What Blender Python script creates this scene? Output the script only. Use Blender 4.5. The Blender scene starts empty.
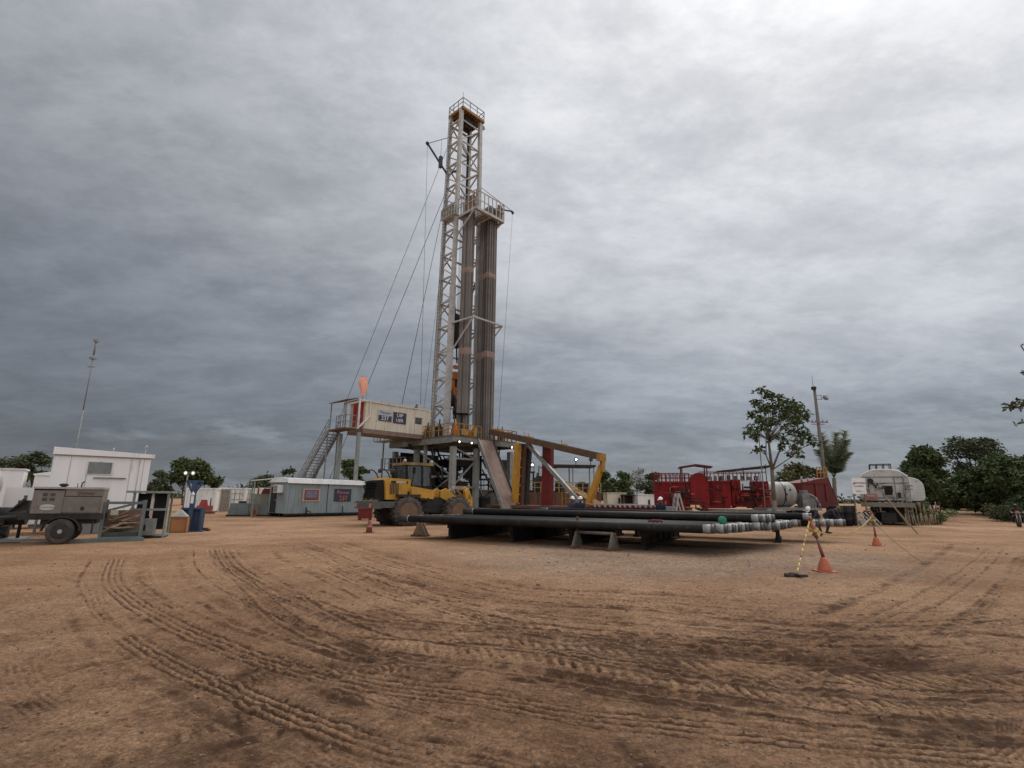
import bpy, bmesh, math, random
import numpy as np
from mathutils import Vector, Matrix, Euler
R = math.radians
random.seed(7)
NP = np.random.default_rng(11)
SC = bpy.context.scene
COL = SC.collection

# ------------------------------------------------------------------ camera
CAM_H, FPX, PITCH, ROLL = 1.65, 520.0, R(12.36), R(0.65)
cam = bpy.data.cameras.new('camera')
cam_o = bpy.data.objects.new('camera', cam)
COL.objects.link(cam_o)
cam.sensor_width = 36.0
cam.lens = 36.0 * FPX / 1024.0
cam.clip_start, cam.clip_end = 0.05, 9000
cam_o.matrix_world = (Matrix.Translation((0, 0, CAM_H)) @ Matrix.Rotation(R(90) + PITCH, 4, 'X')
                      @ Matrix.Rotation(ROLL, 4, 'Z'))
SC.camera = cam_o

# ------------------------------------------------------------------ light
SUN_EL, SUN_AZ = R(52), R(38)          # azimuth measured from +Y towards +X
world = bpy.data.worlds.new('World')
SC.world = world
world.use_nodes = True
SKY_GAIN = 1.0
def build_world():
    nt = world.node_tree
    nt.nodes.clear()
    N, L = nt.nodes.new, nt.links.new
    out = N('ShaderNodeOutputWorld')
    sky = N('ShaderNodeTexSky'); sky.sky_type = 'NISHITA'; sky.sun_disc = False
    sky.sun_elevation, sky.sun_rotation = SUN_EL, SUN_AZ
    bsky = N('ShaderNodeBackground'); bsky.inputs[1].default_value = 0.08
    L(sky.outputs[0], bsky.inputs[0])
    tc = N('ShaderNodeTexCoord')
    def vm(op, a, b=None):
        n = N('ShaderNodeVectorMath'); n.operation = op
        for i, q in enumerate((a, b)):
            if q is None: continue
            if isinstance(q, (tuple, list)): n.inputs[i].default_value = q
            else: L(q, n.inputs[i])
        return n
    def ma(op, a, b=None, clamp=False):
        n = N('ShaderNodeMath'); n.operation = op; n.use_clamp = clamp
        for i, q in enumerate((a, b)):
            if q is None: continue
            if isinstance(q, (int, float)): n.inputs[i].default_value = q
            else: L(q, n.inputs[i])
        return n.outputs[0]
    def noise(vec, scale, det, rough, dist=0.0):
        n = N('ShaderNodeTexNoise'); n.inputs['Scale'].default_value = scale
        n.inputs['Detail'].default_value = det; n.inputs['Roughness'].default_value = rough
        n.inputs['Distortion'].default_value = dist
        L(vec, n.inputs['Vector']); return n.outputs[0]
    def mapr(v, a, b, c, d, smooth=False):
        n = N('ShaderNodeMapRange'); n.clamp = True
        if smooth: n.interpolation_type = 'SMOOTHSTEP'
        L(v, n.inputs[0])
        for i, q in enumerate((a, b, c, d)): n.inputs[i + 1].default_value = q
        return n.outputs[0]
    d = vm('NORMALIZE', tc.outputs['Generated']).outputs[0]
    sep = N('ShaderNodeSeparateXYZ'); L(d, sep.inputs[0])
    z = ma('ADD', ma('MAXIMUM', sep.outputs[2], 0.0), 0.20)
    comb = N('ShaderNodeCombineXYZ')
    L(ma('DIVIDE', sep.outputs[0], z), comb.inputs[0]); L(ma('DIVIDE', sep.outputs[1], z), comb.inputs[1])
    p = comb.outputs[0]
    mp = N('ShaderNodeMapping'); mp.inputs['Rotation'].default_value = (0, 0, R(-24)); mp.inputs['Scale'].default_value = (0.8, 1.25, 1); mp.inputs['Location'].default_value = (3.1, 1.7, 0)
    L(p, mp.inputs[0])
    n1 = noise(mp.outputs[0], 0.48, 10, 0.60, 0.0)
    n2 = noise(p, 0.5, 4, 0.5, 0.0)
    n3 = noise(mp.outputs[0], 3.0, 10, 0.66, 0.12)
    n5 = noise(p, 9.0, 8, 0.7, 0.0)
    # broad brightness of the layer: thin overhead and to the right, heavy low down and to the left; unseen sky behind and overhead brightened as fill light
    zen = ma('POWER', mapr(sep.outputs[2], 0.05, 0.85, 0.0, 1.0), 1.3)
    side = mapr(sep.outputs[0], -0.75, 0.75, 0.64, 1.58)
    back = mapr(sep.outputs[1], 0.15, -0.6, 0.0, 0.23, True)
    top = ma('MULTIPLY', mapr(sep.outputs[2], 0.80, 0.96, 0.0, 1.0, True), 0.34)
    base = ma('ADD', ma('MULTIPLY', ma('ADD', 0.112, ma('MULTIPLY', zen, 0.375)), side), ma('ADD', back, top))
    puff = mapr(n3, 0.36, 0.66, -0.5, 0.5, True)
    cl = ma('ADD', ma('ADD', ma('MULTIPLY', ma('SUBTRACT', n1, 0.5), 1.35), ma('MULTIPLY', ma('SUBTRACT', n5, 0.5), 0.34)), ma('ADD', ma('MULTIPLY', ma('SUBTRACT', n2, 0.5), 0.7), ma('MULTIPLY', puff, 0.25)))
    val = ma('MULTIPLY', base, ma('MAXIMUM', ma('ADD', 1.0, cl), 0.35))
    # low pale cumulus near the horizon
    c2 = N('ShaderNodeCombineXYZ')
    L(ma('MULTIPLY', ma('ARCTAN2', sep.outputs[0], sep.outputs[1]), 5.0), c2.inputs[0]); L(ma('MULTIPLY', sep.outputs[2], 16.0), c2.inputs[1])
    n4 = noise(c2.outputs[0], 1.0, 6, 0.55, 0.2)
    band = ma('MULTIPLY', mapr(sep.outputs[2], 0.0, 0.03, 0.4, 1.0), mapr(sep.outputs[2], 0.08, 0.24, 1.0, 0.0, True))
    cum = ma('MULTIPLY', mapr(n4, 0.56, 0.68, 0.0, 1.0, True), band)
    val = ma('ADD', val, ma('MULTIPLY', cum, 0.05))
    ramp = N('ShaderNodeValToRGB')
    L(mapr(val, 0.0, 0.8, 0.0, 1.0), ramp.inputs[0])
    e = ramp.color_ramp.elements
    e[0].position = 0.0; e[0].color = (0.0, 0.0, 0.0, 1)
    e[1].position = 1.0; e[1].color = (0.80, 0.80, 0.808, 1)
    k = e.new(0.2); k.color = (0.144, 0.154, 0.170, 1)
    k = e.new(0.45); k.color = (0.345, 0.354, 0.370, 1)
    tint = N('ShaderNodeMix'); tint.data_type = 'RGBA'; tint.blend_type = 'MULTIPLY'
    L(mapr(sep.outputs[2], 0.03, 0.42, 1.0, 0.0), tint.inputs[0]); L(ramp.outputs[0], tint.inputs[6]); tint.inputs[7].default_value = (0.96, 1.0, 1.045, 1)
    bcl = N('ShaderNodeBackground'); bcl.inputs[1].default_value = SKY_GAIN
    L(tint.outputs[2], bcl.inputs[0])
    mix = N('ShaderNodeMixShader'); mix.inputs[0].default_value = 0.95
    L(bsky.outputs[0], mix.inputs[1]); L(bcl.outputs[0], mix.inputs[2]); L(mix.outputs[0], out.inputs[0])
build_world()
sun = bpy.data.lights.new('sun', 'SUN')
sun.energy, sun.angle, sun.color = 1.1, R(28), (1.0, 0.96, 0.9)
sun_o = bpy.data.objects.new('sun', sun)
COL.objects.link(sun_o)
sdir = Vector((math.sin(SUN_AZ) * math.cos(SUN_EL), math.cos(SUN_AZ) * math.cos(SUN_EL), math.sin(SUN_EL)))
sun_o.rotation_euler = sdir.to_track_quat('Z', 'Y').to_euler()
vs = SC.view_settings
vs.view_transform, vs.look, vs.exposure, vs.gamma, vs.use_curve_mapping = 'Standard', 'None', 0.80, 1.0, False
SC.cycles.max_bounces = 5
SC.render.filter_size = 1.0

# ------------------------------------------------------------------ pixel -> place
def ray(px, py):
    u, v = px - 512.0, 384.0 - py
    c, s = math.cos(ROLL), math.sin(ROLL)
    u, v = u * c - v * s, v * c + u * s
    return u, FPX * math.cos(PITCH) - v * math.sin(PITCH), FPX * math.sin(PITCH) + v * math.cos(PITCH)
def at(px, py, Y):
    x, y, z = ray(px, py)
    return Vector((x / y * Y, Y, CAM_H + z / y * Y))
def gr(px, py):
    x, y, z = ray(px, py)
    t = -CAM_H / z
    return Vector((x * t, y * t, 0))
def hy(px): return 498 + (px - 512) * 0.0113
def gx(px, Y):
    """ground point at depth Y under pixel column px (near the horizon)"""
    p = at(px, hy(px) + CAM_H * 536 / Y, Y)
    return Vector((p.x, Y, 0))

# ------------------------------------------------------------------ materials
MATS = {}
def pm(name, c1, c2=None, scale=3.0, rough=0.6, metal=0.0, bump=0.0, bscale=30.0, streak=False, spec=0.4, lo=0.4, hi=0.65, c3=None):
    if name in MATS: return MATS[name]
    m = bpy.data.materials.new(name); m.use_nodes = True
    nt = m.node_tree; N, L = nt.nodes.new, nt.links.new
    b = nt.nodes['Principled BSDF']
    b.inputs['Roughness'].default_value = rough; b.inputs['Metallic'].default_value = metal
    b.inputs['Specular IOR Level'].default_value = spec
    if c2 is None: c2 = tuple(x * 0.72 for x in c1)
    tc = N('ShaderNodeTexCoord')
    mp = N('ShaderNodeMapping')
    if streak: mp.inputs['Scale'].default_value = (1, 1, 0.16)
    L(tc.outputs['Object'], mp.inputs[0])
    n = N('ShaderNodeTexNoise'); n.inputs['Scale'].default_value = scale; n.inputs['Detail'].default_value = 6; n.inputs['Roughness'].default_value = 0.62
    L(mp.outputs[0], n.inputs['Vector'])
    r = N('ShaderNodeValToRGB'); e = r.color_ramp.elements
    e[0].position, e[1].position = lo, hi
    e[0].color, e[1].color = (*c1, 1), (*c2, 1)
    L(n.outputs[0], r.inputs[0])
    col = r.outputs[0]
    if c3 is not None:                      # rust / mud stains of their own shape
        n3 = N('ShaderNodeTexNoise'); n3.inputs['Scale'].default_value = scale * 2.7; n3.inputs['Detail'].default_value = 8; n3.inputs['Roughness'].default_value = 0.7
        L(mp.outputs[0], n3.inputs['Vector'])
        r3 = N('ShaderNodeMapRange'); r3.inputs[1].default_value = 0.56; r3.inputs[2].default_value = 0.68
        L(n3.outputs[0], r3.inputs[0])
        mx = N('ShaderNodeMix'); mx.data_type = 'RGBA'
        L(r3.outputs[0], mx.inputs[0]); L(col, mx.inputs[6]); mx.inputs[7].default_value = (*c3, 1)
        col = mx.outputs[2]
    L(col, b.inputs['Base Color'])
    if bump:
        nb = N('ShaderNodeTexNoise'); nb.inputs['Scale'].default_value = bscale; nb.inputs['Detail'].default_value = 5
        L(tc.outputs['Object'], nb.inputs['Vector'])
        bp = N('ShaderNodeBump'); bp.inputs['Strength'].default_value = bump; bp.inputs['Distance'].default_value = 0.02
        L(nb.outputs[0], bp.inputs['Height']); L(bp.outputs[0], b.inputs['Normal'])
    MATS[name] = m; return m
def em(name, col, s):
    m = bpy.data.materials.new(name); m.use_nodes = True
    b = m.node_tree.nodes['Principled BSDF']
    b.inputs['Base Color'].default_value = (*col, 1); b.inputs['Emission Color'].default_value = (*col, 1); b.inputs['Emission Strength'].default_value = s
    return m
RUST = (0.14, 0.06, 0.03)
MUD = (0.20, 0.13, 0.085)
W_WHITE = pm('weathered_white_paint', (0.70, 0.69, 0.66), (0.57, 0.56, 0.53), 1.4, 0.55, streak=True, c3=(0.36, 0.31, 0.25))
W_CABIN = pm('white_cabin_paint', (0.78, 0.76, 0.75), (0.70, 0.675, 0.66), 0.9, 0.5, streak=True, c3=(0.5, 0.46, 0.42))
W_CREAM = pm('cream_paint', (0.60, 0.55, 0.45), (0.50, 0.44, 0.34), 1.6, 0.55, streak=True, c3=(0.33, 0.24, 0.16))
RIGW = pm('mast_white_paint', (0.47, 0.465, 0.45), (0.33, 0.315, 0.295), 1.8, 0.55, c3=(0.20, 0.16, 0.13))
RIGG = pm('substructure_grey_paint', (0.26, 0.27, 0.25), (0.18, 0.185, 0.17), 1.2, 0.6, c3=(0.12, 0.09, 0.07))
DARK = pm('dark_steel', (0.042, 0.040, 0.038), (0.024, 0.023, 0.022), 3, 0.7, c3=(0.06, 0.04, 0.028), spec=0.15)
BLACK = pm('black_rubber', (0.014, 0.014, 0.014), (0.024, 0.022, 0.02), 4, 0.8, spec=0.15)
TYRE = pm('muddy_tyre', (0.035, 0.032, 0.03), (0.09, 0.065, 0.05), 3, 0.85, c3=(0.17, 0.115, 0.08))
YEL = pm('machine_yellow_paint', (0.50, 0.255, 0.03), (0.40, 0.20, 0.025), 2, 0.45, c3=(0.22, 0.14, 0.05))
YELR = pm('worn_yellow_paint', (0.37, 0.185, 0.03), (0.26, 0.13, 0.025), 2, 0.55, c3=(0.10, 0.055, 0.03))
ORNG = pm('orange_paint', (0.50, 0.16, 0.025), (0.4, 0.12, 0.02), 2, 0.5)
RED = pm('red_paint', (0.26, 0.009, 0.009), (0.15, 0.007, 0.007), 1.6, 0.5, streak=True, c3=(0.07, 0.014, 0.011), spec=0.25)
REDL = pm('faded_red_paint', (0.30, 0.055, 0.04), (0.23, 0.04, 0.03), 1.5, 0.6, streak=True)
REDD = pm('deep_red_paint', (0.16, 0.014, 0.012), (0.11, 0.012, 0.01), 2, 0.5)
BROWNST = pm('rusty_ramp_steel', (0.205, 0.135, 0.105), (0.15, 0.095, 0.075), 2, 0.6, c3=(0.11, 0.06, 0.045))
RUSTM = pm('rusty_steel', (0.13, 0.062, 0.036), (0.085, 0.042, 0.027), 3, 0.75, c3=(0.05, 0.03, 0.022))
GREYM = pm('grey_steel', (0.22, 0.22, 0.21), (0.15, 0.15, 0.145), 3, 0.5, c3=(0.11, 0.085, 0.07))
GALV = pm('galvanised_steel', (0.36, 0.36, 0.35), (0.27, 0.27, 0.26), 4, 0.45, 0.3)
BGREY = pm('blue_grey_sheet', (0.245, 0.285, 0.295), (0.19, 0.22, 0.228), 1.2, 0.5, streak=True, c3=(0.17, 0.155, 0.13))
GGREY = pm('green_grey_paint', (0.135, 0.155, 0.145), (0.10, 0.115, 0.11), 2, 0.55, c3=(0.09, 0.07, 0.05))
BLUE = pm('blue_paint', (0.030, 0.060, 0.12), (0.024, 0.045, 0.09), 2, 0.5, c3=(0.07, 0.07, 0.09))
GLASS = pm('dark_window_glass', (0.03, 0.035, 0.04), (0.05, 0.055, 0.06), 2, 0.08, spec=0.6)
PANE = pm('grey_window_pane', (0.20, 0.20, 0.19), (0.15, 0.155, 0.15), 3, 0.2)
WOOD = pm('weathered_wood', (0.24, 0.18, 0.12), (0.16, 0.12, 0.085), 4, 0.8, streak=True)
PLY = pm('orange_plywood', (0.38, 0.17, 0.06), (0.30, 0.13, 0.05), 3, 0.7, streak=True)
BARK = pm('grey_bark', (0.17, 0.14, 0.11), (0.10, 0.082, 0.065), 6, 0.9, bump=0.4)
SIGNW = pm('sign_white', (0.72, 0.71, 0.70), (0.62, 0.61, 0.60), 3, 0.5)
NAVY = pm('navy_sign', (0.03, 0.032, 0.06), (0.045, 0.045, 0.075), 4, 0.5)
CONE = pm('faded_orange_plastic', (0.44, 0.115, 0.055), (0.36, 0.10, 0.055), 5, 0.6, c3=(0.30, 0.17, 0.11))
CONED = pm('dirty_red_plastic', (0.22, 0.06, 0.045), (0.16, 0.06, 0.045), 5, 0.7, c3=(0.2, 0.13, 0.09))
TAPE = pm('yellow_tape', (0.50, 0.35, 0.10), (0.36, 0.25, 0.08), 9, 0.5)
PIPE = pm('black_casing', (0.0095, 0.009, 0.0085), (0.017, 0.015, 0.0135), 2.2, 0.6, c3=(0.038, 0.029, 0.022), spec=0.14)
PIPEW = pm('white_pipe_thread', (0.33, 0.33, 0.32), (0.16, 0.16, 0.155), 8, 0.5)
PIPEB = pm('brown_drill_pipe', (0.14, 0.085, 0.065), (0.09, 0.06, 0.05), 5, 0.55)
STAND = pm('racked_drill_pipe', (0.20, 0.178, 0.160), (0.13, 0.116, 0.106), 2.2, 0.5, 0.15, streak=True, c3=(0.25, 0.222, 0.20))
def vary(m, lo, hi):
    """each object of this material is a little lighter or darker"""
    nt = m.node_tree; b = nt.nodes['Principled BSDF']; lk = b.inputs['Base Color'].links[0]; src = lk.from_socket
    oi = nt.nodes.new('ShaderNodeObjectInfo'); mr = nt.nodes.new('ShaderNodeMapRange'); mr.inputs[3].default_value = lo; mr.inputs[4].default_value = hi
    nt.links.new(oi.outputs['Random'], mr.inputs[0]); vmx = nt.nodes.new('ShaderNodeVectorMath'); vmx.operation = 'SCALE'
    nt.links.new(src, vmx.inputs[0]); nt.links.new(mr.outputs[0], vmx.inputs['Scale']); nt.links.new(vmx.outputs[0], b.inputs['Base Color'])
vary(STAND, 0.45, 1.45); vary(PIPE, 0.6, 1.7)
BAND = pm('brownish_tool_joint', (0.33, 0.235, 0.195), (0.25, 0.175, 0.145), 5, 0.55)
WIRE = pm('steel_wire', (0.07, 0.07, 0.072), (0.05, 0.05, 0.05), 5, 0.5, 0.3)
GREENC = pm('green_plastic_cap', (0.02, 0.22, 0.13), (0.018, 0.17, 0.10), 6, 0.4)
TANKW = pm('dusty_white_tank', (0.62, 0.61, 0.58), (0.48, 0.465, 0.44), 1.5, 0.5, streak=True, c3=(0.27, 0.23, 0.19))
TANKG = pm('grey_tank_end', (0.40, 0.395, 0.375), (0.31, 0.305, 0.29), 1.5, 0.55, c3=(0.18, 0.15, 0.12))
LAMP = em('lit_lamp', (1.0, 0.93, 0.78), 5.0)
SKIN = pm('skin', (0.27, 0.14, 0.09), (0.24, 0.12, 0.075), 8, 0.6)
CLOTH = pm('navy_coverall', (0.022, 0.024, 0.042), (0.03, 0.032, 0.05), 6, 0.9)
CLOTHP = pm('purple_grey_coverall', (0.055, 0.045, 0.075), (0.04, 0.034, 0.055), 6, 0.9)
BOOT = pm('brown_boot', (0.05, 0.03, 0.02), None, 6, 0.8)
HELM = pm('white_helmet', (0.78, 0.77, 0.74), (0.7, 0.69, 0.66), 6, 0.35)
HELMD = pm('dark_helmet', (0.02, 0.02, 0.022), None, 6, 0.3)

# ------------------------------------------------------------------ mesh builder
class MB:
    def __init__(s): s.v, s.f, s.m, s.sm = [], [], [], []
    def add(s, vs, fs, mi=0, sm=False):
        o = len(s.v); s.v += [tuple(p) for p in vs]
        for f in fs: s.f.append(tuple(i + o for i in f)); s.m.append(mi); s.sm.append(sm)
        return s
    def box(s, c, d, rz=0.0, mi=0, ry=0.0, rx=0.0):
        M = Matrix.Translation(c) @ Euler((rx, ry, rz)).to_matrix().to_4x4()
        x, y, z = d[0] / 2, d[1] / 2, d[2] / 2
        vs = [M @ Vector(p) for p in ((-x,-y,-z),(x,-y,-z),(x,y,-z),(-x,y,-z),(-x,-y,z),(x,-y,z),(x,y,z),(-x,y,z))]
        return s.add(vs, ((0,3,2,1),(4,5,6,7),(0,1,5,4),(1,2,6,5),(2,3,7,6),(3,0,4,7)), mi)
    def bb(s, x0, x1, y0, y1, z0, z1, mi=0):
        return s.box(((x0+x1)/2, (y0+y1)/2, (z0+z1)/2), (abs(x1-x0), abs(y1-y0), abs(z1-z0)), 0, mi)
    def bar(s, p, q, w, h=None, mi=0):
        p, q = Vector(p), Vector(q); d = q - p
        if d.length < 1e-6: return s
        h = h or w
        d.normalize()
        up = Vector((0, 0, 1)) if abs(d.z) < 0.95 else Vector((1, 0, 0))
        a = d.cross(up).normalized() * w / 2; b = a.cross(d).normalized() * h / 2
        vs = [p-a-b, p+a-b, p+a+b, p-a+b, q-a-b, q+a-b, q+a+b, q-a+b]
        return s.add(vs, ((0,1,2,3),(7,6,5,4),(0,4,5,1),(1,5,6,2),(2,6,7,3),(3,7,4,0)), mi)
    def tube(s, p, q, r, r2=None, n=8, mi=0, sm=True):
        p, q = Vector(p), Vector(q); d = (q - p)
        if d.length < 1e-6: return s
        d.normalize(); r2 = r if r2 is None else r2
        up = Vector((0, 0, 1)) if abs(d.z) < 0.95 else Vector((1, 0, 0))
        a = d.cross(up).normalized(); b = a.cross(d).normalized()
        vs = []
        for c, rr in ((p, r), (q, r2)):
            for i in range(n):
                t = 2*math.pi*i/n; vs.append(c + (a*math.cos(t) + b*math.sin(t))*rr)
        s.add(vs, [(i, i+n, (i+1) % n + n, (i+1) % n) for i in range(n)], mi, sm)
        o = len(s.v) - 2*n
        s.f.append(tuple(o+i for i in range(n))); s.f.append(tuple(o+n+i for i in reversed(range(n))))
        s.m += [mi, mi]; s.sm += [False, False]
        return s
    def path(s, pts, r, n=6, mi=0):
        for a, b in zip(pts[:-1], pts[1:]): s.tube(a, b, r, None, n, mi)
        return s
    def lathe(s, prof, o, axis, n=16, mi=0, sm=True):
        """prof: list of (distance along axis, radius)"""
        o, d = Vector(o), Vector(axis).normalized()
        up = Vector((0, 0, 1)) if abs(d.z) < 0.95 else Vector((1, 0, 0))
        a = d.cross(up).normalized(); b = a.cross(d).normalized()
        vs = []
        for h, r in prof:
            for i in range(n):
                t = 2*math.pi*i/n; vs.append(o + d*h + (a*math.cos(t)+b*math.sin(t))*max(r, 1e-4))
        fs = []
        for k in range(len(prof)-1):
            for i in range(n):
                j = (i+1) % n; fs.append((k*n+i, (k+1)*n+i, (k+1)*n+j, k*n+j))
        s.add(vs, fs, mi, sm)
        b0 = len(s.v) - len(vs)
        s.f.append(tuple(b0+i for i in range(n))); s.f.append(tuple(b0+(len(prof)-1)*n+i for i in reversed(range(n))))
        s.m += [mi, mi]; s.sm += [False, False]
        return s
    def prism(s, poly, vec, mi=0):
        vec = Vector(vec); n = len(poly)
        vs = [Vector(p) for p in poly] + [Vector(p)+vec for p in poly]
        fs = [tuple(reversed(range(n))), tuple(range(n, 2*n))] + [(i, (i+1) % n, (i+1) % n+n, i+n) for i in range(n)]
        return s.add(vs, fs, mi)
    def ell(s, c, r, n=10, mi=0):
        c = Vector(c); vs, fs = [], []
        m = n
        for i in range(m+1):
            t = math.pi*i/m
            for j in range(2*n):
                p = math.pi*j/n; vs.append(c + Vector((r[0]*math.sin(t)*math.cos(p), r[1]*math.sin(t)*math.sin(p), r[2]*math.cos(t))))
        for i in range(m):
            for j in range(2*n):
                k = (j+1) % (2*n); fs.append((i*2*n+j, (i+1)*2*n+j, (i+1)*2*n+k, i*2*n+k))
        return s.add(vs, fs, mi, True)
    def corr(s, p, u, L, H, nrm, pitch=0.28, dep=0.04, mi=0):
        """corrugated sheet: from p along u for L, up H, ribs out along nrm"""
        p, u, nrm = Vector(p), Vector(u).normalized(), Vector(nrm).normalized()
        k = max(2, round(L/pitch)); w = L/k; prof = []
        for i in range(k):
            for a, d in ((0, 0), (0.35, 0), (0.5, 1), (0.85, 1)): prof.append(((i+a)*w, d*dep))
        prof.append((L, 0))
        vs = [p+u*a+nrm*d for a, d in prof] + [p+u*a+nrm*d+Vector((0, 0, H)) for a, d in prof]
        n = len(prof)
        return s.add(vs, [(i, i+1, i+1+n, i+n) for i in range(n-1)], mi)
    def build(s, name, mats, parent=None, loc=None):
        me = bpy.data.meshes.new(name)
        me.from_pydata(s.v, [], s.f)
        for m in (mats if isinstance(mats, (list, tuple)) else [mats]): me.materials.append(m)
        me.polygons.foreach_set('material_index', s.m); me.polygons.foreach_set('use_smooth', s.sm)
        me.update()
        bm = bmesh.new(); bm.from_mesh(me); bmesh.ops.recalc_face_normals(bm, faces=bm.faces); bm.to_mesh(me); bm.free()
        o = bpy.data.objects.new(name, me); COL.objects.link(o)
        if parent is not None: o.parent = parent
        if loc is not None: o.location = loc
        return o
def tag(o, label=None, cat=None, group=None, kind=None):
    if label: o['label'] = label
    if cat: o['category'] = cat
    if group: o['group'] = group
    if kind: o['kind'] = kind
    return o
def thing(name, label, cat, loc=(0, 0, 0), rz=0.0, group=None):
    o = bpy.data.objects.new(name, None); COL.objects.link(o)
    o.empty_display_size = 0.3
    o.location = loc; o.rotation_euler = (0, 0, rz)
    return tag(o, label, cat, group)
KIDS = {}
def kids(o): return [c for c in bpy.data.objects if c.parent == o]
def dup(o, loc=None, rz=None, label=None, parent=None):
    c = o.copy(); COL.objects.link(c)
    if parent is not None: c.parent = parent
    if loc is not None: c.location = loc
    if rz is not None: c.rotation_euler = (0, 0, rz)
    if label: c['label'] = label
    for k in kids(o): dup(k, parent=c)
    return c
def text(name, s, size, org, u, v, mat, parent, ext=0.004, shear=0.0):
    """lettering lying in the plane of u (reading direction) and v (up), centred on org"""
    cu = bpy.data.curves.new(name, 'FONT'); cu.body = s; cu.size = size; cu.extrude = ext
    cu.align_x = 'CENTER'; cu.align_y = 'CENTER'; cu.shear = shear; cu.resolution_u = 2
    t = bpy.data.objects.new('tmp', cu); COL.objects.link(t)
    me = bpy.data.meshes.new_from_object(t.evaluated_get(bpy.context.evaluated_depsgraph_get()))
    bpy.data.objects.remove(t); bpy.data.curves.remove(cu)
    u, v = Vector(u).normalized(), Vector(v).normalized(); n = u.cross(v)
    M = Matrix.Translation(org) @ Matrix((u, v, n)).transposed().to_4x4()
    me.transform(M); me.name = name
    me.materials.clear(); me.materials.append(mat)
    o = bpy.data.objects.new(name, me); COL.objects.link(o); o.parent = parent
    return o
def rail(mb, pts, h=1.1, r=0.03, step=1.4, mid=True, mi=0):
    """hand rail along a polyline of floor points"""
    for a, b in zip(pts[:-1], pts[1:]):
        a, b = Vector(a), Vector(b); k = max(1, round((b-a).length/step)); up = Vector((0, 0, h))
        for i in range(k+1):
            p = a.lerp(b, i/k); mb.bar(p, p+up, r*2, None, mi)
        mb.bar(a+up, b+up, r*2, None, mi)
        if mid: mb.bar(a+up*0.5, b+up*0.5, r*1.6, None, mi)
    return mb

# ------------------------------------------------------------------ ground
def sstep(a, b, x):
    t = np.clip((x - a) / (b - a), 0, 1); return t*t*(3-2*t)
def vnoise(shape, cells, seed):
    """smooth value noise on a grid of shape (ny, nx), cells = (cy, cx) lattice cells"""
    g = np.random.default_rng(seed).random((cells[0]+2, cells[1]+2))
    y = np.linspace(0, cells[0], shape[0], endpoint=False); x = np.linspace(0, cells[1], shape[1], endpoint=False)
    yi, xi = y.astype(int), x.astype(int); fy, fx = y-yi, x-xi
    fy, fx = (fy*fy*(3-2*fy))[:, None], (fx*fx*(3-2*fx))[None, :]
    return (g[yi][:, xi]*(1-fy)*(1-fx) + g[yi][:, xi+1]*(1-fy)*fx + g[yi+1][:, xi]*fy*(1-fx) + g[yi+1][:, xi+1]*fy*fx) - 0.5
GX0, GX1, GY0, GY1, GC = -14.0, 20.0, 2.5, 27.0, 0.0125
gnx, gny = int((GX1-GX0)/GC), int((GY1-GY0)/GC)
gsh = (gny, gnx)
def oct_(size, seed, amp): return amp*2*vnoise(gsh, (max(1, int((GY1-GY0)/size)), max(1, int((GX1-GX0)/size))), seed)
BREAK = oct_(0.9, 41, .5)+oct_(0.33, 42, .4)+oct_(0.12, 43, .3)
H = oct_(3.1, 1, 0.028) + oct_(1.1, 2, 0.014) + oct_(0.42, 3, 0.009) + oct_(0.16, 4, 0.0055) + oct_(0.075, 5, 0.005) + oct_(0.04, 6, 0.004)
XX = GX0 + (np.arange(gnx)+0.5)*GC; YY = GY0 + (np.arange(gny)+0.5)*GC
ROUGHZ = np.zeros(gsh); MOIST_SHADE = np.zeros(gsh); DEL = np.zeros(gsh)  # damp soil plus shade painted into tread grooves, paler on the crests
def catmull(pts, step):
    P = np.array(pts, float); P = np.vstack([2*P[0]-P[1], P, 2*P[-1]-P[-2]]); out = []
    for i in range(1, len(P)-2):
        p0, p1, p2, p3 = P[i-1:i+3]; n = max(2, int(np.linalg.norm(p2-p1)/step))
        t = (np.arange(n)/n)[:, None]
        out.append(0.5*((2*p1)+(-p0+p2)*t+(2*p0-5*p1+4*p2-p3)*t*t+(-p0+3*p1-3*p2+p3)*t**3))
    out = np.vstack(out); d = np.r_[0, np.cumsum(np.linalg.norm(np.diff(out, axis=0), axis=1))]
    s = np.arange(0, d[-1], step)
    return np.stack([np.interp(s, d, out[:, 0]), np.interp(s, d, out[:, 1])], 1), s
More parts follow.
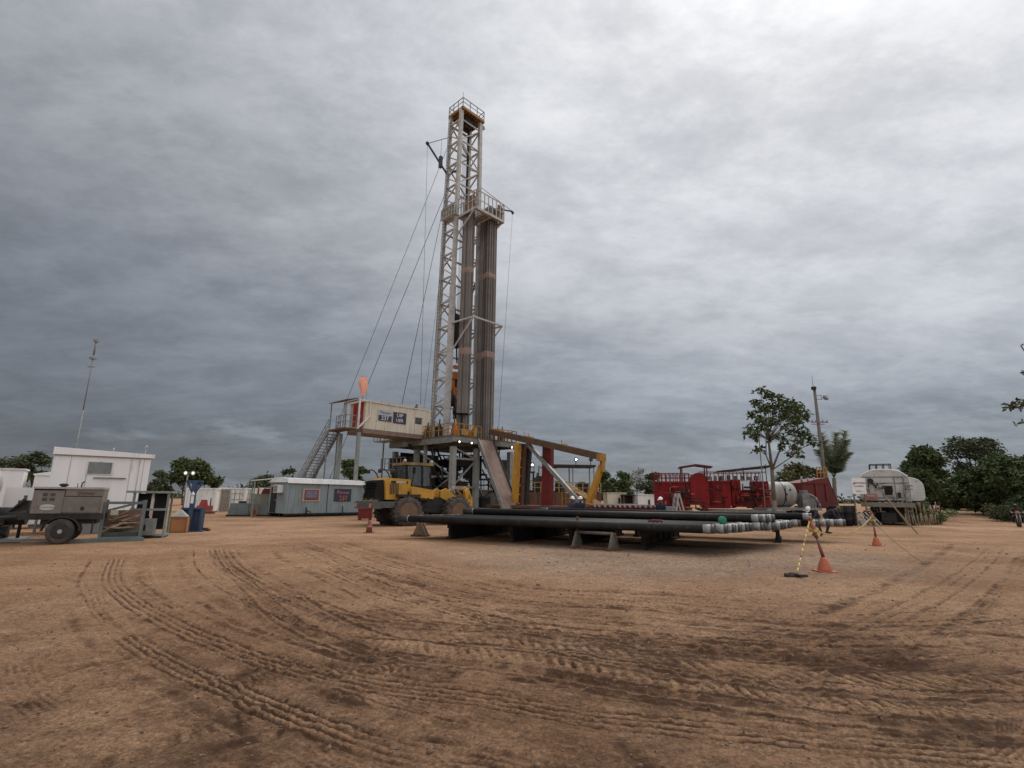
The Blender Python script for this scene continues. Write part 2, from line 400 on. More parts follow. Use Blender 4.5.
def stamp(px, width, kind, depth=0.03, moist_shade=0.5, off=0.0, fade=0.6, seed=0, pitch=0.11, world=False, brk=1.3):
    pts = px if world else [tuple(gr(*p).xy) for p in px]
    C, s = catmull(pts, 0.008)
    T = np.gradient(C, axis=0); T /= np.linalg.norm(T, axis=1)[:, None]+1e-9
    Nn = np.stack([-T[:, 1], T[:, 0]], 1)
    hw = width/2; ext = hw*1.5
    t = np.arange(-ext, ext, 0.008)
    rg = np.random.default_rng(seed+100)
    # wear comes and goes along the track
    wn = np.interp(s, np.linspace(0, s[-1]+1e-3, max(4, int(s[-1]/0.9))), rg.random(max(4, int(s[-1]/0.9))))
    endf = np.clip(np.minimum(s, s[-1]-s)/fade, 0, 1)
    wear = endf*(0.35+0.65*np.clip(wn*1.7, 0, 1))
    S, TT = np.meshgrid(s, t, indexing='ij'); W = wear[:, None]
    a = np.abs(TT)/hw
    inside = 1-sstep(0.88, 1.0, a)
    berm = np.exp(-((a-1.12)/0.12)**2)
    tn = TT/hw
    if kind == 'rib':            # four ribs with zigzag edges
        zz = 0.06*np.abs(((S/pitch) % 1)*2-1)-0.03
        g = np.cos((tn+zz)*math.pi*4.0)
        tread = np.clip(g*3.5, -1, 1)
        d = -depth*0.55 + 0.5*depth*tread
        mo = np.where(tread > 0, -.55*tread, -tread)
    elif kind == 'lug':          # two rows of coarse offset lugs
        ph = np.where(TT > 0, 0.0, 0.5)
        g = np.cos(2*math.pi*(S/pitch+ph+np.abs(tn)*0.55))
        tread = np.clip(g*2.0, -1, 1); cen = np.exp(-(tn/0.1)**2)
        d = -depth*0.5 + 0.55*depth*tread - depth*0.4*cen
        mo = np.where(tread > .1, -.5*tread+cen, -tread+cen)
    elif kind == 'chev':         # slanting bars of a loader tyre
        g = np.cos(2*math.pi*(S/pitch+tn*0.9))
        tread = np.clip(g*2.6+.5, -1, 1)
        d = -depth*0.4 + 0.4*depth*tread
        mo = np.where(tread > 0, -.6*tread, -tread*.8)
    elif kind == 'comb':         # fine parallel scrape marks
        g = np.cos(tn*math.pi*7)
        d = -depth*0.4 + depth*0.35*g
        mo = np.where(g > 0, -.35*g, -g*.6)
    else:                        # soft churned rut
        d = -depth*np.exp(-(a/0.62)**2)
        mo = np.exp(-(a/0.75)**2)
    dd = d*inside + (0.6 if kind == 'rut' else 0.35)*depth*berm
    msk = W*np.clip(inside+berm*0.8, 0, 1)
    X = C[:, 0][:, None]+Nn[:, 0][:, None]*(TT+off); Y = C[:, 1][:, None]+Nn[:, 1][:, None]*(TT+off)
    ix, iy = ((X-GX0)/GC).astype(int), ((Y-GY0)/GC).astype(int)
    ok = (ix >= 0) & (ix < gnx) & (iy >= 0) & (iy < gny)
    ix, iy, m = ix[ok], iy[ok], msk[ok]
    m = m*np.clip(.78+BREAK[iy, ix]*brk, 0, 1)
    DEL[iy, ix] = DEL[iy, ix]*(1-m) + dd[ok]*m
    MOIST_SHADE[iy, ix] = MOIST_SHADE[iy, ix]*(1-0.7*m) + (moist_shade*mo*inside)[ok]*m  # dark grooves and pale ribs painted in so treads show under soft light
    if kind == 'rut': ROUGHZ[iy, ix] = np.maximum(ROUGHZ[iy, ix], m*np.abs(mo[ok])); MOIST_SHADE[iy, ix] -= .55*(berm*W)[ok]*moist_shade
TA = [(117,558),(112,580),(135,603),(170,622),(215,641),(260,657),(320,672),(390,685),(500,700),(587,714),(687,725),(812,738),(912,749),(1040,757)]
TB = [(92,580),(97,605),(120,630),(150,652),(210,680),(280,710),(350,735),(425,757),(500,770),(600,792)]
TC_ = [(212,548),(220,565),(250,585),(300,606),(350,622),(430,628),(512,632),(612,645),(712,657),(812,665),(912,671),(1040,671)]
TD = [(295,541),(350,563),(425,585),(500,600),(612,608),(712,617),(862,626),(1040,619)]
TE = [(250,575),(300,615),(360,640),(430,651),(512,660),(612,675),(762,698),(912,714),(1040,720)]
TF = [(330,565),(400,592),(480,615),(560,628),(660,638),(800,648),(920,650),(1040,642)]
RGT = [(700,668),(800,650),(880,622),(950,585),(990,555),(1000,535),(985,522)]
RG2 = [(760,640),(850,610),(910,580),(955,550),(968,532)]
# faint older passes that fan out beside the clear ones
k = 0
for base, lst in ((TC_, (-0.9, 0.75, 1.5, -1.7)), (TE, (-0.5, 0.6, 1.1)), (TD, (-0.5, 0.6, 1.3, 2.2)), (TF, (0.5, -0.5)), (RGT, (-0.7, 0.9)), (RG2, (0.3,))):
    for o in lst:
        k += 1
        stamp(base, random.uniform(0.25, 0.5), random.choice(['rut', 'rut', 'chev', 'comb']), random.uniform(0.015, 0.035), random.uniform(0.3, 0.8), o+random.uniform(-.15, .15), 2.0, k, random.uniform(0.1, 0.2))
for i in range(70):                      # short scraped arcs all over the near ground
    x, y = random.uniform(-6, 7), random.uniform(3.0, 9.5)
    an = random.choice([random.gauss(0.55, 0.2), random.gauss(-0.75, 0.25), random.gauss(0.1, 0.15)]); l = random.uniform(0.7, 2.6)
    dx, dy = math.cos(an)*l, math.sin(an)*l
    stamp([(x, y), (x+dx*0.5, y+dy*0.5+random.uniform(-.1, .1)), (x+dx, y+dy)], random.uniform(0.16, 0.42), random.choice(['comb', 'comb', 'rut', 'rut', 'chev', 'lug']), random.uniform(0.012, 0.03), random.uniform(0.3, 1.0), 0, 0.3, 300+i, random.uniform(0.06, 0.13), True)
LFT = [(-30,705),(60,690),(140,668),(200,650),(250,640)]
for o, kd in ((0, 'lug'), (-0.55, 'comb'), (0.5, 'rut'), (-1.0, 'rut'), (1.1, 'comb')):
    stamp(LFT, 0.3, kd, 0.03, 0.4, o, 1.2, 60+int(o*10), 0.12)
LF2 = [(-40,745),(80,718),(180,690),(260,672)]
for o, kd in ((0, 'rut'), (-0.45, 'comb'), (0.3, 'comb'), (-0.9, 'lug')):
    stamp(LF2, 0.34, kd, 0.035, 0.5, o, 1.2, 80+int(o*10), 0.12)
for p in (TF,): stamp(p, 0.42, 'rut', 0.04, .5, 0, 1.2, 5, brk=1.0)
stamp(TD, 0.5, 'rut', 0.045, .8, 0, 1.5, 6, brk=.6)
stamp(TC_, 0.5, 'rut', 0.06, .85, 0.25, 1.2, 1, brk=.5)
stamp(TC_, 0.42, 'chev', 0.045, 0.6, -0.25, 1.0, 2, 0.15)
stamp(TE, 0.44, 'chev', 0.05, 0.7, 0.2, 1.0, 3, 0.13)
stamp(TE, 0.4, 'rut', 0.05, .8, -0.15, 1.0, 4, brk=.5)
stamp(TC_[:6], 0.5, 'rib', 0.03, 0.6, 0.1, 0.8, 9, 0.12)
for base in (TC_, TE, TF, TD, TA, RGT, TB):
    for i in range(11 if base is not RGT else 5):
        a_ = random.randint(0, max(0, len(base)-5)); sg = base[a_:a_+random.randint(4, 6)]
        stamp(sg, random.uniform(.05, .16), 'rut', random.uniform(.008, .028), random.uniform(.4, .85), random.uniform(-.9, 1.2), .8, 700+i)
for base, offs in ((TC_, (.42, .06, -.5, -.02)), (TE, (.44, -.05, -.36)), (TF, (.2, -.2)), (TD, (.22, -.22, .7)), (RGT, (.2,))):
    for i, o_ in enumerate(offs): stamp(base, random.uniform(.07, .12), 'rut', random.uniform(.018, .03), 1.1 if base is not RGT else .5, o_, 1.4, 900+i+int(o_*100), brk=.15)
stamp(TB[2:], 0.36, 'rib', 0.026, 1.0, 0, 0.8, 7, 0.085, False, .5)
stamp(TB[:5], 0.3, 'rib', 0.012, 0.35, 0, 0.8, 17, 0.085)
stamp(TA, 0.40, 'rib', 0.028, 1.0, 0, 0.6, 8, 0.085, False, .4)
clods = oct_(0.10, 21, 1.0)*0.6+oct_(0.05, 22, 1.0)*0.5+oct_(0.2, 23, 1.0)*0.4
H += DEL + ROUGHZ*np.clip(clods, -0.5, 1)*0.03
PATCH = oct_(1.9, 31, 0.5)+oct_(0.6, 32, 0.38)+oct_(0.23, 33, 0.3)+oct_(0.09, 34, 0.2)
H += 0.02*np.clip(PATCH-0.15, 0, 1)*np.clip(clods+0.2, -0.2, 1)
MOIST_SHADE = np.clip(MOIST_SHADE*(0.85+0.9*clods) + .25*sstep(10.5, 5, YY)[:, None]*(1+1.5*BREAK) + 0.3*np.clip(PATCH-0.15, 0, 1)*sstep(12, 5, YY)[:, None], -1, 1)

def rise(x, y):
    return 0.9*sstep(38, 72, y)*sstep(14, 34, x)
NR, NCOL = 940, 1400
rows = np.r_[np.geomspace(2.6, 44, NR), np.geomspace(45.5, 7000, 70)]
tt = np.linspace(-1.22, 1.22, NCOL)
GY = np.repeat(rows[:, None], NCOL, 1); GXX = rows[:, None]*tt[None, :]
fx, fy = (GXX-GX0)/GC-0.5, (GY-GY0)/GC-0.5
inb = (fx >= 0) & (fx < gnx-1) & (fy >= 0) & (fy < gny-1)
xi, yi = np.clip(fx.astype(int), 0, gnx-2), np.clip(fy.astype(int), 0, gny-2)
ax, ay = np.clip(fx-xi, 0, 1), np.clip(fy-yi, 0, 1)
def samp(A): return A[yi, xi]*(1-ax)*(1-ay)+A[yi, xi+1]*ax*(1-ay)+A[yi+1, xi]*(1-ax)*ay+A[yi+1, xi+1]*ax*ay
edge = sstep(26.5, 22, GY)*inb*sstep(GX1, GX1-3, GXX)*sstep(GX0, GX0+3, GXX)
GZ = samp(H)*edge*np.clip(1.15-GY/40, 0.35, 1) + rise(GXX, GY)
GM = samp(MOIST_SHADE)*edge
P0g = gr(700, 548)
gd = np.sqrt(((GXX-5.0)/7.5)**2+((GY-17.0)/6.0)**2)
GRV = 1-sstep(0.55, 1.15, gd+0.3*samp(PATCH))
nv = GY.size
co = np.stack([GXX, GY, GZ], -1).reshape(-1, 3).astype(np.float32)
nr = len(rows); idx = np.arange(nv).reshape(nr, NCOL)
q = np.stack([idx[:-1, :-1], idx[:-1, 1:], idx[1:, 1:], idx[1:, :-1]], -1).reshape(-1, 4)
me = bpy.data.meshes.new('ground')
me.vertices.add(nv); me.vertices.foreach_set('co', co.ravel())
me.loops.add(q.size); me.loops.foreach_set('vertex_index', q.ravel().astype(np.int32))
me.polygons.add(len(q)); me.polygons.foreach_set('loop_start', np.arange(0, q.size, 4, dtype=np.int32)); me.polygons.foreach_set('loop_total', np.full(len(q), 4, np.int32))
me.polygons.foreach_set('use_smooth', np.ones(len(q), bool))
for nm, A in (('moist_shade', GM), ('gravel', GRV)):
    at_ = me.attributes.new(nm, 'FLOAT', 'POINT'); at_.data.foreach_set('value', A.astype(np.float32).ravel())
me.update(); me.validate()
def ground_mat():
    m = bpy.data.materials.new('churned_sandy_soil'); m.use_nodes = True
    nt = m.node_tree; N, L = nt.nodes.new, nt.links.new
    b = nt.nodes['Principled BSDF']; b.inputs['Roughness'].default_value = 0.92; b.inputs['Specular IOR Level'].default_value = 0.15
    geo = N('ShaderNodeNewGeometry')
    def noise(sc, det=6, ro=0.6):
        n = N('ShaderNodeTexNoise'); n.inputs['Scale'].default_value = sc; n.inputs['Detail'].default_value = det; n.inputs['Roughness'].default_value = ro
        L(geo.outputs['Position'], n.inputs['Vector']); return n.outputs[0]
    def mr(v, a, b_, c=0.0, d=1.0):
        n = N('ShaderNodeMapRange'); n.inputs[1].default_value = a; n.inputs[2].default_value = b_; n.inputs[3].default_value = c; n.inputs[4].default_value = d
        L(v, n.inputs[0]); return n.outputs[0]
    def mix(f, a, c):
        n = N('ShaderNodeMix'); n.data_type = 'RGBA'
        if isinstance(f, float): n.inputs[0].default_value = f
        else: L(f, n.inputs[0])
        for i, q_ in ((6, a), (7, c)):
            if isinstance(q_, tuple): n.inputs[i].default_value = (*q_, 1)
            else: L(q_, n.inputs[i])
        return n.outputs[2]
    def mul(a, b_):
        n = N('ShaderNodeMath'); n.operation = 'MULTIPLY'
        for i, q_ in enumerate((a, b_)):
            if isinstance(q_, float): n.inputs[i].default_value = q_
            else: L(q_, n.inputs[i])
        return n.outputs[0]
    DRY, BRN, MOI_SHADE, PALE = (0.375, 0.226, 0.132), (0.235, 0.127, 0.069), (0.062, 0.0295, 0.0165), (0.45, 0.294, 0.187)
    c = mix(mr(noise(0.35, 7, 0.6), 0.40, 0.62), DRY, BRN)
    c = mix(mul(mr(noise(0.11, 5, 0.6), 0.5, 0.66), 0.75), c, PALE)
    c = mix(mul(mr(noise(2.2, 8, 0.7), 0.46, 0.66), 0.7), c, BRN)
    c = mix(mul(mr(noise(14, 6, 0.75), 0.52, 0.66), 0.55), c, (0.066, 0.039, 0.025))
    sep = N('ShaderNodeSeparateXYZ'); L(geo.outputs['Position'], sep.inputs[0])
    am = N('ShaderNodeAttribute'); am.attribute_name = 'moist_shade'
    c = mix(mul(mr(noise(48, 3, 0.6), 0.55, 0.66), 0.5), c, (0.085, 0.05, 0.031)); c = mix(mul(mr(noise(27, 6, 0.8), 0.54, 0.62), 0.3), c, PALE)
    spk = N('ShaderNodeMix'); spk.data_type = 'RGBA'; spk.blend_type = 'MULTIPLY'; spk.inputs[0].default_value = 1.0
    gry = N('ShaderNodeCombineColor'); sv = mul(mr(noise(33, 5, 0.85), 0.33, 0.67, 0.45, 1.5), mr(noise(11, 7, 0.8), 0.35, 0.65, 0.68, 1.30))
    for q_ in range(3): L(sv, gry.inputs[q_])
    L(c, spk.inputs[6]); L(gry.outputs[0], spk.inputs[7]); c = spk.outputs[2]
    pos = N('ShaderNodeMath'); pos.operation = 'MAXIMUM'; pos.use_clamp = True; pos.inputs[1].default_value = 0.0; L(am.outputs['Fac'], pos.inputs[0])
    mo = mul(pos.outputs[0], mr(noise(6, 6, 0.7), 0.25, 0.6, 0.45, 1.0))
    def addn(a, n_, k_):
        q1 = N('ShaderNodeMath'); q1.operation = 'MULTIPLY_ADD'; q1.inputs[1].default_value = k_; L(n_, q1.inputs[0]); L(a, q1.inputs[2]); return q1.outputs[0]
    crisp = addn(addn(pos.outputs[0], noise(19, 8, 0.75), 0.9), noise(75, 4, 0.7), 0.5)      # damp soil and painted groove shade, clod by clod
    mo = mul(mr(crisp, 0.78, 1.55), mr(pos.outputs[0], 0.0, 0.25))
    c = mix(mul(mo, 0.9), c, MOI_SHADE)
    neg = N('ShaderNodeMath'); neg.operation = 'MULTIPLY'; neg.use_clamp = True; neg.inputs[1].default_value = -1.0
    L(am.outputs['Fac'], neg.inputs[0]); c = mix(mul(neg.outputs[0], 0.75), c, (0.41, 0.258, 0.158))  # raised ribs and berms lightened in colour against the painted grooves
    ag = N('ShaderNodeAttribute'); ag.attribute_name = 'gravel'
    vo = N('ShaderNodeTexVoronoi'); vo.inputs['Scale'].default_value = 13.0; L(geo.outputs['Position'], vo.inputs['Vector'])
    vr = N('ShaderNodeValToRGB'); L(vo.outputs['Color'], vr.inputs[0])
    e = vr.color_ramp.elements; e[0].position, e[1].position = 0.1, 0.9
    e[0].color, e[1].color = (0.085, 0.066, 0.052, 1), (0.34, 0.275, 0.22, 1)
    c = mix(mul(ag.outputs['Fac'], mr(noise(3.5, 6, 0.7), 0.38, 0.6, 0.1, 0.75)), c, vr.outputs[0])
    L(c, b.inputs['Base Color'])
    h = N('ShaderNodeMath'); h.operation = 'ADD'; L(mul(noise(42, 8, 0.8), 0.9), h.inputs[0]); L(mul(noise(9, 6, 0.7), 1.0), h.inputs[1])
    bp = N('ShaderNodeBump'); bp.inputs['Strength'].default_value = 1.0; bp.inputs['Distance'].default_value = 0.045
    L(h.outputs[0], bp.inputs['Height']); L(bp.outputs[0], b.inputs['Normal'])
    return m
SOIL = ground_mat()
me.materials.append(SOIL)
g_o = bpy.data.objects.new('ground', me); COL.objects.link(g_o); tag(g_o, kind='structure')
far = MB(); far.add([(-7000, -3000, -0.16), (7000, -3000, -0.16), (7000, 7000, -0.16), (-7000, 7000, -0.16)], [(0, 1, 2, 3)])
tag(far.build('terrain', SOIL), kind='structure')
def gz(x, y):
    i, j = int((y-GY0)/GC), int((x-GX0)/GC)
    return float(H[i, j]) if 0 <= i < gny and 0 <= j < gnx and y < 23 else 0.0

# loose clods and stones lying on the churned soil: uncountable
def pebbles():
    mb = MB()
    ico = [(0,0,1),(0.89,0,0.45),(0.28,0.85,0.45),(-0.72,0.53,0.45),(-0.72,-0.53,0.45),(0.28,-0.85,0.45),(0.72,0.53,-0.45),(-0.28,0.85,-0.45),(-0.89,0,-0.45),(-0.28,-0.85,-0.45),(0.72,-0.53,-0.45),(0,0,-1)]
    fc = [(0,1,2),(0,2,3),(0,3,4),(0,4,5),(0,5,1),(1,6,2),(2,7,3),(3,8,4),(4,9,5),(5,10,1),(6,7,2),(7,8,3),(8,9,4),(9,10,5),(10,6,1),(11,7,6),(11,8,7),(11,9,8),(11,10,9),(11,6,10)]
    for i in range(1900):
        y = 3.2*math.exp(random.random()*2.05); x = y*random.uniform(-1.02, 1.02); s = random.uniform(0.004, 0.012)*(1 if random.random() < .95 else 2.0)*(1+y/18)
        sx, sy, sz = [s*random.uniform(.6, 1.3) for _ in range(3)]; a = random.random()*6
        ca, sa = math.cos(a), math.sin(a)
        mb.add([(x+(p[0]*ca-p[1]*sa)*sx, y+(p[0]*sa+p[1]*ca)*sy, gz(x, y)+0.004+p[2]*sz*.7) for p in ico], fc)
    o = mb.build('pebbles', pm('soil_clod', (0.17, 0.105, 0.067), (0.10, 0.062, 0.042), 6, 0.95)); tag(o, 'small clods and stones scattered over the churned brown soil', 'pebbles', kind='stuff')
pebbles()

# ------------------------------------------------------------------ drilling rig
AX = R(46)                                   # the rig's own x axis, seen from above
RC = Vector((-6.0, 56.0, 0))                 # well centre
def rigw(x, y, z=0): return RC + Vector((math.cos(AX)*x-math.sin(AX)*y, math.sin(AX)*x+math.cos(AX)*y, z))
FL = 7.45                                    # drill floor
CRZ = 47.5                                   # crown platform
MBZ = 32.9                                   # racking board
def build_rig():
    t = thing('drilling_rig', 'tall white lattice drilling rig mast on a steel substructure with racking board and crown platform', 'drilling rig', RC, AX)
    def leg_at(sx, sy, z):
        k = (z-FL)/(CRZ-FL)
        return Vector((sx*(2.05-0.52*k)-0.25*(1-k)-.1*k, sy*(1.15-0.2*k), z))
    cs = [(-1, -1), (1, -1), (1, 1), (-1, 1)]
    for c in cs:
        m = MB(); zm = FL+17; m.bar(leg_at(*c, FL), leg_at(*c, zm), .5 if c[1] < 0 else .36); m.bar(leg_at(*c, zm), leg_at(*c, CRZ), .4 if c[1] < 0 else .3); m.build('mast_leg', RIGW, t)
    hs = [FL+0.9+i*2.9 for i in range(14)]
    def lattice(a, b, name, kind):
        m = MB()
        for i, z in enumerate(hs):
            p, q = leg_at(*a, z), leg_at(*b, z)
            m.bar(p, q, 0.18)
            if i+1 < len(hs):
                p2, q2 = leg_at(*a, hs[i+1]), leg_at(*b, hs[i+1])
                if kind == 'K':
                    mid = (p.lerp(q, 0.5)+p2.lerp(q2, 0.5))*0.5
                    m.bar(p, q.lerp(q2, .5), 0.13); m.bar(q.lerp(q2, .5), p2, 0.13)
                else:
                    if i % 2: m.bar(p, q2, 0.13)
                    else: m.bar(q, p2, 0.13)
        m.build(name, RIGW, t)
    lattice((-1, -1), (-1, 1), 'mast_bracing', 'K')
    lattice((1, -1), (1, 1), 'mast_bracing', 'K')
    lattice((-1, 1), (1, 1), 'mast_bracing', 'Z')
    m = MB()                                 # a few ties across the open front, above the board only
    for i, z in enumerate(hs):
        if z > MBZ+2:
            m.bar(leg_at(-1, -1, z), leg_at(1, -1, z), 0.13)
            if i+1 < len(hs): m.bar(leg_at(1 if i % 2 else -1, -1, z), leg_at(-1 if i % 2 else 1, -1, hs[i+1]), 0.11)
    m.build('mast_bracing', RIGW, t)
    for x in (-0.85, 0.55):                  # top drive rails
        m = MB(); m.bar((x, 0.2, FL+2), (x, 0.2, CRZ-1), 0.2); m.build('guide_rail', DARK, t)
    m = MB()
    for i in range(6): m.tube((-0.5+i*0.13, -0.1, FL+14), (-0.5+i*0.13, -0.1, CRZ), 0.022, None, 4)
    m.build('drilling_line', WIRE, t)
    # travelling block and top drive
    m = MB(); m.box((-0.6, -0.3, 12.6), (0.8, 0.6, 1.2)); m.box((-.75, -.4, 14.6), (.45, .4, .8)); m.box((-.3, -.35, 13.7), (.4, .4, .5)); m.box((-0.95, -0.35, 13.6), (0.3, 0.3, 1.0)); m.box((-0.2, -0.35, 11.6), (0.3, 0.3, .9)); m.box((-.6, -.3, 15.6), (.5, .4, .35))
    for i in range(9): a_ = Vector((random.uniform(-1, -.1), -.55, random.uniform(11, 15.5))); m.tube(a_, a_+Vector((random.uniform(-.3, .3), 0, random.uniform(.2, .7))), .05, None, 6)
    tdr = m.build('top_drive', ORNG, t)
    m = MB(); m.box((-.7, -.2, 13.0), (.6, .5, 2.6)); m.lathe([(0, .28), (.2, .42), (1.1, .42), (1.3, .3)], (-0.95, -0.3, 11.2), (0, 0, 1), 12); m.lathe([(0, .2), (1.6, .2)], (-0.45, -0.25, 9.9), (0, 0, 1), 8)
    m.box((-0.5, -0.6, 10.6), (0.7, 0.5, 0.5)); m.build('motor', DARK, tdr)
    m = MB(); m.tube((-0.8, -0.4, 11), (-0.6, -0.5, 9.3), 0.07); m.tube((-0.2, -0.4, 11), (-0.4, -0.5, 9.3), 0.07); m.box((-0.5, -0.5, 9.2), (0.5, 0.4, 0.35)); m.build('elevator_link', YELR, tdr)
    m = MB(); m.box((-0.6, -0.1, 19.2), (1.0, 0.8, 2.6)); m.box((-0.6, -0.1, 21.0), (0.7, 0.6, 1.0)); m.lathe([(-.4, .3), (-.35, .62), (.35, .62), (.4, .3)], (-0.6, -0.1, 21.2), (1, 0, 0), 14)
    m.build('travelling_block', DARK, t)
    # crown
    m = MB(); m.box((0, 0, CRZ+0.06), (3.5, 2.7, 0.12))
    for i in range(9): m.bar((-1.7+i*0.425, -1.28, CRZ-0.09), (-1.7+i*0.425, 1.28, CRZ-0.09), 0.1, 0.16)
    m.bar((-1.75, -1.3, CRZ-0.1), (1.75, -1.3, CRZ-0.1), 0.16, 0.3); m.bar((-1.75, 1.3, CRZ-0.1), (1.75, 1.3, CRZ-0.1), 0.16, 0.3)
    m.bar((-1.75, -1.3, CRZ-0.1), (-1.75, 1.3, CRZ-0.1), 0.16, 0.3); m.bar((1.75, -1.3, CRZ-0.1), (1.75, 1.3, CRZ-0.1), 0.16, 0.3)
    cp = m.build('crown_platform', pm('orange_brown_steel', (0.33, 0.17, 0.05), (0.2, 0.10, 0.04), 3, 0.6), t)
    m = MB(); m.box((0, 0, CRZ-0.65), (1.6, 1.5, 0.9)); m.box((0, 0, CRZ-1.3), (1.0, 0.9, 0.5))
    for i in range(5): m.lathe([(-.05, .5), (-.02, .62), (.02, .62), (.05, .5)], (-0.5+i*0.25, 0, CRZ+0.55), (1, 0, 0), 14)
    m.build('crown_block', DARK, cp)
    m = MB(); rail(m, [(-1.72, -1.3, CRZ+.12), (1.72, -1.3, CRZ+.12), (1.72, 1.3, CRZ+.12), (-1.72, 1.3, CRZ+.12), (-1.72, -1.3, CRZ+.12)], 1.15, 0.035, 1.0)
    m.tube((-1.72, -1.3, CRZ), (-1.72, -1.3, CRZ+2.0), 0.04); m.tube((1.72, 0.4, CRZ), (1.72, 0.4, CRZ+1.9), 0.04); m.build('railing', GREYM, cp)
    m = MB(); m.lathe([(-.06, .3), (.06, .3)], (1.95, -0.9, CRZ-0.6), (0, 1, 0), 12); m.bar((1.7, -0.9, CRZ-.2), (1.95, -0.9, CRZ-.6), .1); m.build('sheave', GREYM, cp)
    # racking board with wind walls
    x0, x1, y0, y1 = -1.75, 2.55, -4.25, 1.0
    m = MB()
    m.bar((x0, y0, MBZ), (x1, y0, MBZ), .16, .3); m.bar((x0, y1, MBZ), (x0, y0, MBZ), .16, .3); m.bar((x1, y0, MBZ), (x1, -1.0, MBZ), .16, .3); m.bar((x0, -1.45, MBZ), (x1, -1.45, MBZ), .16, .3)
    for i in range(17):
        if -1.6+i*0.13*2 < 2.4: m.bar((-1.6+i*0.26, y0+0.7, MBZ+.1), (-1.6+i*0.26, -1.5, MBZ+.1), .07, .1)
    m.bb(x0, x1, y0, y0+0.65, MBZ+.12, MBZ+.17); m.bb(x0-0.75, x0-0.05, -1.4, y1, MBZ+.12, MBZ+.17); m.bb(-0.1, 0.8, y0+.66, -1.5, MBZ+.16, MBZ+.2)
    m.bar((x0, y0+0.2, MBZ), leg_at(-1, -1, MBZ-2.6), .12); m.bar((x1, y0+0.2, MBZ), leg_at(1, -1, MBZ-2.6), .12)
    rb = m.build('racking_board', RIGW, t)
    m = MB(); rail(m, [(x0, y1, MBZ), (x0, y0, MBZ), (x1, y0, MBZ), (x1, -1.2, MBZ)], 2.2, 0.045, 0.62); rail(m, [(x0-.75, -1.4, MBZ), (x0-.75, y1, MBZ)], 1.3, .04, .5); m.build('railing', RIGW, rb)
    for q in ((x0+0.03, x0+0.07, -3.9, -2.5), (x1-0.9, x1-0.25, -4.15, -4.1), (x1-.07, x1-.03, -4.1, -2.3)): m = MB(); m.bb(*q, MBZ+.35, MBZ+1.9); m.build('wind_wall', pm('brown_canvas', (0.21, 0.135, 0.075), (0.15, 0.095, 0.055), 3, 0.8), rb)
    m = MB(); m.bb(x0-0.72, x0-0.68, -1.2, 0.9, MBZ+.2, MBZ+1.5); m.build('wind_wall', GREYM, rb)
    m = MB(); m.bar((x1, y0+.1, MBZ+1.6), (x1+1.2, y0-.25, MBZ+1.75), .12); m.lathe([(-.05, .2), (.05, .2)], (x1+1.2, y0-.25, MBZ+1.6), (0, 1, 0), 10); m.tube((x1+1.2, y0-.25, MBZ+1.75), leg_at(1, -1, MBZ+5.6), .03); m.build('jib', DARK, t)
    # belly board, half way up: a white tube frame round the racked pipe
    bz = 20.2
    m = MB(); pts = [(-2.1, -1.3, bz-.1), (-1.55, -4.1, bz+.1), (2.75, -4.1, bz+.1), (2.3, -1.3, bz)]
    for a, b in zip(pts[:-1], pts[1:]): m.bar(a, b, .17)
    m.bar((-1.55, -4.0, bz), (-2.0, -1.25, bz-3.2), .13); m.bar((2.7, -4.0, bz), (2.0, -1.25, bz-3.2), .11); m.build('belly_board', RIGW, t)
    # left jib high on the mast
    tip = RC*0; tipw = at(427.5, 143.5, 55.6)-RC
    tl = Matrix.Rotation(-AX, 3, 'Z') @ tipw; b0 = leg_at(-1, -1, 39.2); b1 = leg_at(-1, 1, 39.2)
    m = MB(); m.bar(b1, tl, .2); m.bar(b0, b1, .12); m.tube(tl, leg_at(-1, 1, 44.5), .035); m.lathe([(-.06, .25), (.06, .25)], tl, (0, 1, 0), 10); m.build('jib', DARK, t)
    hk = tl.lerp(leg_at(-1, 1, 44.5), .62); m = MB(); m.tube(hk, hk-Vector((0, 0, 2.3)), .02); m.box(hk-Vector((0, 0, 3.1)), (.35, .35, 1.5)); m.build('counterweight', pm('blue_grey_weight', (.06, .08, .11)), t)
    # substructure
    X0, X1, Y0, Y1 = -4.6, 4.2, -5.0, 5.6
    m = MB(); m.bb(X0, X1, Y0, Y1, FL-0.16, FL)
    dk = m.build('drill_floor', pm('floor_plate', (0.12, 0.09, 0.07), (0.08, 0.065, 0.055), 2, .7), t)
    m = MB()
    for x in (X0+.15, -1.6, 1.4, X1-.15): m.bb(x-.14, x+.14, Y0+.06, Y1-.06, FL-.70, FL-.165)
    for y in (Y0+.03, -1.5, 2.0, Y1-.03): m.bb(X0+.02, X1-.02, y-.12, y+.12, FL-.62, FL-.17)
    m.build('floor_beam', pm('grey_green_beam', (.20, .21, .19), (.14, .147, .135), 2, .6, c3=(.10, .08, .06)), dk)
    m = MB()
    rail(m, [(X0, Y1, FL), (X0, Y0, FL), (-0.9, Y0, FL)], 1.15, .035, .7); rail(m, [(1.0, Y0, FL), (X1, Y0, FL), (X1, Y1, FL)], 1.15, .035, .7)
    m.build('railing', YELR, dk)
    m = MB()                                  # toe boards and gates as solid yellow panels
    m.bb(-3.5, -2.6, Y0-.03, Y0+.03, FL+.1, FL+.7); m.build('gate_panel', YELR, dk); m = MB(); m.bb(-1.9, -1.5, Y0-.03, Y0+.03, FL+.1, FL+1.0); m.build('gate_panel', YELR, dk)
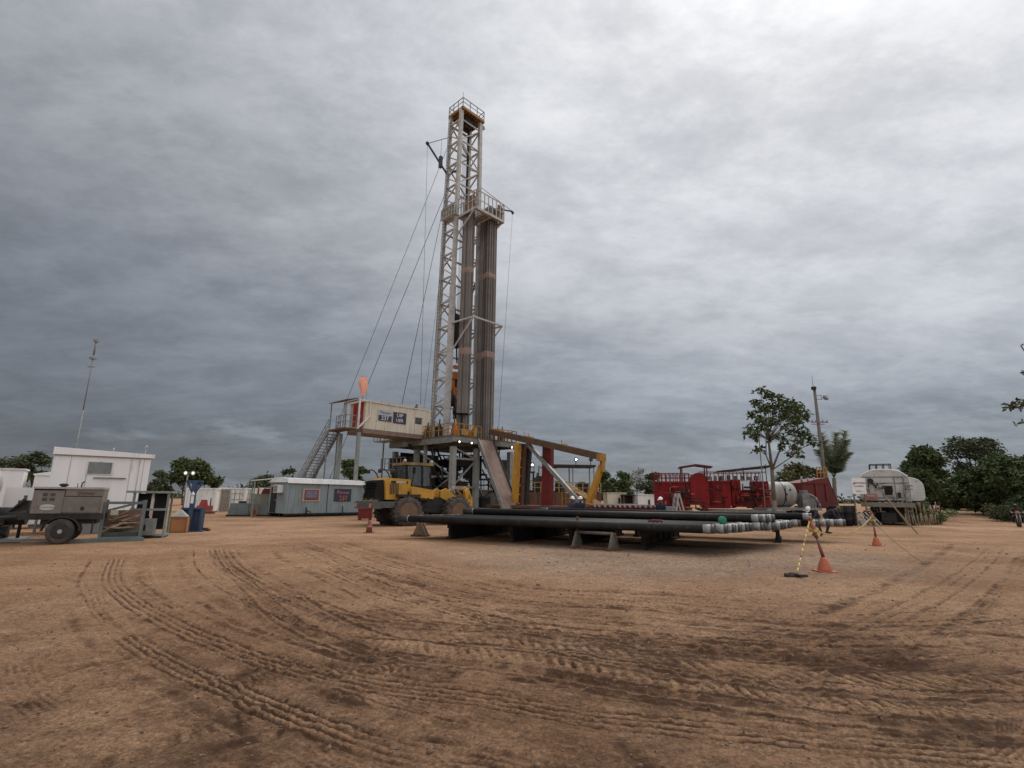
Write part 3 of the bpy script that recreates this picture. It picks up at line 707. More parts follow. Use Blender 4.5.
    for (x, y) in ((X0+.5, Y0+.4), (-1.1, Y0+.4), (X0+.5, 1.2), (X1-.5, Y0+.4), (X1-.5, 1.2), (X0+.5, Y1-.5), (X1-.5, Y1-.5)):
        m = MB(); m.bb(x-.24, x+.24, y-.24, y+.24, 0.6, FL-1.06); m.bb(x-.4, x+.4, y-.4, y+.4, .45, .6); m.build('substructure_leg', RIGG, t)
    m = MB()
    def xb(a, b, zs):
        for i in range(len(zs)-1):
            m.bar((*a, zs[i]), (*b, zs[i]), .2, .2)
            if i % 2: m.bar((*a, zs[i]), (*b, zs[i+1]), .13)
            else: m.bar((*b, zs[i]), (*a, zs[i+1]), .13)
    xb((X0+.5, Y0+.4), (-1.1, Y0+.4), [.8, 2.6, 5.3, FL-1.1]); xb((X0+.5, Y0+.4), (X0+.5, 1.2), [.8, 3.6, FL-1.1]); xb((X1-.5, Y0+.4), (X1-.5, 1.2), [.8, 3.6, FL-1.1]); xb((X0+.5, 1.2), (X0+.5, Y1-.5), [.8, 3.6, FL-1.1]); xb((X0+.5, Y1-.5), (X1-.5, Y1-.5), [.8, 3.6, FL-1.1])
    m.build('substructure_bracing', GREYM, t)
    m = MB(); m.bb(X0-.4, X0+1.4, Y0-.4, Y1+.5, 0, .45); m.bb(X1-1.4, X1+.4, Y0-.4, Y1+.5, 0, .45); m.build('base_skid', DARK, t)
    # wellhead stack and drawworks below and on the floor
    m = MB(); m.lathe([(0, .5), (.6, .5), (.6, .75), (.9, .75), (.9, .5), (1.6, .5), (1.6, .8), (2.3, .8), (2.3, .5), (3.0, .5), (3.0, .75), (3.3, .75), (3.3, .42), (4.6, .42), (4.6, .3), (5.9, .3)], (0, 0, .1), (0, 0, 1), 16)
    for z in (1.6, 2.6): m.bb(-1.5, 1.5, -.35, .35, z, z+.55)
    m.build('blowout_preventer', RUSTM, t)
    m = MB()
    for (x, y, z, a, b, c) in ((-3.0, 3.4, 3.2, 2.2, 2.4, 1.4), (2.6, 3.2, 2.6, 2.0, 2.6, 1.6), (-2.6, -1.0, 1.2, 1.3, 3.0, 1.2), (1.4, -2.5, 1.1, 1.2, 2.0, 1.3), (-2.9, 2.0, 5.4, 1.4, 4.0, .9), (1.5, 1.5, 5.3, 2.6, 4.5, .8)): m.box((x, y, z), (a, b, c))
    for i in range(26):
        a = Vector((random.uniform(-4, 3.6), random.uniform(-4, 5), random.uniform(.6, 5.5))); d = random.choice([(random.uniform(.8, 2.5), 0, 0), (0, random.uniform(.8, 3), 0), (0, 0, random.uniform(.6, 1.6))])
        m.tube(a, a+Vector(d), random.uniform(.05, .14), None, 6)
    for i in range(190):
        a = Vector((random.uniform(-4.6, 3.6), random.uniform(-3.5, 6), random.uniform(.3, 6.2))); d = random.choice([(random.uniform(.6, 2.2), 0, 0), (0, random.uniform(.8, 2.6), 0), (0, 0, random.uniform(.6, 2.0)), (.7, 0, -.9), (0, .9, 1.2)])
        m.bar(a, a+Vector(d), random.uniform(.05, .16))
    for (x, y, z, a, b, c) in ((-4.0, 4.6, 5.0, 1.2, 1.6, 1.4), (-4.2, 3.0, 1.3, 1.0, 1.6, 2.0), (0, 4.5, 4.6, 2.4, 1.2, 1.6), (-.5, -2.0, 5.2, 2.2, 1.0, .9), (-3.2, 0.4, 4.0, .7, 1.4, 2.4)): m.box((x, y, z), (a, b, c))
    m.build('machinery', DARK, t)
    m = MB()
    for dx in (-.2, .2): m.bar(leg_at(-1, 1, FL)+Vector((-.2, dx, 0)), leg_at(-1, 1, CRZ)+Vector((-.2, dx, 0)), .05)
    for i in range(100): p_ = leg_at(-1, 1, FL+.3+i*.39)+Vector((-.2, 0, 0)); m.bar(p_-Vector((0, .2, 0)), p_+Vector((0, .2, 0)), .035)
    m.build('mast_ladder', GREYM, t)
    m = MB(); m.path([leg_at(-1, -1, 27)+Vector((.2, .3, 0)), (-1.2, -.3, 24.0), (-.9, -.45, 20.5), (-.7, -.5, 17.2), (-.6, -.5, 16)], .08, 6); m.path([leg_at(1, -1, 26)+Vector((-.2, .3, 0)), (1.0, -.4, 22.0), (.4, -.5, 17.5), (-.2, -.4, 15)], .05, 6); m.build('mud_hose', BLACK, t)
    m = MB(); m.bb(-3.9, -2.3, 2.4, 5.2, FL+.01, FL+2.2); m.lathe([(-1.1, .9), (1.1, .9)], (1.3, 3.9, FL+1.0), (1, 0, 0), 18); m.bb(2.5, 3.7, 2.6, 5.1, FL+.01, FL+1.9); m.build('drawworks', GREYM, t)
    for i, (x, y) in enumerate(((-3.4, -3.9), (-2.3, -4.2), (-3.9, -2.0), (-4.1, -.4), (-1.6, -4.4), (-.9, -3.9), (3.0, -4.0), (3.4, -2.0), (-4.0, 1.4))):
        m = MB(); hh_ = (.8, .6, 1.1, .9, .5, .7, .9, 1.0, 1.3)[i]; m.box((x, y, FL+.01+hh_/2), (.6, .5, hh_)); m.box((x+.1, y, FL+hh_+.16), (.25, .25, .3)); m.tube((x, y, FL+hh_*.9), (x+.1, y, FL+hh_+.75), .07); m.tube((x-.3, y-.1, FL+hh_*.5), (x-.5, y-.1, FL+.05), .05); m.build('floor_tool', [ORNG, RUSTM, DARK, RUSTM, YELR, DARK, RUSTM, DARK, DARK][i], dk)
    m = MB(); m.lathe([(0, .9), (.12, .15)], (-1.7, -2.9, FL+2.55), (0, 0, 1), 4, sm=False); m.tube((-1.7, -2.9, FL), (-1.7, -2.9, FL+2.55), .05); m.build('sunshade', DARK, dk)
    for (x, y) in ((-3.9, Y0-.16), (-2.35, Y0-.16), (X1-.9, Y0-.16), (X0-.16, 1.6)):
        m = MB(); m.box((x, y, FL-.62), (.3, .14, .26)); f = m.build('floodlight', DARK, t)
        n = (0, -1, 0) if y < -4 else (-1, 0, 0)
        m = MB(); m.lathe([(.072, .06), (.09, .075), (.1, .04)], (x, y, FL-.62), n, 10); m.build('lit_lens', LAMP, f)
    for q in ((-3.9, -1.0, 4.4, 4.5, 3.0, 6.3), (-.6, 3.6, 4.4, 4.5, .6, 4.6), (.9, 3.4, -.4, -.3, 3.6, 6.2)):
        m = MB(); m.bb(*q)
        for i in range(5): x = q[0]+(q[1]-q[0])*i/4; m.bb(x-.06, x+.06, q[2]-.1, q[2], q[4], q[5])
        m.build('rear_panel', DARK, t)
    # side stair and landings at the left of the substructure
    m = MB(); m.bb(X0-1.4, X0-.1, .5, 4.8, 4.3, 4.4); rail(m, [(X0-1.4, .5, 4.4), (X0-1.4, 4.8, 4.4)], 1.1, .03, .7); m.bb(X0-1.4, X0-.1, 3.2, 6.5, FL-.1, FL); rail(m, [(X0-1.4, 3.2, FL), (X0-1.4, 6.5, FL), (X0, 6.5, FL)], 1.1, .03, .6)
    for i in range(10): m.bb(X0-1.3, X0-.4, .5-i*.32-.28, .5-i*.32, 4.2-i*.4, 4.25-i*.4)
    m.bar((X0-1.35, .5, 4.2), (X0-1.35, -2.8, .1), .08, .25); m.bar((X0-.35, .5, 4.2), (X0-.35, -2.8, .1), .08, .25); m.bar((X0-1.3, .6, 0), (X0-1.3, .6, 4.3), .12); m.bar((X0-1.3, 4.7, 0), (X0-1.3, 4.7, FL), .12)
    m.build('landing', GREYM, t)
    return t
build_rig()

# racked stands of drill pipe: each stand is a thing; two blocks on the floor
def stands():
    P, Rr = 0.148, 0.062
    m = MB(); m.lathe([(0, .05), (.08, .074), (.45, .074), (.6, Rr), (9.0, Rr), (9.1, .079), (9.55, .079), (9.7, Rr), (18.2, Rr), (18.3, .079), (18.75, .079), (18.9, Rr), (26.6, Rr), (26.75, .079), (27.1, .079)], (0, 0, 0), (0, 0, 1), 7)
    src = m.build('drill_pipe_stand', [STAND, BAND], None)
    me_ = src.data                            # tool joints get their own colour
    for p in me_.polygons:
        z = p.center.z
        if 9.05 < z < 9.65 or 18.25 < z < 18.85: p.material_index = 1
    first = True
    for bi, (bx, nx, lab, grp) in enumerate(((-1.5, 6, 'brown drill pipe stand racked upright in the left bundle of the mast', 'drill pipe stands in the left bundle'),
                                      (1.12, 8, 'brown drill pipe stand racked upright in the right bundle of the mast', 'drill pipe stands in the right bundle'))):
        for i in range(nx):
            ny = 8 if bi == 0 else 12
            for j in range(ny):
                if not (i in (0, nx-1) or j in (0, ny-1)): continue
                o = src if first else src.copy()
                if not first: COL.objects.link(o)
                first = False
                o.location = rigw(bx+i*P+random.gauss(0, .012), (-2.92 if bi == 0 else -3.5)+j*P+random.gauss(0, .012), FL+.02+random.uniform(0, .12))
                o.rotation_euler = (random.gauss(0, .0006), random.gauss(0, .0006), AX+random.random()*6)
                tag(o, lab, 'drill pipe', grp)
stands()

# pipe ramp (v-door slide)
t = thing('pipe_ramp', 'broad rusty brown steel pipe ramp slanting down from the drill floor to the ground', 'pipe ramp', rigw(0, -5.1), AX)
a, b = Vector((-0.35, 0, FL-.2)), Vector((-0.35, -3.9, .15)); d = (b-a).normalized(); nrm = Vector((0, d.z, -d.y)).normalized()
if nrm.z < 0: nrm = -nrm
m = MB()
w = 0.98
m.prism([a+Vector((-w, 0, 0)), a+Vector((w, 0, 0)), b+Vector((w, 0, 0)), b+Vector((-w, 0, 0))], -nrm*.1)
m.build('slide_plate', BROWNST, t)
for s in (-1, 1): m = MB(); m.bar(a+Vector((s*(w+.06), 0, 0))-nrm*.02, b+Vector((s*(w+.06), 0, 0))-nrm*.02, .1, .34 if s < 0 else .24); m.build('side_beam', GREYM if s < 0 else DARK, t)

# pipe handler: raised trough on yellow legs
t = thing('pipe_handler', 'long raised brown pipe handling trough on yellow and red legs beside the ramp', 'pipe handler', rigw(1.1, -4.6), AX)
A0, A1 = Vector((0, 0.1, FL+.75)), Vector((0, -13.4, 5.02))
m = MB(); m.bar(A0, A1, .8, .14); 
for s in (-1, 1): m.bar(A0+Vector((s*.42, 0, .1)), A1+Vector((s*.42, 0, .1)), .12, .56)
m.build('trough', pm('brown_trough', (.115, .065, .035), (.07, .042, .026), 2, .6, c3=(.04, .03, .024)), t)
m = MB(); m.tube(A0+Vector((0, 0, .28)), A1+Vector((0, 1, .28)), .14, None, 10); m.tube(A0+Vector((.2, 0, .3)), A1+Vector((.2, 1.4, .3)), .1, None, 8); m.build('carried_pipe', PIPE, t)
m = MB()
for f in (.03, .09, .36, .40, .70): q_ = A0.lerp(A1, f); m.box(q_+Vector((0, 0, .38)), (.5, .35, .16)); m.bar(q_+Vector((-.3, 0, .3)), q_+Vector((-.3, .1, .85)), .05)
m.build('pipe_clamp', YELR, t)
m = MB(); e = A1; m.box(e+Vector((0, .1, .05)), (.97, .34, .6)); m.box(e+Vector((0, .0, -.7)), (.4, .26, .9)); m.build('trough_head', YELR, t)
m = MB(); m.bar(e+Vector((0, .1, -.6)), e+Vector((0, 1.7, -4.1)), .32, .42); m.bar(e+Vector((.5, .1, -.3)), e+Vector((.5, 1.3, -3.4)), .1); m.build('leg', YEL, t)
m = MB()
m.bar((.46, -4.0, FL-.6), (.46, -3.6, .3), .34, .46); m.build('leg', RUSTM, t)
m = MB(); m.bar((-.46, -4.0, FL-.6), (-.46, -3.6, .3), .5, .46)
for i in range(7): m.bar((-.4, -3.95+i*.05, FL-1.2-i*.85), (.4, -3.95+i*.05, FL-1.2-i*.85), .12)
m.build('leg', YEL, t)
m = MB(); m.bar((.95, -4.3, FL-.7), (.95, -3.7, .3), .35, .4); m.build('leg', DARK, t)
m = MB(); m.bar((.6, -6.9, FL-1.0), (.6, -6.7, .3), 1.0, .4); m.bar((1.3, -6.9, FL-1.2), (1.3, -6.8, .3), .18); m.build('red_leg', REDD, t)
m = MB(); m.bar((.1, -4.7, FL-.6), (.1, -11.4, .9), .28, .34); m.bar((1.0, -5.0, FL-1.2), (1.0, -11.0, .9), .1); m.build('diagonal_strut', GREYM, t)
m = MB(); m.bb(-1.3, 1.5, -16.5, -.6, .75, 1.0)
for y in (-16, -12, -8, -4, -1.4): m.bb(-1.2, 1.4, y-.15, y+.15, 0, .75)
m.build('catwalk', RUSTM, t)
m = MB()
for i in range(8): m.bar((.2+.16*i, -8.8, 3.0), (.3+.16*i, -12.8, 1.0), .05)
for y in (-8.8, -10.2, -11.6): rail(m, [(.3, y, 1.0), (1.4, y, 1.0)], 1.4, .03, .5)
m.build('hose_rack', YELR, t)

# doghouse on legs beside the floor
def doghouse():
    o = at(363, 431, 47.7); t = thing('doghouse_cabin', 'cream corrugated doghouse cabin on tall legs with red end door and two lettered signs', 'cabin', (o.x, o.y, 0), AX)
    L, W, z0, z1 = 7.6, 2.8, FL+.32, FL+2.92
    m = MB(); m.corr((.12, 0, z0), (1, 0, 0), 5.55, z1-z0-.1, (0, -1, 0), .3, .035); m.bb(.1, L, .02, W, z0, z1-.1); m.bb(6.6, L, -.06, .01, z0, z1-.1)
    m.bb(5.66, 6.6, -.05, .01, z0, z0+1.0); m.bb(5.66, 6.6, -.05, .01, z1-.9, z1-.1)
    wl = m.build('wall', W_CREAM, t)
    m = MB(); m.bb(5.75, 6.5, -.03, .015, z0+1.05, z1-.95); m.build('window', GLASS, t)
    m = MB(); m.bb(-.1, L+.05, -.1, W+.05, z1-.1, z1+.03); rail(m, [(1.5, 0, z1), (L-.2, 0, z1)], .25, .02, .7, False); m.build('roof', W_CREAM, t)
    m = MB(); m.bb(-.05, L, -.05, W, z0-.42, z0-.01); m.build('base_frame', pm('brown_frame', (.21, .15, .115), (.14, .10, .08), 2, .65), t)
    m = MB(); m.bb(.02, .1, .35, 2.1, z0+.1, z1-.2)
    for i in range(3): m.bb(0.0, .02, .5, 1.95, z0+.3+i*.8, z0+.95+i*.8)
    d = m.build('door', pm('red_door_paint', (.36, .03, .025), (.26, .022, .018), 2, .5), t)
    m = MB(); m.bb(-.06, 0, .5, .58, z0+1.0, z0+1.3); m.build('handle', GALV, d)
    m = MB()
    for y in (-.02, 2.75): m.bar((-.55, y, z0-.1), (-.55, y, z1), .14)
    m.bar((-.55, -.02, z1), (-.55, 2.75, z1), .14); m.bar((-.55, -.02, z1-.02), (.1, -.02, z1-.02), .12); m.bar((-.55, -.02, z0), (-.55, 2.75, z0), .14)
    m.bar((-.5, -.06, z0+.05), (.55, -.06, z0+1.2), .13); m.bar((.55, -.06, z0+1.2), (.55, -.06, z1), .08)
    m.build('end_frame', W_WHITE, t)
    def sign(x, dark, z0=z0-.12):
        m = MB()
        if dark: m.bb(x, x+1.5, -.075, -.045, z0+.96, z0+2.04); s = m.build('sign', NAVY, t)
        else:
            m.bb(x, x+1.5, -.075, -.045, z0+1.0, z0+2.1); s = m.build('sign', pm('pale_blue_sign', (.42, .44, .46), (.36, .38, .40), 5, .5), t)
            m = MB(); m.bb(x+.02, x+1.48, -.083, -.077, z0+1.02, z0+1.55); m.build('panel', NAVY, s)
        return s
    s = sign(1.45, False); text('lettering', 'Pioneer', .40, (2.18, -.085, z0+1.70), (1, 0, 0), (0, 0, 1), NAVY, s, shear=.3); text('lettering', '237', .56, (2.18, -.092, z0+1.16), (1, 0, 0), (0, 0, 1), SIGNW, s)
    s = sign(3.1, True); text('lettering', 'UIP', .50, (3.85, -.085, z0+1.62), (1, 0, 0), (0, 0, 1), SIGNW, s); text('lettering', 'UER', .46, (3.85, -.085, z0+1.12), (1, 0, 0), (0, 0, 1), SIGNW, s)
    for (x, y, zt) in ((-.9, 2.4, z0-.4), (-.35, .1, z0-.4), (L-.5, -.1, z0-.4)):
        m = MB(); m.bb(x-.14, x+.14, y-.14, y+.14, 0, zt); m.bb(x-.3, x+.3, y-.3, y+.3, 0, .1); m.build('leg', pm('grey_green_leg', (.25, .26, .24), (.19, .195, .18), 2, .6), t)
    # porch
    m = MB(); m.bb(-1.75, -.62, .2, 3.2, z0-.18, z0-.05); p = m.build('porch', RUSTM, t)
    m = MB(); rail(m, [(-1.72, 1.9, z0-.05), (-1.72, .2, z0-.05), (-.65, .2, z0-.05)], 1.15, .03, .45); m.bar((-1.7, .25, z0), (-1.7, .25, z0+2.4), .08); m.bar((-1.7, 3.1, z0), (-1.7, 3.1, z0+2.4), .08); m.build('railing', GREYM, p)
    m = MB(); m.prism([(-1.9, .05, z0+2.4), (-.63, .05, z0+2.72), (-.63, .05, z0+2.79), (-1.9, .05, z0+2.47)], (0, 3.2, 0)); m.build('porch_roof', RUSTM, p)
    m = MB(); m.lathe([(0, .12), (.25, .16), (.5, .1)], (6.1, .4, z1), (0, 0, 1), 10); m.build('winch', DARK, t)
    # stairs
    s = thing('metal_staircase', 'steep grey steel staircase with hand rails climbing to the doghouse porch', 'staircase', (o.x, o.y, 0), AX)
    q0, q1 = Vector((-1.2, 3.2, z0-.1)), Vector((-1.9, 9.7, .05))
    m = MB()
    for dx in (-.55, .55): m.bar(q0+Vector((dx, 0, 0)), q1+Vector((dx, 0, 0)), .1, .3)
    m.build('stringer', GREYM, s)
    m = MB()
    for i in range(29): p = q0.lerp(q1, (i+.5)/29); m.box(p+Vector((0, 0, .05)), (1.0, .28, .05))
    m.build('treads', GREYM, s)
    m = MB()
    for dx in (-.58, .58):
        for hgt in (1.05, .55): m.bar(q0+Vector((dx, 0, hgt)), q1+Vector((dx, 0, hgt)), .06)
        for i in range(15): p = q0.lerp(q1, i/14); m.bar(p+Vector((dx, 0, 0)), p+Vector((dx, 0, 1.05)), .05)
    m.build('hand_rail', GALV, s)
    m = MB(); p = q0.lerp(q1, .5)
    for dx in (-.5, .5): m.bar((p.x+dx, p.y, 0), (p.x+dx, p.y, p.z), .12); m.bar((q0.x+dx, q0.y+.2, 0), (q0.x+dx, q0.y+.2, q0.z), .1)
    m.build('leg', GREYM, s)
doghouse()

# guy wires and lines
def wire(p, q, r, label, sag=0.0, name='guy_wire'):
    m = MB(); p, q = Vector(p), Vector(q); n = 1 if sag == 0 else 10
    pts = [p.lerp(q, i/n)-Vector((0, 0, sag*4*(i/n)*(1-i/n))) for i in range(n+1)]
    c = (p+q)/2
    m.path([x-c for x in pts], r, 5)
    o = m.build(name, WIRE, None, c); tag(o, label, 'wire', 'wires strung from the mast')
wire(rigw(-1.5, 1.0, 44.5), gx(304, 74), .028, 'outermost guy wire running from the mast top down past the left of the windsock')
wire(rigw(-1.5, 1.0, 38.3), gx(318, 76), .034, 'guy wire running from high on the mast down behind the windsock')
wire(rigw(-1.9, .8, 37.5), at(402, 404, 50.0), .030, 'dark line from the mast to the middle of the cream doghouse roof')
wire(at(427.5, 144, 55.6), at(420.5, 405, 50.9), .02, 'thin line hanging from the upper jib to the winch on the doghouse roof')
wire(rigw(-1.9, .6, 33.5), at(424, 408, 52.3), .016, 'thin line hanging beside the mast to the right end of the doghouse roof')
p = rigw(3.75, -4.5, MBZ+1.6)
wire(p, at(498.5, 428, p.y), .017, 'thin line hanging right of the pipe bundles from the racking board jib')
# windsock on the doghouse roof
wb = at(366, 401, 48.6); t = thing('windsock', 'limp orange pink windsock hanging from a thin pole above the cream doghouse', 'windsock', (wb.x, wb.y, 0))
zt_ = at(361, 377, 48.6).z; zb_ = FL+2.95
m = MB(); m.tube((0, 0, zb_), (0, 0, zt_+.15), .022, .016, 6); m.box((0, 0, zb_+.03), (.2, .2, .06)); m.build('pole', GALV, t)
m = MB(); n = 18; vs_, fs_ = [], []
prof_ = [(0, .22, .0), (.18, .32, -.04), (.45, .38, -.05), (.8, .38, -.02), (1.1, .33, .03), (1.4, .27, .05), (1.65, .19, .03), (1.85, .14, -.0)]
for k, (h, r, ox) in enumerate(prof_):
    for i in range(n):
        a_ = 2*math.pi*i/n; rr = r*(1+.20*math.sin(4*a_+h*1.6)+.08*math.sin(7*a_-h*4)); vs_.append((-.36+ox+math.cos(a_)*rr, math.sin(a_)*rr*.75, zt_-h))
for k in range(len(prof_)-1):
    for i in range(n): j = (i+1) % n; fs_.append((k*n+i, k*n+j, (k+1)*n+j, (k+1)*n+i))
m.add(vs_, fs_, 0, True); m.build('sock', pm('orange_pink_cloth', (.86, .42, .31), (.80, .33, .235), 2.5, .9, c3=(.88, .55, .47)), t)
m = MB(); m.path([(-.36+math.cos(i*math.pi/8)*.26, math.sin(i*math.pi/8)*.2, zt_+.01) for i in range(17)], .015, 5); m.bar((-.12, 0, zt_+.02), (0, 0, zt_+.08), .02); m.build('ring', GALV, t)

# ------------------------------------------------------------------ wheel loader
def gxa(px, py, Y):
    p = at(px, py, Y); p.z = 0; return p
def wheel(parent, c, r, w, axis_y, rimmat, lugs=20, n=26):
    m = MB(); s = 1
    m.lathe([(-w/2, r*.62), (-w/2, r*.93), (-w*.42, r*.985), (w*.42, r*.985), (w/2, r*.93), (w/2, r*.62)], c, (0, 1, 0), n)
    if lugs:
        for i in range(lugs):
            for sd in (-1, 1):
                a = 2*math.pi*(i+(0.5 if sd > 0 else 0))/lugs
                p = Vector((c[0]+math.cos(a)*r*1.0, c[1]+sd*w*.24, c[2]+math.sin(a)*r*1.0))
                m.box(p, (r*.10, w*.46, r*.13), 0, 0, -a)
    ty = m.build('tyre', TYRE, parent)
    m = MB(); m.lathe([(-w*.52, r*.62), (-w*.5, r*.58), (-w*.32, r*.52), (-w*.26, r*.3), (-w*.42, r*.24), (-w*.44, .02)], c, (0, 1, 0), n)
    m.lathe([(w*.52, r*.62), (w*.5, r*.58), (w*.32, r*.52), (w*.26, r*.3), (w*.42, r*.24), (w*.44, .02)], c, (0, 1, 0), n)
    m.build('rim', rimmat, ty)
    return ty
RIMY = pm('muddy_yellow_rim', (.15, .09, .05), (.10, .065, .042), 4, .7, c3=(.16, .10, .06))
def loader():
    ph = R(38); w0 = gr(405.5, 526); c = w0-1.08*Vector((math.cos(ph)*-1.6+math.sin(ph)*1.05, math.sin(ph)*-1.6-math.cos(ph)*1.05, 0))
    t = thing('wheel_loader', 'yellow articulated wheel loader with black cab and big muddy tyres parked before the rig', 'wheel loader', c, ph); t.scale = (1.08, 1.08, 1.02)
    for x in (-1.6, 1.6):
        for y in (-1.05, 1.05): 
            wh = wheel(t, (x, y, .8), .82, .62, 0, RIMY); wh.name = 'wheel'
    m = MB(); m.prism([(-2.75, -.88, 1.45), (-1.5, -.88, 1.45), (-1.5, -.88, 1.9), (-1.3, -.88, 1.95), (-1.3, -.88, 2.6), (-2.7, -.88, 2.66), (-2.85, -.88, 2.5)], (0, 1.76, 0))
    hood = m.build('engine_hood', YEL, t)
    m = MB()
    for i in range(6): m.bb(-2.55+i*.09, -2.5+i*.09, -.9, -.885, 1.75, 2.35)
    m.bb(-2.5, -1.5, -.895, -.884, 2.36, 2.5); m.build('side_vent', DARK, hood)
    m = MB(); m.bb(-2.2, -1.6, -.902, -.896, 2.37, 2.49); m.build('decal', pm('cream_decal', (.5, .42, .30), (.40, .28, .16), 6, .5), hood)
    m = MB(); m.prism([(-3.35, -.72, 1.5), (-2.76, -.72, 1.5), (-2.86, -.72, 2.55), (-3.2, -.72, 2.5)], (0, 1.44, 0))
    for i in range(7): m.bb(-3.4, -3.2, -.7, .7, 1.58+i*.13, 1.62+i*.13)
    m.build('rear_grille', BLACK, t)
    m = MB(); m.bb(-3.55, -2.0, -1.15, 1.15, 1.0, 1.35); m.bb(-3.6, -3.1, -1.2, 1.2, .95, 1.3); m.build('counterweight', pm('dark_grey_bumper', (.09, .09, .09), (.06, .06, .06), 3, .6), t)
    for y in (-.95, .95):
        m = MB(); m.bb(-3.64, -3.605, y-.12, y+.12, 1.02, 1.24); m.build('tail_light', pm('tail_light_red', (.55, .22, .18), None, 5, .3), t)
    m = MB(); m.bb(-2.0, .2, -.55, .55, .75, 1.5); m.bb(.2, 2.4, -.5, .5, .7, 1.6); m.bb(-2.2, -.9, -1.3, -.9, 1.62, 1.75); m.bb(-2.2, -.9, .9, 1.3, 1.62, 1.75)
    for x in (-1.6, 1.6): m.tube((x, -1, .8), (x, 1, .8), .2)
    m.build('chassis', DARK, t)
    m = MB(); m.prism([(-.42, -1.12, 1.62), (.95, -1.12, 1.5), (1.05, -1.12, 2.0), (-.3, -1.12, 2.2), (-.42, -1.12, 2.1)], (0, .5, 0)); m.prism([(-.42, .62, 1.62), (.95, .62, 1.5), (1.05, .62, 2.0), (-.3, .62, 2.2)], (0, .5, 0)); m.build('fender', YEL, t, (-.95, 0, 0))
    m = MB(); m.bb(-.9, -.4, -1.1, -.89, 1.3, 1.75)
    for i in range(4): m.bb(-.1, .4, -1.15, -.95, .55+i*.3, .6+i*.3)
    m.bar((-.1, -1.1, .5), (-.1, -1.1, 1.6), .05); m.bar((.4, -1.1, .5), (.4, -1.1, 1.6), .05); m.build('ladder', DARK, t, (-.75, 0, 0))
    cb = MB()
    cb.bb(-.55, 1.05, -.78, .78, 1.55, 2.25)
    for (x, y) in ((-.5, -.75), (-.5, .75), (.45, -.75), (.45, .75), (1.0, -.7), (1.0, .7)): cb.bar((x, y, 2.2), (x-.06, y*.94, 3.45), .1)
    cab = cb.build('cab', BLACK, t, (-1.0, 0, 0))
    m = MB(); m.bb(-.66, 1.1, -.82, .82, 3.45, 3.6); m.build('cab_roof', pm('cab_roof_paint', (.30, .19, .05), (.12, .09, .05), 2, .5), cab)
    m = MB(); m.bb(-.5, .42, -.742, -.73, 2.26, 3.4); m.bb(.5, .95, -.722, -.71, 2.26, 3.4); m.bb(-.535, -.525, -.7, .7, 2.3, 3.4); m.bb(.96, .97, -.66, .66, 2.3, 3.4); m.bb(-.5, .42, .73, .742, 2.26, 3.4); m.bb(.5, .95, .71, .722, 2.26, 3.4)
    gm = bpy.data.materials.new('cab_glass'); gm.use_nodes = True; b = gm.node_tree.nodes['Principled BSDF']; b.inputs['Base Color'].default_value = (.10, .12, .12, 1); b.inputs['Roughness'].default_value = .05; b.inputs['Alpha'].default_value = .45
    m.build('window', gm, cab)
    m = MB(); m.bb(-.2, .3, -.3, .3, 2.2, 2.45); m.bb(-.3, -.15, -.28, .28, 2.4, 3.1); m.build('seat', BLACK, cab)
    m = MB(); m.path([(-.3, -.85, 2.2), (-.3, -1.15, 2.9), (-.3, -1.2, 3.2)], .03); m.bb(-.36, -.3, -1.32, -1.08, 2.95, 3.3); m.build('mirror', BLACK, cab)
    m = MB(); m.path([(1.0, -.8, 2.6), (1.2, -1.15, 2.9)], .025); m.bb(1.18, 1.24, -1.3, -1.05, 2.75, 3.1); m.build('mirror', BLACK, cab)
    for x in (-.55, .98):
        m = MB(); m.lathe([(0, .09), (.1, .11), (.14, .09)], (x, -.6, 3.68), (1 if x > 0 else -1, 0, 0), 10); m.build('work_lamp', GALV, cab)
    m = MB(); m.tube((-1.7, .25, 2.6), (-1.7, .25, 3.2), .08); m.path([(-1.7, .25, 3.2), (-1.82, .25, 3.34)], .07); m.build('exhaust_pipe', DARK, hood)
    m = MB(); m.lathe([(0, .07), (.25, .07), (.26, .15), (.5, .16), (.58, .06)], (-2.1, -.2, 2.62), (0, 0, 1), 10); m.build('air_intake', DARK, hood)
    for y in (-.75, .75):
        m = MB(); m.path([(-2.5, y, 2.6), (-2.62, y, 2.9), (-2.8, y, 3.1), (-3.0, y, 3.16), (-3.12, y, 3.08)], .035); m.box((-3.12, y, 3.02), (.12, .2, .2)); m.build('lamp_bracket', DARK, hood)
    # arms and tool carrier at the front
    m = MB()
    for y in (-.5, .5): m.prism([(1.3, y-.09, 2.0), (1.7, y-.09, 2.15), (3.0, y-.09, 1.15), (3.3, y-.09, .5), (3.0, y-.09, .5), (2.6, y-.09, 1.05), (1.3, y-.09, 1.6)], (0, .18, 0))
    m.bar((1.9, -.5, 1.6), (1.9, .5, 1.6), .18); m.build('lift_arm', YEL, t, (-.55, 0, 0))
    m = MB(); m.tube((1.2, 0, 1.3), (2.6, 0, 1.9), .1); m.tube((2.4, 0, 1.75), (2.5, 0, 2.3), .12); m.tube((1.0, -.35, 1.0), (2.3, -.35, 1.2), .08); m.build('hydraulic_ram', GREYM, t, (-.55, 0, 0))
    m = MB(); m.prism([(3.05, -1.0, .35), (3.5, -1.0, .35), (3.5, -1.0, 1.5), (3.2, -1.0, 2.2), (2.95, -1.0, 2.0), (3.05, -1.0, 1.4)], (0, .22, 0)); m.prism([(3.05, .78, .35), (3.5, .78, .35), (3.5, .78, 1.5), (3.2, .78, 2.2), (2.95, .78, 2.0), (3.05, .78, 1.4)], (0, .22, 0))
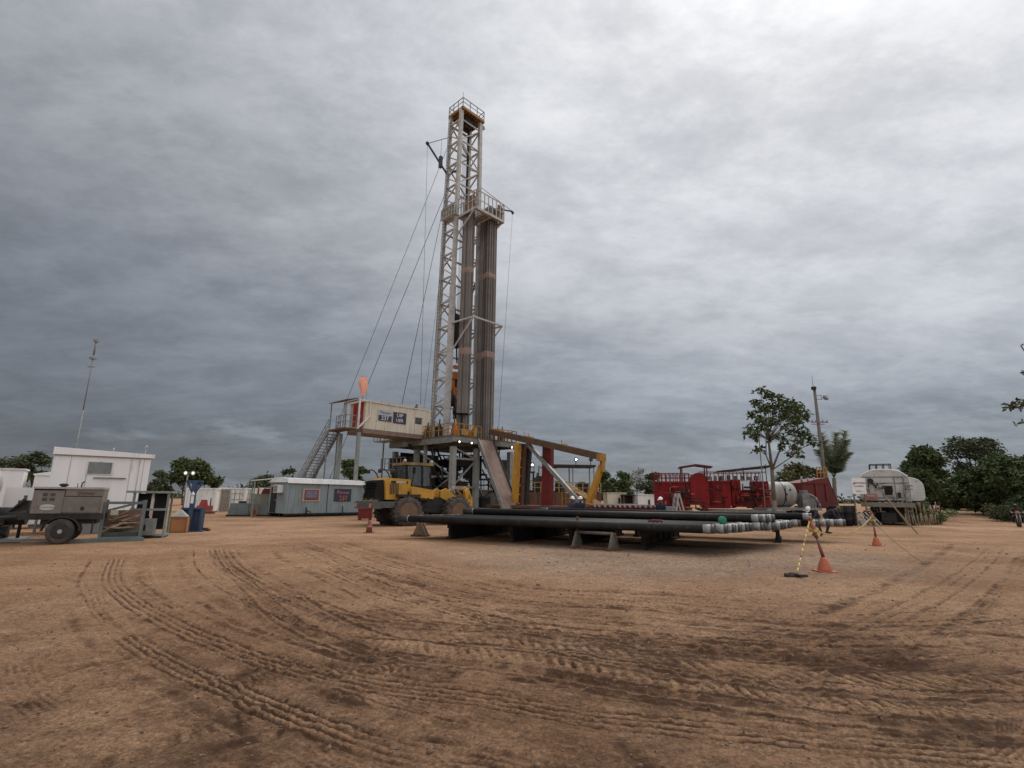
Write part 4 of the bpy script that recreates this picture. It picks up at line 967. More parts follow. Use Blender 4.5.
    m.bb(3.2, 3.4, -1.0, 1.0, 1.5, 1.8); m.bb(3.1, 3.45, -1.0, 1.0, .35, .6); m.bar((3.2, -.8, 2.1), (3.2, .8, 2.1), .14); m.bb(2.9, 3.3, -.5, .5, .7, 1.45)
    for y in (-.55, .55): m.bb(3.4, 4.7, y-.08, y+.08, .35, .45)
    m.build('pipe_fork', YEL, t, (-.8, 0, 0))
    m = MB(); m.box((3.1, -.35, 2.2), (.35, .5, .2), .3); m.box((3.15, .3, 2.22), (.3, .45, .18), -.3); m.build('padding', pm('tan_cloth', (.42, .30, .2), (.33, .23, .15), 5, .9), t, (-.8, 0, 0))
loader()

# ------------------------------------------------------------------ casing on pipe racks
PD = Vector((math.cos(R(-27.2)), math.sin(R(-27.2)), 0)); PN = Vector((-PD.y, PD.x, 0))
PR, PL = 0.138, 12.1
def casing_src():
    m = MB(); m.lathe([(0, PR*.93), (0, PR), (PL-.34, PR), (PL-.34, PR*.985)], (-PL, 0, 0), (1, 0, 0), 20)
    o = m.build('casing_pipe', PIPE, None)
    m = MB(); m.lathe([(-.34, PR*1.0), (-.26, PR*1.0), (-.255, PR*1.04), (-.12, PR*1.04), (-.115, PR*.99)], (0, 0, 0), (1, 0, 0), 20); m.lathe([(-.125, PR*.985), (0, PR*.96), (0, PR*.8), (-.1, PR*.8)], (0, 0, 0), (1, 0, 0), 20, 1); m.build('thread_end', [PIPEW, pm('dark_thread', (.05, .05, .05), (.11, .105, .1), 14, .5)], o)
    m = MB(); m.lathe([(0, PR*1.012), (.05, PR*1.012)], (-PL+.42, 0, 0), (1, 0, 0), 20); m.lathe([(-.05, PR*1.07), (.4, PR*1.07), (.4, PR*.9)], (-PL, 0, 0), (1, 0, 0), 20, 1); m.build('pin_band', [PIPEW, DARK], o)
    return o
p00 = at(713, 530, 16.5); p00.z = .78
def endpos(kk, z, px):
    """right end of the pipe kk places behind the front one, slid along its length so that it ends under column px"""
    b = p00+PN*(.315*kk); b.z = z
    x, y, _ = ray(px, hy(px)+15)
    s = (x*b.y-y*b.x)/(y*PD.x-x*PD.y)
    return b+PD*s
SRC = casing_src(); used = [False]
def casing(pos, label, grp, roll=0.0):
    o = SRC if not used[0] else dup(SRC); used[0] = True
    o.location = pos; o.rotation_euler = (roll, 0, math.atan2(PD.y, PD.x)); tag(o, label, 'pipe', grp)
    return o
g1 = 'casing pipes on the front rack'
casing(endpos(0, .78, 714), 'long black casing pipe nearest the camera, resting on the two trestles', g1)
lo = [727, 723, 735, 741, 738, 748, 752, 745, 763, 766, 774, 770, 783]
for i, px in enumerate(lo): casing(endpos(i+1, .78, px), 'black casing pipe with a white threaded end in the bottom layer of the front rack', g1, i)
g2 = 'casing pipes in the upper layer'
for i, (kk, px) in enumerate(((9.5, 762), (10.5, 769), (11.5, 775))):
    casing(endpos(kk, .78+.262, px), ['black casing pipe lying as foremost of the upper layer on the front rack', 'black casing pipe second in the upper layer with white end just past the foremost', 'black casing pipe third in the upper layer on the front rack'][i], g2, i*2)
g3 = 'casing pipes on the rear rack'
for i, px in enumerate((800, 818, 813, 828, 836, 832, 845)): casing(endpos(23.1+i*1.02, .78, px), 'black casing pipe with a white end on the low rear rack behind the cones', g3, i)
casing(endpos(23.6, 1.042, 812), 'black casing pipe stacked alone on top of the rear rack', g3)
for i, px in enumerate((776, 785, 779, 790, 782, 792, 786)): casing(endpos(14+i*1.0, .78, px), 'black casing pipe deep in the bottom layer behind the upper casing', g1, i)
def rack(kk0, kk1, along, label, hgt):
    b0 = (endpos(kk0, 0, 812) if kk0 > 15 else endpos(0, 0, 714))-PD*along; p = b0+PN*(.315*(0 if kk0 > 15 else kk0)-.4); L_ = .315*(kk1-kk0)+.8
    t = thing('pipe_rack', label, 'pipe rack', (p.x, p.y, 0), math.atan2(PN.y, PN.x), 'low steel racks under the casing')
    m = MB(); m.bb(0, L_, -.09, .09, hgt-.2, hgt)
    m.build('top_beam', DARK, t)
    m = MB(); m.bb(0, L_, -.12, .12, .0, .1)
    m.bb(.02, L_-.02, -.012, .012, .1, hgt-.12)
    k = max(2, int(L_/1.1))
    for i in range(k+1):
        x = .1+i*(L_-.2)/k; m.bb(x-.05, x+.05, -.06, .06, .1, hgt-.12)
    m.build('trestle_leg', DARK, t)
tops = .78-PR*1.06-.004
for al, nm in ((2.4, 'dark steel pipe rack under the white ends of the front casing'), (5.0, 'dark steel pipe rack under the front casing near its middle'), (7.4, 'dark steel pipe rack under the front casing left of its middle'), (10.2, 'dark steel pipe rack under the far left ends of the front casing')): rack(3.6, 22.4, al, nm, tops)
for al, nm in ((1.3, 'dark steel pipe rack under the ends of the rear casing'), (7.0, 'dark steel pipe rack under the hidden middle of the rear casing')): rack(22.3, 30.2, al, nm, tops)
# green cap standing between the pipes
q = endpos(1.5, 1.02, 722); m = MB(); m.lathe([(-.04, .05), (-.04, .125), (.04, .125), (.05, .09), (.05, .04)], (0, 0, 0), (0, 1, 0), 18)
o = m.build('thread_protector', GREENC, None, q+Vector((0, 0, .02))); o.rotation_euler = (0, 0, R(-10)); tag(o, 'round green plastic cap standing on the front casing pipes', 'thread protector')
q = endpos(.5, 1.0, 655); m = MB()
for i in range(7): m.tube(Vector((-.22+i*.07, 0, -.05+.02*(i % 2))), Vector((-.12+i*.05, .16, .0)), .035, .02, 6)
o = m.build('rag', pm('reddish_cloth', (.12, .03, .03), (.08, .03, .03), 8, .95), None, q); o.rotation_euler = (0, 0, R(-27)); tag(o, 'crumpled dark red rag lying on the front casing pipes', 'rag')

def trestle(px, py, label, w, mat_a, rz, post):
    g = gr(px, py); t = thing('pipe_trestle', label, 'trestle', g, rz)
    m = MB(); m.bb(-w/2-.25, w/2+.05, -.06, .06, 0, .08); m.bb(-w/2-.12, -w/2+.12, -.35, .35, 0, .07); m.bb(w/2-.2, w/2, -.35, .35, 0, .07); m.build('base', RUSTM, t)
    for x in (-w/2, w/2-.1):
        m = MB(); m.prism([(x-.03, -.3, .07), (x-.03, .3, .07), (x-.03, .07, .56), (x-.03, -.07, .56)], (.05, 0, 0)); m.bar((x+.03, -.28, .08), (x+.03, -.05, .55), .05); m.bar((x+.03, .28, .08), (x+.03, .05, .55), .05); m.build('end_plate', mat_a, t)
    m = MB(); m.tube((-w/2, 0, .53), (w/2-.08, 0, .53), .055); m.build('roller', mat_a, t)
    if post: m = MB(); m.bar((-w/2+.02, .02, .5), (-w/2+.02, .02, 1.05), .07); m.build('stop_post', RUSTM, t)
trestle(596, 549.5, 'grey steel roller trestle on the sand in front of the casing', 1.5, pm('worn_grey_brown_paint', (.15, .13, .105), (.085, .075, .065), 4, .75, c3=(.13, .06, .03), spec=.2), R(-40), True)
trestle(421, 536, 'small muddy orange trestle near the left end of the casing', .35, pm('cream_orange_paint', (.20, .14, .095), (.16, .085, .045), 4, .8, c3=(.08, .055, .04)), R(75), True)

# rack of brown drill pipe end on, and workers' rows behind the casing
t_ = thing('pipe_rack', 'brown steel rack of drill pipe lying end on behind the casing', 'pipe rack', gx(600, 34), R(-4))
m = MB(); m.bb(-.6, 4.6, -.1, .1, .95, 1.12); m.bb(-.6, 4.6, 4, 4.2, .95, 1.12); m.build('top_beam', REDD, t_)
m = MB()
for x in (-.4, 1, 2.4, 3.8, 4.4):
    for y in (0, 4.1): m.bb(x-.07, x+.07, y-.07, y+.07, 0, .95)
m.build('trestle_leg', RUSTM, t_)
for i in range(13):
    m_ = None
    if i == 0:
        m = MB(); m.tube((0, -.8, 0), (0, 8.4, 0), .08, None, 9); dp = m.build('drill_pipe', PIPEB, None); m = MB(); m.lathe([(0, .075), (.2, .075), (.21, .05)], (0, -.99, 0), (0, 1, 0), 10); m.build('pin_end', PIPEW, dp); o = dp
    else: o = dup(dp)
    o.location = gx(600, 34)+Vector((-.35+i*.315+random.uniform(-.04, .04), random.uniform(-.1, .2), 1.225)); o.rotation_euler = (0, 0, R(-4))
    tag(o, 'brown drill pipe pointing its pale end at the camera from the rack behind the casing', 'pipe', 'drill pipes lying end on')

# ------------------------------------------------------------------ barrier cones
def tallcone(px, py, label, lean):
    g = gr(px, py); t = thing('barrier_cone', label, 'traffic cone', g, 0, 'tall barrier cones')
    m = MB(); m.bb(-.2, .2, -.2, .2, 0, .035); m.lathe([(.035, .165), (.06, .16), (.28, .085), (.34, .06)], (0, 0, 0), (0, 0, 1), 16); m.build('cone_base', CONE, t)
    top = Vector((lean, 0, 1.2))
    b = Vector((0, 0, .33)); mid = b.lerp(top, .38); m2 = b.lerp(top, .52)
    m = MB(); m.tube(b, mid, .042, .034, 10); m.build('lower_sleeve', CONED, t)
    m = MB(); m.tube(mid, m2, .022, .022, 8); m.build('grey_stem', GREYM, t)
    m = MB(); m.tube(m2, top, .045, .058, 10); m.tube(top, top+Vector((lean*.05, 0, .09)), .05, .03, 8); m.build('upper_sleeve', pm('dull_orange_sleeve', (.33, .115, .06), (.25, .10, .06), 5, .6, c3=(.4, .33, .27)), t)
    m = MB(); kn = b.lerp(top, .72); m.box(kn, (.17, .15, .07), .4); m.bar(kn, kn+Vector((.1, -.08, -.2)), .05, .02); m.bar(kn, kn+Vector((-.14, -.05, .04)), .05, .02); m.build('tape_knot', TAPE, t)
    return g, kn, top
g1_, k1, top1 = tallcone(825, 572, 'tall faded orange barrier cone tied with yellow tape beside the leaning striped pole', -.21)
g2_, k2, top2 = tallcone(877, 546, 'tall orange red barrier cone farther back, in front of the bulk tank trailers', -.05)
def tapeline(p, q, sag, label, w=.05, mat=TAPE):
    m = MB(); n = 16; c = (p+q)/2; prev = None
    for i in range(n+1):
        f = i/n; x = p.lerp(q, f)-Vector((0, 0, sag*4*f*(1-f)))-c; x.z += .012*math.sin(i*1.9)
        if prev is not None: m.bar(prev, x, .012, w*(.6+.4*abs(math.sin(i*1.3))))
        prev = x
    o = m.build('barrier_tape', mat, None, c); tag(o, label, 'tape')
tapeline(g1_+k1, g2_+top2-Vector((0, 0, .1)), .33, 'yellow barrier tape sagging between the two tall barrier cones')
tapeline(g2_+k2, gr(927, 566)+Vector((0, 0, .03)), .12, 'thin slack cord running from the farther barrier cone down to the sand', .022, pm('tan_cord', (.22, .15, .09), None, 5, .9))
gb = gr(796, 577); t = thing('striped_pole', 'yellow and black striped pole leaning from a dark wooden foot to the near cone', 'pole', gb)
m = MB(); m.box((0, 0, .025), (.5, .09, .05), .05); m.box((.02, 0, .06), (.1, .42, .03), .1); m.box((-.17, .02, .06), (.1, .1, .03), .2); m.build('wooden_foot', pm('dark_timber', (.05, .035, .025), (.035, .026, .02), 5, .85), t)
m = MB(); p0, p1 = Vector((.03, 0, .08)), g1_+top1-gb+Vector((-.03, 0, -.02)); n = 11
for i in range(n): m.tube(p0.lerp(p1, i/n), p0.lerp(p1, (i+1)/n), .018, None, 8, 0 if i not in (3, 6) else 1)
m.build('pole_shaft', [TAPE, pm('dull_stripe', (.20, .15, .06))], t)
g = gr(369, 533); t = thing('traffic_cone', 'small dirty red traffic cone standing alone on the sand left of the casing', 'traffic cone', g)
m = MB(); m.bb(-.2, .2, -.2, .2, 0, .04); m.build('base', CONED, t)
m = MB(); m.lathe([(.04, .15), (.3, .11), (.56, .08), (.57, .05)], (0, 0, 0), (0, 0, 1), 14); m.build('body', CONED, t)
m = MB(); m.lathe([(.2, .135), (.34, .112)], (0, 0, 0), (0, 0, 1), 14); m.build('reflective_band', pm('dirty_orange_band', (.26, .10, .07)), t)

# ------------------------------------------------------------------ blue-grey site cabin
def site_cabin():
    o = gr(285, 517.3); t = thing('site_cabin', 'blue grey corrugated site cabin with white roof, orange framed window and navy sign', 'cabin', o, R(55))
    L, W, z0, z1 = 7.25, 2.45, .28, 2.66
    m = MB(); m.corr((0, 0, z0), (1, 0, 0), L, z1-z0, (0, -1, 0), .3, .045); m.corr((0, W, z0), (0, -1, 0), W, z1-z0, (-1, 0, 0), .3, .045); m.bb(.01, L, .01, W, z0, z1)
    m.bb(L-.09, L+.02, -.07, .02, z0, z1); m.bb(-.06, .06, -.07, .03, z0, z1); m.build('wall', BGREY, t)
    m = MB(); m.prism([(-.15, -.2, z1-.06), (L+.12, -.2, z1-.06), (L+.12, -.1, z1+.3), (-.15, -.1, z1+.3)], (0, .02, 0)); m.prism([(-.16, -.17, z1), (-.16, W+.18, z1), (-.16, W*.5+.5, z1+.38), (-.16, W*.5-.5, z1+.38), (-.16, -.08, z1+.29)], (L+.27, 0, 0)); m.build('roof', pm('white_roof_sheet', (.72, .72, .70), (.60, .60, .58), 2, .45), t)
    m = MB(); m.bb(3.6, 3.65, -.06, -.045, z0, z1); m.bb(-.05, L, -.08, .0, z0-.12, z0); m.build('trim', DARK, t)
    m = MB(); m.bb(1.3, 2.9, -.075, -.046, 1.2, 2.2); f = m.build('window', pm('orange_cream_frame', (.46, .31, .23), (.38, .24, .17), 5, .6), t)
    m = MB(); m.bb(1.45, 2.75, -.085, -.077, 1.3, 2.1); m.build('frame', pm('dark_red_frame', (.17, .06, .05)), f)
    m = MB(); m.bb(1.57, 2.63, -.093, -.087, 1.48, 2.02); m.build('pane', pm('violet_pane', (.13, .12, .18), (.20, .19, .26), 6, .2), f)
    m = MB(); m.bb(4.3, 6.0, -.075, -.046, 1.2, 2.24); s = m.build('sign', NAVY, t)
    text('lettering', 'Pioneer', .42, (5.15, -.08, 1.95), (1, 0, 0), (0, 0, 1), pm('pink_red_letter', (.50, .19, .15)), s, shear=.2); text('lettering', '237', .56, (5.2, -.08, 1.46), (1, 0, 0), (0, 0, 1), pm('orange_letter', (.55, .16, .06)), s)
    m = MB(); m.bb(-.55, -.05, .5, 1.1, 1.85, 2.45); a = m.build('air_conditioner', W_WHITE, t)
    m = MB(); m.bb(-.56, -.552, .55, 1.05, 1.9, 2.4); m.build('grille', GREYM, a)
    m = MB(); m.bb(-.075, -.05, 1.35, 2.15, z0+.05, 2.3); d = m.build('door', DARK, t); m = MB(); m.bb(-.1, -.078, 1.42, 1.48, 1.2, 1.35); m.build('handle', GALV, d)
    m = MB(); m.bb(0, L, .1, .35, 0, .27); m.bb(0, L, W-.35, W-.1, 0, .27); m.build('skid', DARK, t)
    m = MB(); m.tube((1.6, -.3, 0), (1.6, -.25, .75), .06); m.tube((1.6, -.3, .5), (2.0, -.35, .35), .04); m.tube((5.1, -.3, 0), (5.1, -.2, .8), .05); m.build('standpipe', DARK, t)
    # grey canopy at its left end
    g = gx(266, 43); c = thing('canopy', 'sloping pale sheet canopy on posts left of the blue grey cabin', 'canopy', g, R(30))
    m = MB(); m.prism([(-1.3, -.6, 2.75), (1.1, -.6, 3.05), (1.1, -.6, 3.11), (-1.3, -.6, 2.81)], (0, 2.2, 0)); m.build('roof_sheet', W_WHITE, c)
    m = MB()
    for x, z in ((-1.1, 2.76), (.9, 3.0)):
        for y in (-.5, 1.5): m.bar((x, y, 0), (x, y, z), .09)
    m.build('post', GREYM, c)
    m = MB(); m.bb(.35, .85, .0, 1.3, .1, 2.6); m.build('cupboard', BGREY, c)
site_cabin()
g = gr(227, 516.4); t = thing('mud_tank', 'low dark green grey steel tank with a rusty wheel left of the cabin', 'tank', g, R(20))
m = MB(); m.prism([(0, 0, .15), (3.1, 0, .15), (3.1, 0, 1.0), (.15, 0, 1.0)], (0, 1.6, 0))
for x in (.6, 1.4, 2.2): m.bb(x-.04, x+.04, -.06, 0, .2, .98)
m.build('tank_body', GGREY, t)
m = MB(); m.bb(-.1, 3.2, -.05, .15, 0, .14); m.build('skid', DARK, t)
m = MB(); m.lathe([(-.06, .3), (.06, .3), (.06, .2), (-.06, .2)], (1.9, -.15, .32), (0, 1, 0), 16); m.bar((1.9, -.15, .08), (1.9, -.15, .56), .05); m.bar((1.66, -.15, .32), (2.14, -.15, .32), .05); m.build('hand_wheel', pm('rust_orange_paint', (.28, .13, .06)), t)
m = MB(); m.box((.9, .8, 1.08), (.5, .4, .16)); m.build('hatch', DARK, t)
g = gx(261, 45); t = thing('mixing_hopper', 'cream mixing box with a red hood beyond the low green tank', 'hopper', g, R(25))
m = MB(); m.bb(-.9, .9, -.5, .7, .9, 1.75); m.build('box_body', pm('khaki_paint', (.36, .35, .25), (.28, .27, .2), 3, .6), t)
m = MB(); m.prism([(-.2, -.45, 1.75), (1.0, -.45, 1.75), (.8, -.45, 2.2), (.0, -.45, 2.2)], (0, 1, 0)); m.tube((-.4, 0, 1.75), (-.4, 0, 2.4), .06); m.build('hood', REDL, t)
m = MB()
for x in (-.8, .8):
    for y in (-.4, .6): m.bar((x, y, 0), (x, y, .9), .1)
m.build('leg', DARK, t)

# white containers far left
def container(px, Y, rz, L, Hh, mat, label, grp=None, wd=2.4, pxr=None):
    g = gx(px, Y); t = thing('shipping_container', label, 'container', g, rz, grp)
    m = MB(); m.corr((0, 0, .12), (1, 0, 0), L, Hh-.2, (0, -1, 0), .28, .04); m.corr((0, wd, .12), (0, -1, 0), wd, Hh-.2, (-1, 0, 0), .28, .04); m.bb(.02, L, .02, wd, .1, Hh); m.build('wall', mat, t)
    m = MB()
    for x in (0, L):
        for y in (0, wd): m.bb(x-.08, x+.08, y-.08, y+.08, 0, Hh+.02)
    m.bb(0, L, -.07, .03, Hh-.14, Hh+.01); m.bb(0, L, -.07, .03, 0, .14); m.bb(0, L, wd-.03, wd+.07, Hh-.14, Hh+.01); m.bb(-.06, .06, .03, wd-.03, Hh-.14, Hh-.001); m.bb(L-.06, L+.06, .03, wd-.03, Hh-.14, Hh-.001); m.build('corner_frame', mat, t)
    return t
def cdoors(t, x, Hh, n=2, mat=None):
    m = MB()
    for i in range(n): m.bb(x+i*1.15, x+i*1.15+1.1, -.09, -.05, .2, Hh-.2)
    d = m.build('door', mat or W_WHITE, t)
    m = MB()
    for i in range(n):
        for dx in (.3, .75): m.bar((x+i*1.15+dx, -.12, .15), (x+i*1.15+dx, -.12, Hh-.15), .045)
        m.bar((x+i*1.15+.05, -.1, Hh*.5), (x+i*1.15+1.05, -.1, Hh*.5), .05); m.bar((x+i*1.15+.05, -.1, Hh*.25), (x+i*1.15+1.05, -.1, Hh*.25), .04); m.bar((x+i*1.15+.05, -.1, Hh*.75), (x+i*1.15+1.05, -.1, Hh*.75), .04)
    m.build('lock_rod', GREYM, d)
G = 'white containers at the far left'
t = container(216.5, 54, R(16), 2.45, 2.35, W_WHITE, 'white container with lattice doors, leftmost of the row of three', G); cdoors(t, .06, 2.35)
t = container(240, 56, R(16), 2.45, 2.35, W_WHITE, 'white container in the middle of the row of three', G); cdoors(t, .06, 2.35)
t = container(256, 60, R(16), 3.4, 2.45, W_WHITE, 'white container at the right end of the row of three, behind the low tank', G); cdoors(t, .06, 2.45)
container(202, 52, R(60), 2.6, 2.2, pm('tan_container_paint', (.30, .26, .22), (.23, .2, .17), 2, .6), 'tan brown container standing left of the white row')
container(184, 50, R(20), 2.4, 2.25, W_WHITE, 'white container half hidden behind the blue post')
g = gx(204, 47); t = thing('generator', 'small red engine set on a skid before the tan container', 'generator', g, R(20))
m = MB(); m.bb(-.6, .6, -.3, .3, .25, .7); m.prism([(-.45, -.2, .7), (.2, -.2, .7), (.1, -.2, 1.2), (-.3, -.2, 1.2)], (0, .4, 0)); m.build('engine_block', REDL, t)
m = MB(); m.bb(-.8, .8, -.35, .35, 0, .22); m.tube((.4, 0, .7), (.4, 0, 1.35), .05); m.build('skid', RUSTM, t)

# ------------------------------------------------------------------ left edge: cabin, trailer and gear
def left_cabin():
    o = gxa(55.5, 449, 21.5); t = thing('office_cabin', 'plain white office cabin with one grey window and a flat overhanging roof', 'cabin', o, R(37))
    L, W, z0, z1 = 3.3, 2.4, .7, 3.2
    m = MB(); m.bb(0, L, 0, W, z0, z1); m.bb(-.0, .02, -.02, W, z0, z1); m.build('wall', W_CABIN, t)
    m = MB(); m.prism([(-.04, -.1, z1), (L+.12, -.1, z1-.0), (L+.12, -.1, z1+.16), (-.04, -.1, z1+.3)], (0, W+.2, 0)); m.build('roof', W_CABIN, t)
    m = MB(); m.bb(-.0, L+.06, -.07, -.04, z1-.03, z1+.02); m.build('fascia', pm('tan_trim', (.34, .27, .22)), t)
    m = MB(); m.bb(1.1, 2.0, -.03, -.005, 2.42, 2.98); f = m.build('window', W_WHITE, t)
    m = MB(); m.bb(1.15, 1.95, -.045, -.032, 2.46, 2.94); m.build('pane', PANE, f)
    m = MB(); m.bb(1.38, 2.5, -.08, -.005, 2.28, 2.315); m.build('sill', GREYM, f)
    m = MB(); m.bb(1.12, 1.15, -.015, -.003, z0, 2.4); [m.bb(x, x+.018, -.012, -.003, z0, z1-.05) for x in (.55, 2.6, 3.05)]; m.bb(.02, L, -.011, -.003, z0+.02, z0+.1); m.tube((2.9, -.03, z0), (2.9, -.03, z1-.1), .015, None, 5); m.build('panel_joint', pm('joint_grey', (.42, .40, .39)), t)
    m = MB(); m.bb(.15, L-.1, .1, .3, 0, z0); m.bb(.15, L-.1, W-.3, W-.1, 0, z0); m.build('skid', GREYM, t)
    m = MB(); m.tube((L-.25, .1, z1+.1), (L-.25, .1, z1+.42), .02); m.lathe([(0, .04), (.12, .06), (.16, .03)], (L-.25, .1, z1+.4), (0, 0, 1), 8); m.tube((1.9, .3, z1+.2), (1.9, .3, z1+.4), .03); m.build('vent', GALV, t)
    g = gxa(35, 475, 25); b = thing('storage_box', 'smaller white storage box tucked behind the left end of the office cabin', 'box', g, R(37))
    m = MB(); m.bb(0, 1.6, 0, 1.4, .2, 2.45); m.build('wall', W_CABIN, b)
    m = MB(); m.prism([(-.05, -.05, 2.45), (1.7, -.05, 2.45), (1.7, -.05, 2.85), (-.05, -.05, 2.52)], (0, 1.5, 0)); m.build('roof', W_CABIN, b)
    m = MB(); m.bb(.1, 1.5, .1, .3, 0, .2); m.bb(.1, 1.5, 1.1, 1.3, 0, .2); m.build('skid', GREYM, b)
left_cabin()
g = gxa(7, 475, 24); t = thing('white_cabin', 'white panel of another cabin behind the round tank at the far left', 'cabin', g, R(37))
m = MB(); m.bb(-1.0, .55, 0, 1.5, .3, 2.65); m.build('wall', W_CABIN, t); m = MB(); m.bb(-1.05, .6, -.05, 1.55, 2.65, 2.72); m.build('roof', W_WHITE, t); m = MB(); m.bb(-1, .5, .2, .4, 0, .3); m.bb(-1, .5, 1.1, 1.3, 0, .3); m.build('skid', GREYM, t)
g = gxa(24, 495, 22); t = thing('fence_panel', 'low white boarding behind the compressor trailer', 'fence', g, R(33))
m = MB(); m.bb(-.6, .7, 0, .1, .9, 1.85); m.build('boarding', W_CABIN, t)
m = MB(); m.bb(-.5, -.42, .0, .1, 0, .9); m.bb(.5, .58, 0, .1, 0, .9); m.build('post', GREYM, t)
g = gxa(-32, 480, 20.2); t = thing('water_tank', 'round ended pale grey tank on a dark stand at the left edge of the photo', 'tank', g, R(35))
m = MB(); m.lathe([(-2.2, .1), (-2.15, .5), (-1.9, .72), (1.0-.45, .72), (.82, .58), (.95, .3), (.98, .02)], (0, 0, 1.92), (1, 0, 0), 26); m.build('tank_shell', pm('pale_grey_tank', (.42, .43, .44), (.36, .37, .38), 2, .45), t)
m = MB()
for x in (-1.4, .2):
    for y in (-.45, .45): m.bar((x, y, 0), (x, y*.9, 1.5), .12)
    m.bar((x, -.5, 1.25), (x, .5, 1.25), .12)
m.build('stand', DARK, t)

def welder():
    o = gxa(31, 506, 17.5); t = thing('compressor_trailer', 'grey brown engine compressor on a two wheeled trailer beside the office cabin', 'trailer', o, R(31))
    L, W, z0, z1 = 1.98, 1.2, .98, 1.78; t.scale = (.93, 1, 1)
    BM = pm('dusty_taupe_paint', (.185, .155, .135), (.145, .12, .105), 3, .55, c3=(.22, .18, .15)); BM2 = pm('dusty_olive_paint', (.155, .14, .115), (.125, .112, .094), 3, .55, c3=(.2, .165, .135))
    m = MB(); m.bb(0, L, 0, W, z0, z1); b = m.build('housing', BM, t)
    m = MB(); m.prism([(-.02, -.04, z1), (L+.02, -.04, z1), (L+.02, -.04, z1+.07), (-.02, -.04, z1+.06)], (0, W+.08, 0)); m.build('lid', pm('pale_lid_paint', (.36, .34, .32), (.28, .26, .25), 3, .5), t)
    m = MB(); m.bb(.87, 1.93, -.025, -.004, z0+.04, z1-.26); d = m.build('door', BM2, b); m = MB(); m.bb(1.38, 1.48, -.04, -.026, z0+.1, z0+.22); m.build('handle', DARK, d)
    m = MB(); m.bb(.86, .875, -.012, -.002, z0, z1-.02); m.bb(.0, .85, -.012, -.002, z1-.05, z1-.01); m.bb(.88, 1.95, -.012, -.002, z1-.245, z1-.225); m.build('panel_gap', BLACK, b)
    for x in (.26, .47):
        for z in (z1-.24, z1-.39): m = MB(); m.bb(x, x+.13, -.01, -.002, z, z+.1); m.build('gauge_window', GLASS, b)
    m = MB(); m.lathe([(0, .26), (.006, .26)], (0, 0, 0), (0, 0, 1), 26); pl = m.build('oval_badge', pm('pale_badge', (.46, .45, .43), (.40, .39, .37), 6, .5), b); pl.scale = (.85, .36, 1); pl.rotation_euler = (R(90), 0, 0); pl.location = (.44, -.004, z0+.2)
    text('lettering', 'Konder', .2, (0, 0, .007), (1, 0, 0), (0, 1, 0), DARK, pl, .002)
    text('lettering', 'Quincky', .15, (1.45, -.012, z1-.13), (1, 0, 0), (0, 0, 1), pm('maroon_letter', (.12, .03, .03)), b, shear=.3)
    m = MB(); m.lathe([(0, .05), (.06, .14), (.1, .14), (.13, .04)], (.72, .4, z1+.06), (0, 0, 1), 12); m.path([(1.25, .3, z1+.05), (1.25, .3, z1+.2), (1.32, .3, z1+.27)], .025); m.tube((1.1, .5, z1), (1.1, .5, z1+.2), .012); m.build('exhaust', DARK, b)
    m = MB(); m.bb(-.3, L+.1, .02, .14, z0-.2, z0-.01); m.bb(-.3, L+.1, W-.14, W-.02, z0-.2, z0-.01); m.bb(.3, L-.1, .15, W-.15, z0-.35, z0-.01); m.bb(.05, .22, -.02, .01, z0-.19, z0-.1)
    m.path([(-.3, .08, .88), (-1.3, .6, .8), (-1.7, .6, .75)], .06); m.path([(-.3, W-.08, .88), (-1.3, .6, .8)], .06); m.bar((-1.2, .6, .8), (-1.2, .6, .02), .08); m.bar((1.8, .1, .85), (1.8, .1, .3), .05); m.build('chassis', DARK, t)
    m = MB(); n = 10
    for i in range(n): 
        a0, a1 = math.pi*(i/n), math.pi*((i+1)/n); m.prism([(.95+math.cos(a)*.55, -.24, .42+math.sin(a)*.46) for a in (a0, a1)]+[(.95+math.cos(a)*.52, -.24, .42+math.sin(a)*.43) for a in (a1, a0)], (0, .26, 0))
    m.build('mudguard', DARK, t)
    for y in (-.12, W+.1):
        wh = wheel(t, (.95, y, .41), .41, .24, 0, DARK, 0); wh.name = 'wheel'
        m = MB(); m.lathe([(-.125, .07), (-.122, .045)], (.95, y, .41), (0, 1, 0), 8)
        for i in range(4):
            a = i*math.pi/2+.4; m.bar((.95, y-.1, .41), (.95+math.cos(a)*.13, y-.1, .41+math.sin(a)*.13), .03)
        m.build('hub', GALV, wh)
welder()
# dark pumping gear at the far left edge
g = gxa(0, 510, 18.2); t = thing('pump_skid', 'dark oily pump and engine on a skid at the left edge of the photo', 'pump', g, R(30))
m = MB(); m.bb(-1.6, .75, -.4, .9, .0, .12); m.bb(-1.6, 1.6, -.5, -.38, .03, .12); m.build('skid', GREYM, t)
m = MB(); m.bb(-1.4, .2, -.2, .7, .12, .75); m.lathe([(-.35, .3), (.35, .3)], (.35, .2, .85), (1, 0, 0), 14); m.bb(-.9, -.1, -.1, .5, .75, 1.15); m.tube((.55, .2, .1), (.55, .2, 1.55), .05); m.tube((.2, 0, .9), (.62, -.1, 1.45), .05); m.bb(.42, .72, .0, .4, 1.0, 1.38)
for i in range(9): a = Vector((random.uniform(-1.4, .5), -.3, random.uniform(.2, .9))); m.tube(a, a+Vector((random.uniform(-.6, .6), random.uniform(-.1, .2), random.uniform(-.1, .5))), .035)
m.build('pump_body', DARK, t)
m = MB(); m.path([(-1.2, -.45, .2), (-.6, -.5, .75), (0, -.45, .5), (.4, -.48, .2)], .05, 8); m.path([(-1.5, -.4, 1.0), (-.7, -.45, 1.25), (0, -.3, 1.1)], .045, 8); m.build('hose', BLACK, t)
